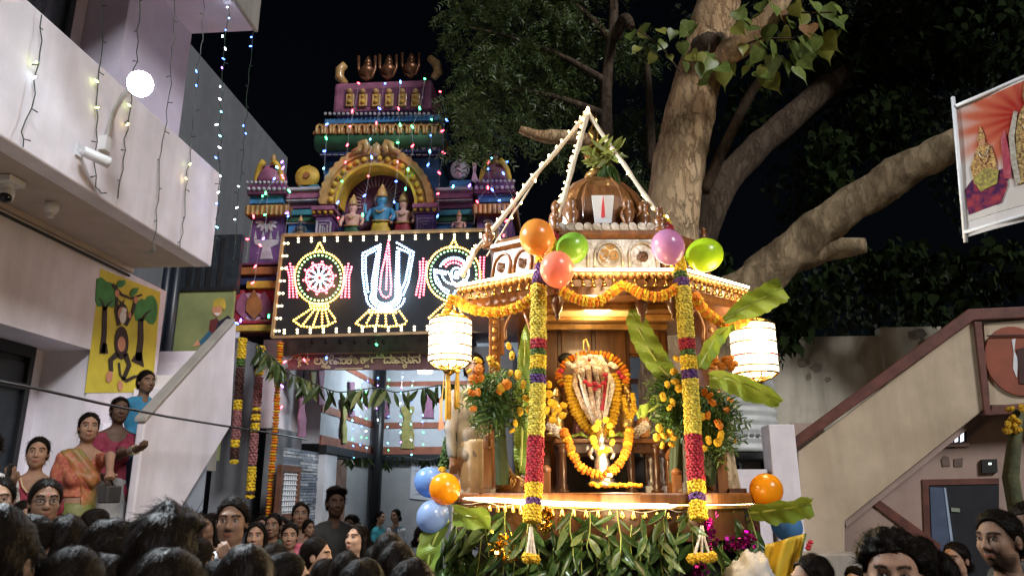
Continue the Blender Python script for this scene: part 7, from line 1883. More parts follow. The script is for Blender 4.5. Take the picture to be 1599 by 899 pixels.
class Field:
    """Signed distance field of smoothly joined primitives on a rectilinear grid."""
    def __init__(self, ax):
        self.ax = ax; self.F = np.full((len(ax[0]), len(ax[1]), len(ax[2])), .3)
    def _box(self, lo, hi, pad=.07):
        s = []
        for a in range(3):
            i0 = max(0, np.searchsorted(self.ax[a], lo[a] - pad) - 1); i1 = min(len(self.ax[a]), np.searchsorted(self.ax[a], hi[a] + pad) + 1)
            s.append(slice(i0, max(i0, i1)))
        return tuple(s)
    def _grid(self, s):
        return self.ax[0][s[0]][:, None, None], self.ax[1][s[1]][None, :, None], self.ax[2][s[2]][None, None, :]
    def put(self, s, d, k, op):
        f = self.F[s]
        if op == 'sub': d = -d; h = np.clip(.5 - .5 * (d - f) / k, 0, 1); self.F[s] = f * (1 - h) + d * h + k * h * (1 - h) if False else np.maximum(f, d) + np.maximum(k - np.abs(f - d), 0) ** 2 / (4 * k)
        elif op == 'int': self.F[s] = np.maximum(f, d)
        else: self.F[s] = np.minimum(f, d) - np.maximum(k - np.abs(f - d), 0) ** 2 / (4 * k)
    def ell(self, c, r, k=.02, op='add', infl=0.0):
        r = np.array(r) + infl; c = np.array(c); s = self._box(c - r, c + r)
        x, y, z = self._grid(s); x = x - c[0]; y = y - c[1]; z = z - c[2]
        k0 = np.sqrt((x / r[0]) ** 2 + (y / r[1]) ** 2 + (z / r[2]) ** 2); k1 = np.sqrt((x / r[0] ** 2) ** 2 + (y / r[1] ** 2) ** 2 + (z / r[2] ** 2) ** 2) + 1e-6
        self.put(s, k0 * (k0 - 1) / k1, k, op)
    def cone(self, a, b, ra, rb, k=.02, op='add', infl=0.0, sy=1.0):
        a = np.array(a, float); b = np.array(b, float); ra += infl; rb += infl; m = max(ra, rb)
        s = self._box(np.minimum(a, b) - m, np.maximum(a, b) + m)
        x, y, z = self._grid(s); d = b - a; L2 = (d * d).sum() + 1e-9
        t = np.clip(((x - a[0]) * d[0] + (y - a[1]) * d[1] + (z - a[2]) * d[2]) / L2, 0, 1)
        self.put(s, np.sqrt((x - a[0] - t * d[0]) ** 2 + ((y - a[1] - t * d[1]) / sy) ** 2 + (z - a[2] - t * d[2]) ** 2) - (ra + t * (rb - ra)), k, op)
    def mesh(self): return surface_net(self.F, self.ax)
def axis(lo, hi, *spans):
    """Non-uniform axis; spans: (upto, step)."""
    out = [lo]
    for up, st in spans:
        while out[-1] < up - 1e-6: out.append(out[-1] + st)
    return np.array(out)
H0 = 1.62; HC = H0 - .118
def head_prims(f, hc=(0, 0, HC), fem=False):
    x0, y0, z0 = hc
    e = lambda c, r, k=.02, op='add': f.ell((c[0] + x0, c[1] + y0, c[2] + z0), r, k, op)
    c_ = lambda a, b, ra, rb, k=.02, op='add': f.cone((a[0] + x0, a[1] + y0, a[2] + z0), (b[0] + x0, b[1] + y0, b[2] + z0), ra, rb, k, op)
    w = .95 if fem else 1.0
    e((0, .012, .035), (.074 * w, .093, .083)); e((0, -.016, -.022), (.060 * w, .073, .086), .03); e((0, -.037, -.080), (.030 * w, .038, .032), .035)
    for s in (-1, 1): e((s * .036, -.056, -.022), (.027, .027, .028), .025); e((s * .042, -.018, -.062), (.019, .036, .026), .025)
    c_((-.034, -.077, .032), (.034, -.077, .032), .013 if not fem else .011, .013 if not fem else .011, .02)
    for s in (-1, 1): e((s * .031, -.103, .010), (.021, .016, .012), .018, 'sub')
    c_((0, -.086, .018), (0, -.104 if not fem else -.101, -.022), .0075, .0115, .010)
    for s in (-1, 1): e((s * .010, -.094, -.026), (.0095, .011, .008), .008)
    e((0, -.086, -.053), (.022, .013, .0065), .008); e((0, -.084, -.064), (.019, .013, .0075), .008)
    for s in (-1, 1): e((s * .076 * w, .014, -.005), (.010, .021, .031), .01)
    c_((0, .018, -.07), (0, .032, -.20), .050 if not fem else .044, .056 if not fem else .048, .03)
def arm_pts(pose, s, fem):
    sh = (s * (.165 if not fem else .138), .03, HC - .255)
    if pose is None: return sh, (s * .205, .045, HC - .53), (s * .205, -.01, HC - .77)
    return sh, pose[0], pose[1]
def hand(f, el, wr, curl=.6, side=1, infl=0.0):
    d = Vector(wr) - Vector(el); d.normalize()
    n = d.cross(Vector((side, .2, .1))); n.normalize(); sd = n.cross(d)
    w = Vector(wr)
    f.cone(w, w + d * .06, .026, .03, .015, sy=1.0)
    for i, (off, ln) in enumerate(((-.026, .062), (-.009, .072), (.009, .068), (.025, .052))):
        b = w + d * .085 + sd * off * -side
        m = b + (d * math.cos(curl * .6) + n * math.sin(curl * .6)) * ln * .55
        f.cone(w + d * .06 + sd * off * -side, b, .011, .0105, .006); f.cone(b, m, .0105, .0095, .006)
        f.cone(m, m + (d * math.cos(curl * 1.6) + n * math.sin(curl * 1.6)) * ln * .5, .0095, .008, .006)
    t0 = w + d * .025 + sd * side * .022; t1 = t0 + (d * .6 + sd * side * .6 + n * .3).normalized() * .035
    f.cone(t0, t1, .013, .011, .01); f.cone(t1, t1 + (d * .9 + n * .4).normalized() * .03, .011, .009, .006)
def body_prims(f, fem, arms, infl=0.0, parts='all'):
    sw = .143 if fem else .172
    if parts in ('all', 'torso'):
        f.ell((0, .032, HC - .37), (.128 if fem else .158, .094, .165), .04, infl=infl); f.ell((0, .03, HC - .60), (.122 if fem else .135, .092, .17), .04, infl=infl)
        f.ell((0, .035, HC - .76), (.155, .11, .13), .04, infl=infl)
        for s in (-1, 1):
            f.cone((s * .05, .035, HC - .205), (s * (sw - .01), .032, HC - .25), .05, .048, .04, infl=infl)
            if fem: f.ell((s * .062, -.052, HC - .41), (.056, .05, .056), .03, infl=infl)
    if parts in ('all', 'legs'):
        for s in (-1, 1):
            f.cone((s * .085, .035, HC - .78), (s * .085, .03, HC - 1.08), .085, .06, .03, infl=infl); f.cone((s * .085, .03, HC - 1.08), (s * .085, .045, .08), .056, .04, .02, infl=infl)
            f.cone((s * .085, .05, .05), (s * .09, -.10, .035), .04, .03, .02, infl=infl)
    if parts in ('all', 'arms', 'sleeves'):
        for s, pose in zip((-1, 1), arms):
            sh, el, wr = arm_pts(pose, s, fem)
            if parts == 'sleeves':
                m = vl(sh, el, .62); f.cone(sh, m, .05, .046, .03, infl=infl)
            elif parts == 'long':
                pass
            else:
                f.cone(sh, el, .046 if not fem else .042, .036, .03, infl=infl); f.cone(el, wr, .036, .025, .02, infl=infl)
                hand(f, el, wr, .7, s)
def grid_for(hi=True, arms=(None, None), hz=.006, ext=None):
    ex = ext or ((-.32, .32), (-.22, .22))
    xs = axis(ex[0][0], ex[0][1], (-.10, .012), (.10, hz), (ex[0][1], .012)) if not hi else np.arange(ex[0][0], ex[0][1], .0075)
    ys = axis(ex[1][0], ex[1][1], (-.13, .012), (-.06, hz * .8), (.11, hz), (ex[1][1], .014)) if not hi else np.arange(ex[1][0], ex[1][1], .0075)
    zs = axis(-.02, H0 + .03, (.70, .03), (HC - .16, .014), (H0 + .03, hz)) if not hi else axis(-.02, H0 + .03, (.60, .03), (.72, .014), (HC - .14, .0075), (H0 + .03, hz))
    return [xs, ys, zs]
def skin_mat(name, col):
    m = mat(name, col, .55, var=.08, vscale=12, sss=.08, spec=.2, bump=.04, bscale=180)
    nt = m.node_tree; b = nt.nodes['Principled BSDF']; src = b.inputs['Base Color'].links[0].from_socket
    at = nt.nodes.new('ShaderNodeAttribute'); at.attribute_name = 'pigment'
    sp_ = nt.nodes.new('ShaderNodeSeparateColor'); nt.links.new(at.outputs['Color'], sp_.inputs[0])
    def mixin(src, fac, c):
        mx = nt.nodes.new('ShaderNodeMix'); mx.data_type = 'RGBA'; nt.links.new(fac, mx.inputs[0]); nt.links.new(src, mx.inputs[6]); mx.inputs[7].default_value = (*c, 1); return mx.outputs[2]
    o = mixin(src, sp_.outputs[0], (col[0] * .85, col[1] * .52, col[2] * .58)); o = mixin(o, sp_.outputs[1], (.012, .009, .008)); o = mixin(o, sp_.outputs[2], (.35, .01, .015))
    iv = nt.nodes.new('ShaderNodeMapRange'); iv.inputs[3].default_value = .22; iv.inputs[4].default_value = .02; nt.links.new(sp_.outputs[1], iv.inputs[0]); nt.links.new(iv.outputs[0], b.inputs['Specular IOR Level'])
    nt.links.new(o, b.inputs['Base Color'])
    return m
SKIN = {k: skin_mat('skin_' + k, c) for k, c in dict(fair=(.42, .255, .17), mid=(.31, .18, .118), tan=(.20, .115, .074), deep=(.10, .058, .040)).items()}
def finish(name, V, Q, m, inv=None, smooth=True, pig=None):
    me = bpy.data.meshes.new(name); me.from_pydata(V.tolist(), [], Q.tolist()); me.materials.append(m)
    me.polygons.foreach_set('use_smooth', [smooth] * len(me.polygons)); me.update()
    if pig is not None:
        a = me.color_attributes.new('pigment', 'FLOAT_COLOR', 'POINT'); a.data.foreach_set('color', pig.astype(np.float32).ravel())
    return me
def pigment(V, beard=0, bindi=False, hc=(0, 0, HC)):
    x, y, z = V[:, 0] - hc[0], V[:, 1] - hc[1], V[:, 2] - hc[2]
    fr_ = np.clip((-y - .045) / .02, 0, 1)
    def soft(d, w): return np.clip(1 - d / w, 0, 1)
    lip = fr_ * np.clip(1.6 - np.sqrt((x / .023) ** 2 + ((z + .0585) / .0125) ** 2) * 1.25, 0, 1)
    ax_ = np.abs(x); arch = .031 + .006 * np.sin(np.clip((ax_ - .012) / .042, 0, 1) * PI)
    brow = fr_ * np.clip(1.7 - np.abs(z - arch) / .0048, 0, 1) * ((ax_ > .011) & (ax_ < .054))
    if beard:
        mo = fr_ * np.clip(1.7 - np.sqrt((x / .028) ** 2 + ((z + .0435) / .0075) ** 2) * 1.2, 0, 1); brow = np.maximum(brow, mo * .9)
    if beard > 1:
        bd = np.clip((-.045 - z) / .012, 0, 1) * np.clip((-y + .02) / .03, 0, 1) * (z > -.125) * (1 - np.clip(lip * 3, 0, 1)) * np.clip((np.abs(z + .058) - .004) / .008 + np.clip((ax_ - .02) / .006, 0, 1), 0, 1); brow = np.maximum(brow, bd * .75)
    bi = fr_ * np.clip(1.8 - np.sqrt(x ** 2 + (z - .044) ** 2) / .0034, 0, 1) if bindi else 0 * x
    return np.stack([lip, np.clip(brow, 0, 1), bi, np.ones_like(x)], 1)
HAIRM = mat('black_hair', (.009, .0065, .005), .42, var=.35, vscale=30, stretch=(1, 1, .25), bump=.3, bscale=110, spec=.05)
EYEW = mat('eye_white', (.42, .40, .37), .25, var=0); EYEB = mat('eye_brown', (.012, .007, .005), .15, var=0)
def eye_mesh():
    b = MB(); n, mrow = 10, 4
    vs = []; fs = []
    for i in range(n + 1):
        u = -1 + 2 * i / n; h = .0050 * (1 - u * u) ** .7
        for j in range(mrow + 1):
            v = -1 + 2 * j / mrow
            vs.append((u * .0140, -.006 * (1 - u * u) * (1 - .35 * v * v) - .001, v * h + .001 * (1 - u * u)))
    for i in range(n):
        for j in range(mrow): fs.append((i * (mrow + 1) + j, (i + 1) * (mrow + 1) + j, (i + 1) * (mrow + 1) + j + 1, i * (mrow + 1) + j + 1))
    b.smooth = True; b.add(vs, fs); b.m = 1
    b.lathe([(.0054, 0), (.0048, .0009), (.0005, .0012)], seg=12, M=Matrix.Translation((0, -.0068, .0008)) @ Matrix.Rotation(PI / 2, 4, 'X'))
    b.tube([(-.0155, -.0015, .0005), (-.009, -.0052, .0045), (0, -.0075, .0058), (.009, -.0052, .0045), (.0162, -.0015, .0008)], .0014, 5)
    return b.mesh('eye', [EYEW, EYEB])
EYE = eye_mesh()
def surf_y(x, z, F, ax):
    """front surface y at (x, z)"""
    i = np.searchsorted(ax[0], x); k = np.searchsorted(ax[2], z)
    col = F[i, :, k]; j = int(np.argmax(col < 0)); y0, y1 = ax[1][j - 1], ax[1][j]; f0, f1 = col[j - 1], col[j]
    return y0 + (y1 - y0) * f0 / (f0 - f1)
def strands(V, Q, n, flow, ln, lift, seed, wdt=.0011):
    """Loose hair strands laid over a hair surface as thin ribbons."""
    rs = np.random.default_rng(seed); fc = V[Q].mean(1); nr = np.cross(V[Q[:, 1]] - V[Q[:, 0]], V[Q[:, 2]] - V[Q[:, 0]]); nr /= np.linalg.norm(nr, axis=1)[:, None] + 1e-9
    pick = rs.choice(len(Q), n); vs = []; fs = []
    for i in pick:
        p = fc[i] + nr[i] * .001; d = flow(p); d = d - nr[i] * d.dot(nr[i]); d = d / (np.linalg.norm(d) + 1e-9)
        d = d + rs.normal(size=3) * .10; L = ln * rs.uniform(.5, 1.3); lf = lift * rs.uniform(0, 1) ** 3
        sd = np.cross(d, nr[i]); sd /= np.linalg.norm(sd) + 1e-9; b0 = len(vs); c = ((p[0]) ** 2) * 0
        for k in range(5):
            t = k / 4; q = p + d * L * t + nr[i] * (.0012 + lf * t - L * L * t * t * 4.6)
            w = wdt * (1 - .7 * t); vs.append(q - sd * w); vs.append(q + sd * w)
        for k in range(4): fs.append((b0 + 2 * k, b0 + 2 * k + 1, b0 + 2 * k + 3, b0 + 2 * k + 2))
    return np.array(vs), np.array(fs)
def hair_mesh(kind, seed=0, hc=(0, 0, HC), fine=.006, n=2200):
    ex = [np.arange(-.13, .13, fine), np.arange(-.13, .20, fine), np.arange(HC - .42 if kind in ('braid', 'long') else HC - .16, HC + .18, fine)]
    f = Field(ex); ph = seed * 1.7
    th = .009 if kind in ('bun', 'braid', 'long') else .015
    c = lambda *p: (p[0] + hc[0], p[1] + hc[1], p[2] + hc[2])
    f.ell(c(0, .014, .037), (.074 + th * .55, .094 + th * .8, .084 + th), .02)
    f.ell(c(0, .038, -.02), (.068 + th * .3, .066 + th * .6, .076), .03)
    if kind == 'tuft':
        for q in ((-.03, -.05, .115), (.02, -.06, .115), (.045, -.04, .10), (0, -.02, .13), (-.05, -.01, .105)): f.ell(c(*q), (.04, .045, .026), .02)
    x, y, z = f._grid((slice(None),) * 3); x = x - hc[0]; y = y - hc[1]; z = z - hc[2]
    wob = .006 * np.sin(30 * x + 9 * y + ph) * np.sin(23 * y + 13 * z + ph) + .003 * np.sin(90 * x + 60 * y + ph) * np.sin(75 * z + 20 * y)
    if kind in ('bun', 'braid', 'long'):
        wob = wob * .5 + .006 * np.exp(-(x / .007) ** 2) * (y < .05) * (z > .05)       # centre parting
        lim = -.83 * (y + .068) - .56 * (z - .094) - .12 * np.abs(x)
    else:
        lim = -.80 * (y + .070) - .60 * (z - .088) + .007 * np.sin(42 * x + ph) + np.clip(-.02 - z, 0, .1) * .55
    if kind == 'long': lim = np.maximum(lim, -.02 - .0 * x) * 0 + lim
    F = f.F + wob
    F = np.maximum(F, lim)
    F = np.maximum(F, -(z + .135) - .0 * x + (0 if kind not in ('long',) else -.3))
    f.F = F
    if kind in ('bun', 'braid'): f.ell(c(0, .118, -.045), (.045, .035, .042), .02)
    if kind == 'braid':
        for k in range(9): f.ell(c(.006 * (-1) ** k, .125 - .002 * k, -.085 - .034 * k), (.024, .02, .026), .01)
    if kind == 'long':
        f.cone(c(0, .06, 0), c(0, .085, -.36), .088, .075, .03, sy=.6)
        for s in (-1, 1): f.cone(c(s * .065, .02, .0), c(s * .085, .03, -.20), .03, .028, .02)
    if kind == 'curly':
        rs = np.random.default_rng(seed)
        for k in range(60):
            d = rs.normal(size=3); d[2] = abs(d[2]); d /= np.linalg.norm(d); p = np.array([0, .02, .045]) + d * np.array([.085, .10, .09])
            if -.80 * (p[1] + .065) - .60 * (p[2] - .095) < -.01: f.ell(c(*p), (.02, .02, .018), .012)
    V, Q = f.mesh()
    if kind in ('bun', 'braid'): flow = lambda p: np.array([(p[0] - hc[0]) * 3 + .0, 1.0, -.5])
    elif kind == 'long': flow = lambda p: np.array([(p[0] - hc[0]) * 2, .3, -1.0])
    else: flow = lambda p: np.array([(p[0] - hc[0]) * 6 + .25, .6, .1 if p[1] < 0 else -.8])
    Vs, Fs = strands(V, Q, n, flow, .045 if kind not in ('bun', 'braid') else .06, .008 if kind == 'tuft' else .006 if kind not in ('bun', 'braid') else .004, seed, .0010)
    me = bpy.data.meshes.new('hair'); me.from_pydata(np.concatenate([V, Vs]).tolist(), [], [tuple(q) for q in Q.tolist()] + [tuple(q + len(V)) for q in Fs])
    me.materials.append(HAIRM); me.polygons.foreach_set('use_smooth', [True] * len(me.polygons)); me.update()
    return me
def cloth_mesh(fem, arms, style, ax_c=None):
    """Garments grown a little off the body: shirt / blouse / saree."""
    ex = ax_c or [np.arange(-.36, .36, .014), np.arange(-.26, .26, .013), axis(-.02, HC - .1, (.7, .03), (HC - .1, .012))]
    f = Field(ex)
    inf = .014
    body_prims(f, fem, arms, inf, 'torso')
    if style == 'shirt':
        body_prims(f, fem, arms, .017, 'sleeves')
        f.cone((0, .022, HC - .175), (0, .03, HC - .20), .066, .08, .012)
    elif style == 'long':
        for s, pose in zip((-1, 1), arms):
            sh, el, wr = arm_pts(pose, s, fem); f.cone(sh, el, .058, .05, .03); f.cone(el, vl(el, wr, .9), .05, .037, .02)
        f.cone((0, .022, HC - .175), (0, .03, HC - .20), .064, .08, .012)
    else:
        body_prims(f, fem, arms, .012, 'sleeves')
    x, y, z = f._grid((slice(None),) * 3); z = z - HC
    f.F = f.F + .004 * np.sin(24 * z + 14 * x) * np.sin(19 * x - 8 * z + 3 * y) + .0025 * np.sin(70 * x + 33 * z)
    if style == 'shirt' or style == 'long':
        f.F = np.maximum(f.F, .055 - np.sqrt(x ** 2 + ((y - .022)) ** 2) - np.clip((z + .21) * -.6, 0, 1)) if False else f.F
        open_ = np.sqrt((x / .048) ** 2 + ((y + .06) / .055) ** 2 + ((z + .175) / .05) ** 2) - 1
        f.F = np.maximum(f.F, -open_ * .045); f.F = np.maximum(f.F, z + .148); f.F = np.maximum(f.F, -(z + .86))
    else:
        open_ = np.sqrt((x / .085) ** 2 + ((y + .05) / .10) ** 2 + ((z + .215) / .075) ** 2) - 1
        f.F = np.maximum(f.F, -open_ * .07); f.F = np.maximum(f.F, z + .205)
        if style == 'blouse': f.F = np.maximum(f.F, -(z + .56))
        else: f.F = np.maximum(f.F, -(z + .9))
    return f.mesh()
def skirt_mesh(fem):
    f = Field([np.arange(-.34, .34, .02), np.arange(-.3, .32, .02), np.arange(-.02, HC - .5, .025)])
    f.cone((0, .03, HC - .66), (0, .03, .1), .14, .23 if fem else .17, .03, sy=.85)
    x, y, z = f._grid((slice(None),) * 3); th = np.arctan2(y - .03, x)
    f.F = f.F + .010 * np.sin(th * 13 + z * 2) * np.clip((HC - .5 - z), 0, 1); f.F = np.maximum(f.F, .03 - z); f.F = np.maximum(f.F, z - (HC - .60))
    return f.mesh()
def pallu_mesh(fem, arms, side=1):
    """Saree end: a band over one shoulder, across the chest."""
    f = Field([np.arange(-.30, .30, .010), np.arange(-.24, .24, .010), np.arange(HC - .95, HC - .12, .012)])
    body_prims(f, fem, arms, .019, 'torso')
    x, y, z = f._grid((slice(None),) * 3); zz = z - HC
    f.F = f.F + .005 * np.sin((x * side * .75 - zz * .65) * 95)
    fr_ = np.abs((x * side - .085) * .80 - (zz + .22) * .60 * 1.0 + .0) - .075 - np.clip(-(zz + .45), 0, 1) * .5
    bk = np.abs(x * side - .085) - .07
    f.F = np.maximum(f.F, np.where(y < .03, fr_, bk)); f.F = np.maximum(f.F, zz + .17)
    return f.mesh()
_cache = {}
CLO = {}
def cmat(name, c, c2=None, vs=10, rough=.75): 
    if name not in CLO: CLO[name] = mat('cloth_' + name, c, rough, col2=c2, var=.15, vscale=vs, bump=.15, bscale=120)
    return CLO[name]
def template(kind):
    """Shared meshes of a standing figure: kind = male, moustache, beard, female, girl."""
    if kind in _cache: return _cache[kind]
    fem = kind in ('female', 'girl', 'plain')
    ax = grid_for(False); f = Field(ax); head_prims(f, fem=fem); body_prims(f, fem, (None, None))
    V, Q = f.mesh()
    me = finish('person', V, Q, SKIN['mid'], pig=pigment(V, {'moustache': 1, 'beard': 2}.get(kind, 0), kind in ('female',)))
    ey = [(s * .031, surf_y(s * .031, HC + .011, f.F, ax), HC + .010) for s in (-1, 1)]
    _cache[kind] = (me, ey, fem)
    return _cache[kind]
def cl_template(key, fn, m):
    if key not in _cache: V, Q = fn(); _cache[key] = finish(key, V, Q, m)
    return _cache[key]
HM = {}
def hair(kind, seed=0):
    k = (kind, seed)
    if k not in HM: HM[k] = hair_mesh(kind, seed)
    return HM[k]
def person(label, px, py, Y, rz, kind='male', hk='short', hs=0, skin='mid', top='shirt', tc=None, lc=None, floor=0.0, tilt=0.0, group='crowd in the street', lower=True, eyes=True, scale=None, pallu=None):
    me, ey, fem = template(kind)
    top_p = atY(px, py, Y); h = top_p.z - floor; s = scale or h / (H0 + .012)
    o = inst('person', me, None, M=Matrix.Translation((top_p.x, top_p.y, top_p.z - s * (H0 + .012))) @ Matrix.Rotation(rz, 4, 'Z') @ Matrix.Rotation(tilt, 4, 'X') @ Matrix.Scale(s, 4), mats=[SKIN[skin]])
    tag(o, label, 'person', group)
    def child(name, m_, mm=None): 
        c = bpy.data.objects.new(name, m_); COL.objects.link(c); c.parent = o; W[c.name] = W[o.name]
        if mm:
            for i, q in enumerate(mm): c.material_slots[i].link = 'OBJECT'; c.material_slots[i].material = q
        return c
    child('hair', hair(hk, hs))
    c = cl_template('garment_%s_%d' % (top, fem), lambda: cloth_mesh(fem, (None, None), top), cmat('plain', (.3, .3, .3)))
    child({'shirt': 'shirt', 'long': 'shirt', 'blouse': 'blouse', 'dress': 'dress'}[top], c, [tc or cmat('plain', (.3, .3, .3))])
    if lower: child('trousers' if not fem else 'skirt', cl_template('lower_%d' % fem, lambda: skirt_mesh(fem), cmat('plain', (.3, .3, .3))), [lc or cmat('dark', (.03, .03, .04))])
    if pallu: child('saree_drape', cl_template('pallu_%d' % fem, lambda: pallu_mesh(fem, (None, None)), cmat('plain', (.3, .3, .3))), [pallu])
    if eyes:
        for p in ey:
            e = child('eye', EYE); e.location = p
    return o
CW = cmat('white', (.66, .68, .70)); CDK = cmat('charcoal', (.03, .032, .032)); CMR = cmat('maroon', (.16, .012, .03), (.22, .02, .05)); CBL = cmat('teal', (.02, .20, .24)); CYG = cmat('lime', (.42, .42, .05)); COR = cmat('orange', (.42, .09, .04)); CGR = cmat('green', (.05, .10, .06)); CNV = cmat('navy', (.02, .025, .06)); CBR = cmat('brown', (.08, .05, .04)); CPK = cmat('pink', (.45, .07, .12), (.55, .16, .2)); CCR = cmat('cream', (.45, .38, .28)); CGY = cmat('grey', (.20, .19, .18)); CBK = cmat('black', (.012, .012, .014))
AW = PI   # turned away from the camera
# nearest heads, seen from behind
person('dark head at the left edge, topmost of the nearest row', 4, 793, 1.75, AW + .2, 'male', 'short', 1, 'tan', tc=CDK)
person('dark head cut by the lower left corner', 26, 842, 1.9, AW - .2, 'male', 'short', 2, 'tan', tc=CNV)
person('head with short hair and bare nape below the glasses woman', 62, 806, 2.9, AW - .5, 'male', 'short', 3, 'mid', tc=CCR)
person('broad dark head low in front, second from the corner', 122, 852, 2.0, AW + .1, 'female', 'bun', 1, 'mid', 'blouse', tc=CMR)
person('dark head behind the broad one, left of the comb-lined hair', 108, 806, 3.0, AW + .3, 'male', 'short', 1, 'tan', tc=CBR)
person('head with combed back hair before the stair parapet', 178, 808, 2.6, AW - .15, 'female', 'braid', 2, 'mid', 'blouse', tc=CGR)
person('large head with glossy tousled hair in front of the parapet', 258, 802, 1.85, AW + .25, 'male', 'tuft', 5, 'tan', tc=CNV)
person('broad head low in front of the tousled one', 272, 854, 1.65, AW - .1, 'female', 'bun', 3, 'mid', 'blouse', tc=CBR)
person('small head with hair bun below the handbag', 155, 793, 5.0, R(150), 'female', 'bun', 4, 'mid', 'blouse', tc=CYG)
hp = person('black hair with a sparkling clip in front of the white shirt', 388, 847, 2.15, AW + .2, 'female', 'long', 1, 'fair', 'blouse', tc=CBK)
person('head with smooth dark hair and bare neck in the middle foreground', 452, 861, 3.0, AW - .9, 'female', 'bun', 5, 'fair', 'blouse', tc=CDK)
person('head with centre parting in the middle foreground', 512, 870, 4.0, AW - .3, 'female', 'bun', 6, 'fair', 'blouse', tc=CNV)
person('dark head right of the centre-parted one, lowest row', 566, 872, 2.7, AW + .1, 'male', 'short', 2, 'mid', tc=CDK)
person('brown-black head behind the lowest row near the chariot', 606, 829, 3.9, AW + .4, 'female', 'long', 2, 'mid', 'blouse', tc=CMR)
person('dark head just below the brown-black one near the chariot', 622, 848, 3.2, AW - .3, 'male', 'short', 3, 'tan', tc=CBR)
person('dark head lowest beside the chariot leaves', 645, 874, 2.5, AW + .1, 'male', 'short', 1, 'tan', tc=CNV)
person('dark low head between the glasses woman and the clip hair', 340, 872, 3.0, AW + .5, 'female', 'bun', 7, 'mid', 'blouse', tc=CDK)
# faces in the street
person('woman with red forehead dot cut by the left edge', 3, 744, 4.4, R(35), 'female', 'bun', 1, 'fair', 'blouse', tc=CMR, eyes=True)
person('woman with bowed head half hidden at the left', 42, 780, 4.8, R(60), 'female', 'bun', 2, 'fair', 'blouse', tc=CGR)
gw = person('smiling woman with glasses looking right', 76, 746, 4.4, R(42), 'female', 'bun', 3, 'tan', 'blouse', tc=CCR)
b = MB()
for s in (-1, 1): b.tube([(s * .031 + .021 * math.cos(a), -.094, HC + .008 + .017 * math.sin(a)) for a in np.linspace(0, 2 * PI, 14)], .0016, 5)
b.tube([(-.010, -.096, HC + .012), (.010, -.096, HC + .012)], .0016, 5); b.tube([(-.052, -.09, HC + .012), (-.078, .0, HC + .012)], .0016, 5); b.tube([(.052, -.09, HC + .012), (.078, .0, HC + .012)], .0016, 5)
b.build('glasses', BLACKW, gw, local=True)
person('woman peering past the parapet foot, leftmost of the three', 297, 806, 6.6, R(35), 'female', 'bun', 4, 'fair', 'blouse', tc=CDK)
person('woman in the middle of the three by the parapet foot', 313, 800, 7.2, R(30), 'plain', 'bun', 5, 'mid', 'blouse', tc=CBR)
person('woman tilting her head, rightmost of the three by the parapet', 329, 800, 6.8, R(-18), 'plain', 'long', 3, 'tan', 'blouse', tc=CBK)
person('girl with centre parting right of the man in white', 402, 813, 6.0, R(12), 'female', 'long', 1, 'mid', 'blouse', tc=CBK)
person('head mostly hidden behind the girl right of the man in white', 410, 804, 7.4, R(20), 'plain', 'bun', 6, 'tan', 'blouse', tc=CGR)
person('woman in orange saree at the gate', 428, 800, 7.2, R(5), 'female', 'bun', 1, 'tan', 'blouse', tc=COR, lc=COR, pallu=COR)
person('woman with red and yellow forehead mark facing the camera', 454, 815, 6.5, R(18), 'female', 'bun', 2, 'mid', 'blouse', tc=CMR)
person('mother looking down at the baby', 471, 781, 7.0, R(20), 'plain', 'bun', 3, 'tan', 'blouse', tc=CGR, tilt=-.12)
person('bald baby in pink carried by the mother', 483, 811, 6.8, R(55), 'girl', 'short', 1, 'tan', 'dress', tc=CPK, lc=CPK, floor=1.02, scale=.58, lower=False)
person('tall man in dark shirt standing in the gate opening', 526, 762, 7.2, R(30), 'male', 'tuft', 2, 'deep', 'long', tc=CDK)
person('girl with long hair and lowered eyes below the tall man', 530, 815, 5.7, R(-25), 'plain', 'long', 4, 'fair', 'blouse', tc=CCR, tilt=-.15)
person('woman with forehead dot turning right, before the lowered-eyes girl', 497, 838, 4.7, R(95), 'female', 'bun', 5, 'fair', 'blouse', tc=CBR)
person('small dark child beside the lowered-eyes girl', 575, 843, 6.5, R(10), 'girl', 'short', 3, 'deep', 'shirt', tc=CMR)
person('woman in teal blouse talking in the courtyard', 594, 797, 12.6, R(75), 'plain', 'bun', 7, 'mid', 'long', tc=CBL, lc=CBL)
person('woman in grey saree talking to the teal one', 618, 794, 12.4, R(-25), 'female', 'bun', 1, 'mid', 'blouse', tc=CW, pallu=cmat('slate', (.10, .14, .16)), lc=cmat('slate', (.10, .14, .16)))
person('person in lime yellow half hidden behind the pale blue balloon', 664, 818, 6.6, R(60), 'plain', 'bun', 4, 'mid', 'dress', tc=CYG, lc=CYG, eyes=False)
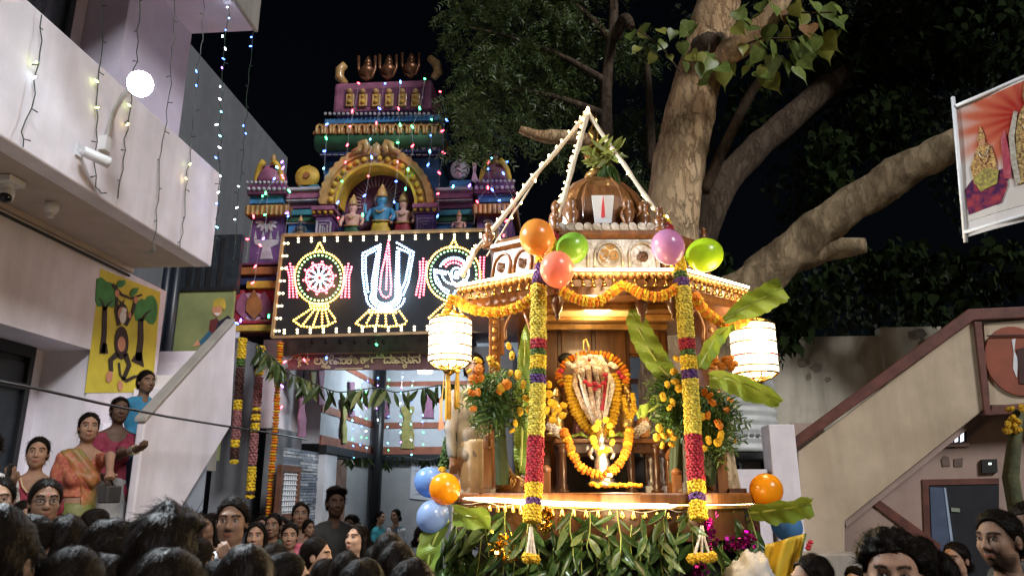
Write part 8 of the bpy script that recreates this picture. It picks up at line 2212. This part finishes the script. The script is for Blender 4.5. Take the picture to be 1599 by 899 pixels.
for lab, px, py, Y, rz, kd, hk, hs, sk, tc in (
    ('face just left of the three by the parapet foot', 283, 811, 6.4, .5, 'plain', 'bun', 6, 'mid', CMR), ('face peeping between the white shirt man and the three', 343, 806, 7.6, .2, 'male', 'short', 2, 'tan', CGY),
    ('face between orange saree woman and forehead-mark woman', 440, 806, 8.2, .1, 'plain', 'bun', 7, 'tan', CGR), ('face right of the tall dark man', 549, 803, 8.0, -.3, 'male', 'short', 4, 'deep', CNV),
    ('small face far right of the tall dark man by the column', 562, 815, 7.6, .4, 'plain', 'bun', 2, 'mid', CPK), ('dark head below the small dark child', 588, 850, 4.2, PI, 'female', 'bun', 3, 'mid', CGR),
    ('dark head below the forehead-mark woman', 430, 846, 4.4, PI - .2, 'female', 'braid', 2, 'mid', CBR), ('dark head under the lowered-eyes girl', 540, 862, 3.6, PI + .2, 'male', 'short', 5, 'tan', CDK),
    ('dark head just below the hanging handbag', 212, 832, 3.0, PI + .1, 'male', 'short', 4, 'tan', CNV), ('dark head under the three by the parapet foot', 312, 838, 3.8, PI - .3, 'female', 'bun', 6, 'mid', CMR), ('dark head low between broad head and comb-lined hair', 172, 868, 2.3, PI, 'male', 'short', 3, 'tan', CDK)):
    person(lab, px, py, Y, rz, kd, hk, hs, sk, 'shirt' if kd == 'male' else 'blouse', tc=tc, eyes=rz < 1)
# right side
person('man with moustache and trimmed beard at the right edge', 1553, 796, 3.6, R(-62), 'beard', 'short', 4, 'tan', tc=cmat('check', (.03, .10, .12), (.01, .02, .03), 60))
person('woman with gold earring looking left at the right', 1489, 845, 5.2, R(-58), 'plain', 'bun', 2, 'mid', 'blouse', tc=CMR)
person('curly black haired head in front of the stair', 1386, 832, 2.5, R(-20), 'male', 'curly', 3, 'mid', tc=CBK)
person('black haired head just right of the curly one', 1430, 838, 3.6, AW - .4, 'male', 'short', 2, 'tan', tc=CBK)
person('man with cropped hair and bare forehead low near the ledge', 1263, 867, 3.5, R(-75), 'male', 'short', 1, 'mid', tc=CDK)
person('small pale head by the low ledge', 1333, 884, 5.5, R(-30), 'girl', 'short', 2, 'fair', tc=CCR)
person('dark head cut by the right edge behind the bearded man', 1600, 785, 4.2, R(-40), 'male', 'short', 3, 'deep', tc=CBK)
person('dark low head between the curly head and the earring woman', 1456, 862, 3.6, AW + .3, 'male', 'short', 1, 'deep', tc=CBK)
# ---------------------------------------------------------------- posed figures
def posed(label, px, py, Y, rz, fem, arms, hk, hs, skin, top, tc, floor, pallu=None, lc=None, beard=0, bindi=False, ext=None, tilt=0.0, group='people watching from the stair', h=None, lower=True):
    tp = atY(px, py, Y); s = (h or (tp.z - floor)) / (H0 + .012)
    MW = Matrix.Translation((tp.x, tp.y, tp.z - s * (H0 + .012))) @ Matrix.Rotation(rz, 4, 'Z') @ Matrix.Rotation(tilt, 4, 'X') @ Matrix.Scale(s, 4)
    iw = MW.inverted(); arms = tuple(None if a is None else tuple((tuple(iw @ p) if isinstance(p, Vector) else p) for p in a) for a in arms)
    J = np.array([p for a in arms if a for p in a] + [(-.30, -.2, 1), (.30, .2, 1)]); ext = tuple((J[:, i].min() - .16 if J[:, i].min() < -.201 or i == 0 else -.22, J[:, i].max() + .16 if J[:, i].max() > .201 or i == 0 else .22) for i in (0, 1))
    ax = grid_for(True, ext=ext); f = Field(ax); head_prims(f, fem=fem); body_prims(f, fem, arms)
    V, Q = f.mesh(); me = finish('person', V, Q, SKIN[skin], pig=pigment(V, beard, bindi))
    o = inst('person', me, None, M=MW); tag(o, label, 'person', group)
    def child(name, m_):
        c = bpy.data.objects.new(name, m_); COL.objects.link(c); c.parent = o; W[c.name] = W[o.name]; return c
    child('hair', hair(hk, hs))
    xs = np.arange(ax[0][0] - .03, ax[0][-1] + .03, .012); ys = np.arange(ax[1][0] - .03, ax[1][-1] + .03, .012)
    V, Q = cloth_mesh(fem, arms, top, [xs, ys, axis(-.02, HC - .1, (.62, .03), (HC - .1, .011))]); child('shirt' if top in ('shirt', 'long') else 'blouse', finish('garment', V, Q, tc))
    if pallu: V, Q = pallu_mesh(fem, arms, -1); child('saree_drape', finish('saree_drape', V, Q, pallu))
    if lower: child('skirt' if fem else 'trousers', cl_template('lower_%d' % fem, lambda: skirt_mesh(fem), CDK)).data.materials
    if lower and lc:
        c = o.children[-1] if False else [q for q in COL.objects if q.parent == o][-1]; c.material_slots[0].link = 'OBJECT'; c.material_slots[0].material = lc
    for sx in (-1, 1): e = child('eye', EYE); e.location = (sx * .031, surf_y(sx * .031, HC + .011, f.F, ax), HC + .010)
    return o, child, s
SAR = cmat('saree_orange', (.42, .10, .04), (.32, .16, .03), 8, .5); SGN = cmat('saree_green', (.12, .15, .04), (.17, .17, .05), 8, .5); BLZ = cmat('blouse_red_gold', (.36, .06, .05), (.45, .18, .08), 45)
GLD = MATS['polished_brass']
# figures face +X (turned about 60-80 degrees): their right hand side is away from the camera
w1_, ch1, s1 = posed('standing woman in green and orange saree holding a handbag over the parapet', 142, 643, 5.75, R(40), True, (((-.19, .07, HC - .53), (-.17, -.02, HC - .77)), (atX(172, 712, -3.55), atX(171, 738, -3.42))), 'braid', 1, 'mid', 'blouse', BLZ, .55, h=1.56, pallu=cmat('saree_mix', (.14, .15, .04), (.40, .11, .04), 5, .5), lc=SGN, bindi=True, ext=((-.32, .34), (-.36, .24)))
b = MB(); b.tube([(-.178 + .034 * math.cos(a), -.012 + .03 * math.sin(a), HC - .735) for a in np.linspace(0, 2 * PI, 14)], .004, 5); b.tube([(-.178 + .035 * math.cos(a), -.010 + .03 * math.sin(a), HC - .722) for a in np.linspace(0, 2 * PI, 14)], .004, 5); b.build('bangle', GLD, w1_, local=True)
bq = atX(172, 745, -3.36)
hb = thing('handbag', 'small dark square handbag hanging over the stair parapet', 'bag', bq + Vector((.06, 0, -.38)), group='bag held over the parapet')
bx_ = atX(173, 774, -3.38)
b = MB(); b.box(bx_ + Vector((-.05, -.085, -.05)), bx_ + Vector((.03, .085, .075))); b.build('body', mat('bag_leather', (.035, .033, .032), .5, var=.2, bump=.2), hb, bevel=.012)
b = MB(); b.tube([bx_ + Vector((-.01, -.05, .075)), vl(bx_, bq, .6) + Vector((0, -.02, 0)), bq, vl(bx_, bq, .6) + Vector((.0, .03, 0)), bx_ + Vector((-.01, .05, .075))], .008, 6); b.build('strap', MATS['bag_leather'], hb, smooth=True)
w2_, ch2, s2 = posed('dark woman in maroon blouse pointing across the parapet with her bangled arm', 190, 619, 6.25, R(42), True, (((-.19, .04, HC - .53), (-.10, -.16, HC - .60)), (atX(184, 711, -3.70), atX(216, 700, -3.36))), 'bun', 2, 'deep', 'dress', CMR, .90, h=1.52, ext=((-.34, .36), (-.50, .24)))
b = MB(); e0, e1 = atX(184, 711, -3.70), atX(216, 700, -3.36); FB = frame_to(e1 - e0)
for k in range(5):
    MM = Matrix.Translation(vl(e0, e1, .68 + .05 * k)) @ FB
    b.tube([MM @ Vector((.034 * math.cos(a), .034 * math.sin(a), 0)) for a in np.linspace(0, 2 * PI, 14)], .005, 5)
b.build('bangle', SILVER, w2_)
w3_, ch3, s3 = posed('woman in maroon blouse with gold edging before the dark door', 63, 681, 5.4, R(32), True, (None, None), 'bun', 3, 'mid', 'blouse', cmat('maroon_gold', (.20, .012, .035), (.26, .03, .05), 6), .50, h=1.55, lc=CCR, bindi=True)
b = MB(); b.tube([(-.085, .0, HC - .19), (-.06, -.075, HC - .25), (-.02, -.105, HC - .295), (.02, -.105, HC - .295), (.06, -.075, HC - .25), (.085, 0, HC - .19)], .006, 6); b.build('neck_trim', cmat('gold_trim', (.6, .45, .25)), w3_, local=True)
w4_, ch4, s4 = posed('boy in blue shirt leaning on the stair parapet in profile', 231, 578, 6.75, R(58), False, ((atX(236, 650, -4.0), atX(262, 622, -3.76)), (atX(240, 640, -4.03), atX(270, 609, -3.74))), 'short', 4, 'tan', 'shirt', cmat('blue', (.03, .22, .36), (.02, .14, .26), 5), 1.15, h=1.45, ext=((-.34, .34), (-.42, .24)), lc=CNV)
for s in (-1, 1):
    for w_, o_ in (('earring', w1_), ('earring', w3_)):
        b = MB(); b.ball((s * .074, .008, HC - .045), .0065, 8, 6); b.build('earring', GLD, o_, local=True, smooth=True)
m1_, ch5, s5 = posed('man in white shirt with a hand at his chin, staring sideways', 366, 776, 4.2, R(14), False, (((-.23, -.02, HC - .52), (-.20, -.05, HC - .77)), ((.22, -.10, HC - .50), (.055, -.16, HC - .22))), 'short', 5, 'tan', 'shirt', CW, 0, beard=1, ext=((-.34, .34), (-.34, .24)), group='crowd in the street', lc=CDK)
m2_, ch6, s6 = posed('man in white at the left edge holding up a phone', -14, 672, 5.1, R(40), False, (((-.22, -.14, HC - .44), (-.10, -.26, HC - .22)), ((.22, -.12, HC - .46), (.17, -.27, HC - .25))), 'short', 1, 'tan', 'long', CW, .45, h=1.62, ext=((-.34, .34), (-.44, .24)), lc=CDK)
pq = W[m2_.name] @ Vector((.15, -.33, HC - .18))
b = MB(); b.box(pq + Vector((-.005, -.04, -.07)), pq + Vector((.005, .04, .07))); tag(b.build('phone', BLACKW, bevel=.003), 'dark phone raised at the left edge', 'phone')
m3_, ch7, s7 = posed('man in grey shirt seated on the chariot behind the left bouquet', 742, 552, 5.9, R(35), False, (None, None), 'short', 2, 'tan', 'long', CGY, PT, h=1.5, lc=CCR, group='people on the chariot')
m3_.location.z = m3_.location.z
# hair clip on the black hair
b = MB()
for k in range(7): b.flower((.045 + .004 * (k % 2), .085 - .004 * k, HC + .045 - .018 * k), .010, .008, n=6)
b.build('hair_clip', PETAL['white'], hp, local=True)
# cloths at the right of the chariot
yc = MB(); n = 14; vs = []
for i in range(n + 1):
    for j in range(n + 1):
        u, v = i / n, j / n
        px = lerp(lerp(1196, 1258, u), lerp(1190, 1236, u), v); py = lerp(lerp(850, 832, u), 930, v)
        vs.append(LP(px, py, -.75 + .10 * math.sin(u * 9 + v * 2) * .5 + .06 * v))
yc.add(vs, [(i * (n + 1) + j, i * (n + 1) + j + 1, (i + 1) * (n + 1) + j + 1, (i + 1) * (n + 1) + j) for i in range(n) for j in range(n)])
o = yc.build('silk_cloth', cmat('yellow_silk', (.62, .40, .03), (.70, .50, .06), 9, .4), smooth=True); sm = o.modifiers.new('thick', 'SOLIDIFY'); sm.thickness = .006
tag(o, 'yellow silk cloth with green border hanging right of the chariot', 'cloth')
b = MB(); b.tube([LP(1258, 832, -.76), LP(1247, 880, -.74), LP(1237, 930, -.70)], .008, 6); b.build('border', cmat('border_green', (.12, .16, .03)), o)
for px, py in ((1263, 851), (1266, 846), (1262, 856), (1186, 892), (1178, 897)):
    b = MB(); b.flower(tuple(LP(px, py, -.80)), .022, .02); b.build('rose', PETAL['red'], o)
from mathutils import noise as _nz
wc_ = MB(); wc_.ball((0, 0, 0), 1.0, 48, 36)
c0 = LP(1174, 915, -.85)
wc_.v = [tuple(c0 + Vector((v[0] * .15, v[1] * .13, v[2] * .19)) * (1 + .25 * _nz.noise(Vector(v) * 1.9) + .20 * abs(_nz.noise(Vector((v[0] * 5, v[1] * 5, v[2] * 2.2)))) + .09 * abs(_nz.noise(Vector(v) * 11)))) for v in wc_.v]
tag(wc_.build('cloth_bundle', cmat('white_bundle', (.38, .36, .33), (.46, .44, .42), 5), smooth=True), 'crumpled white cloth bundle below the right end of the platform', 'cloth')
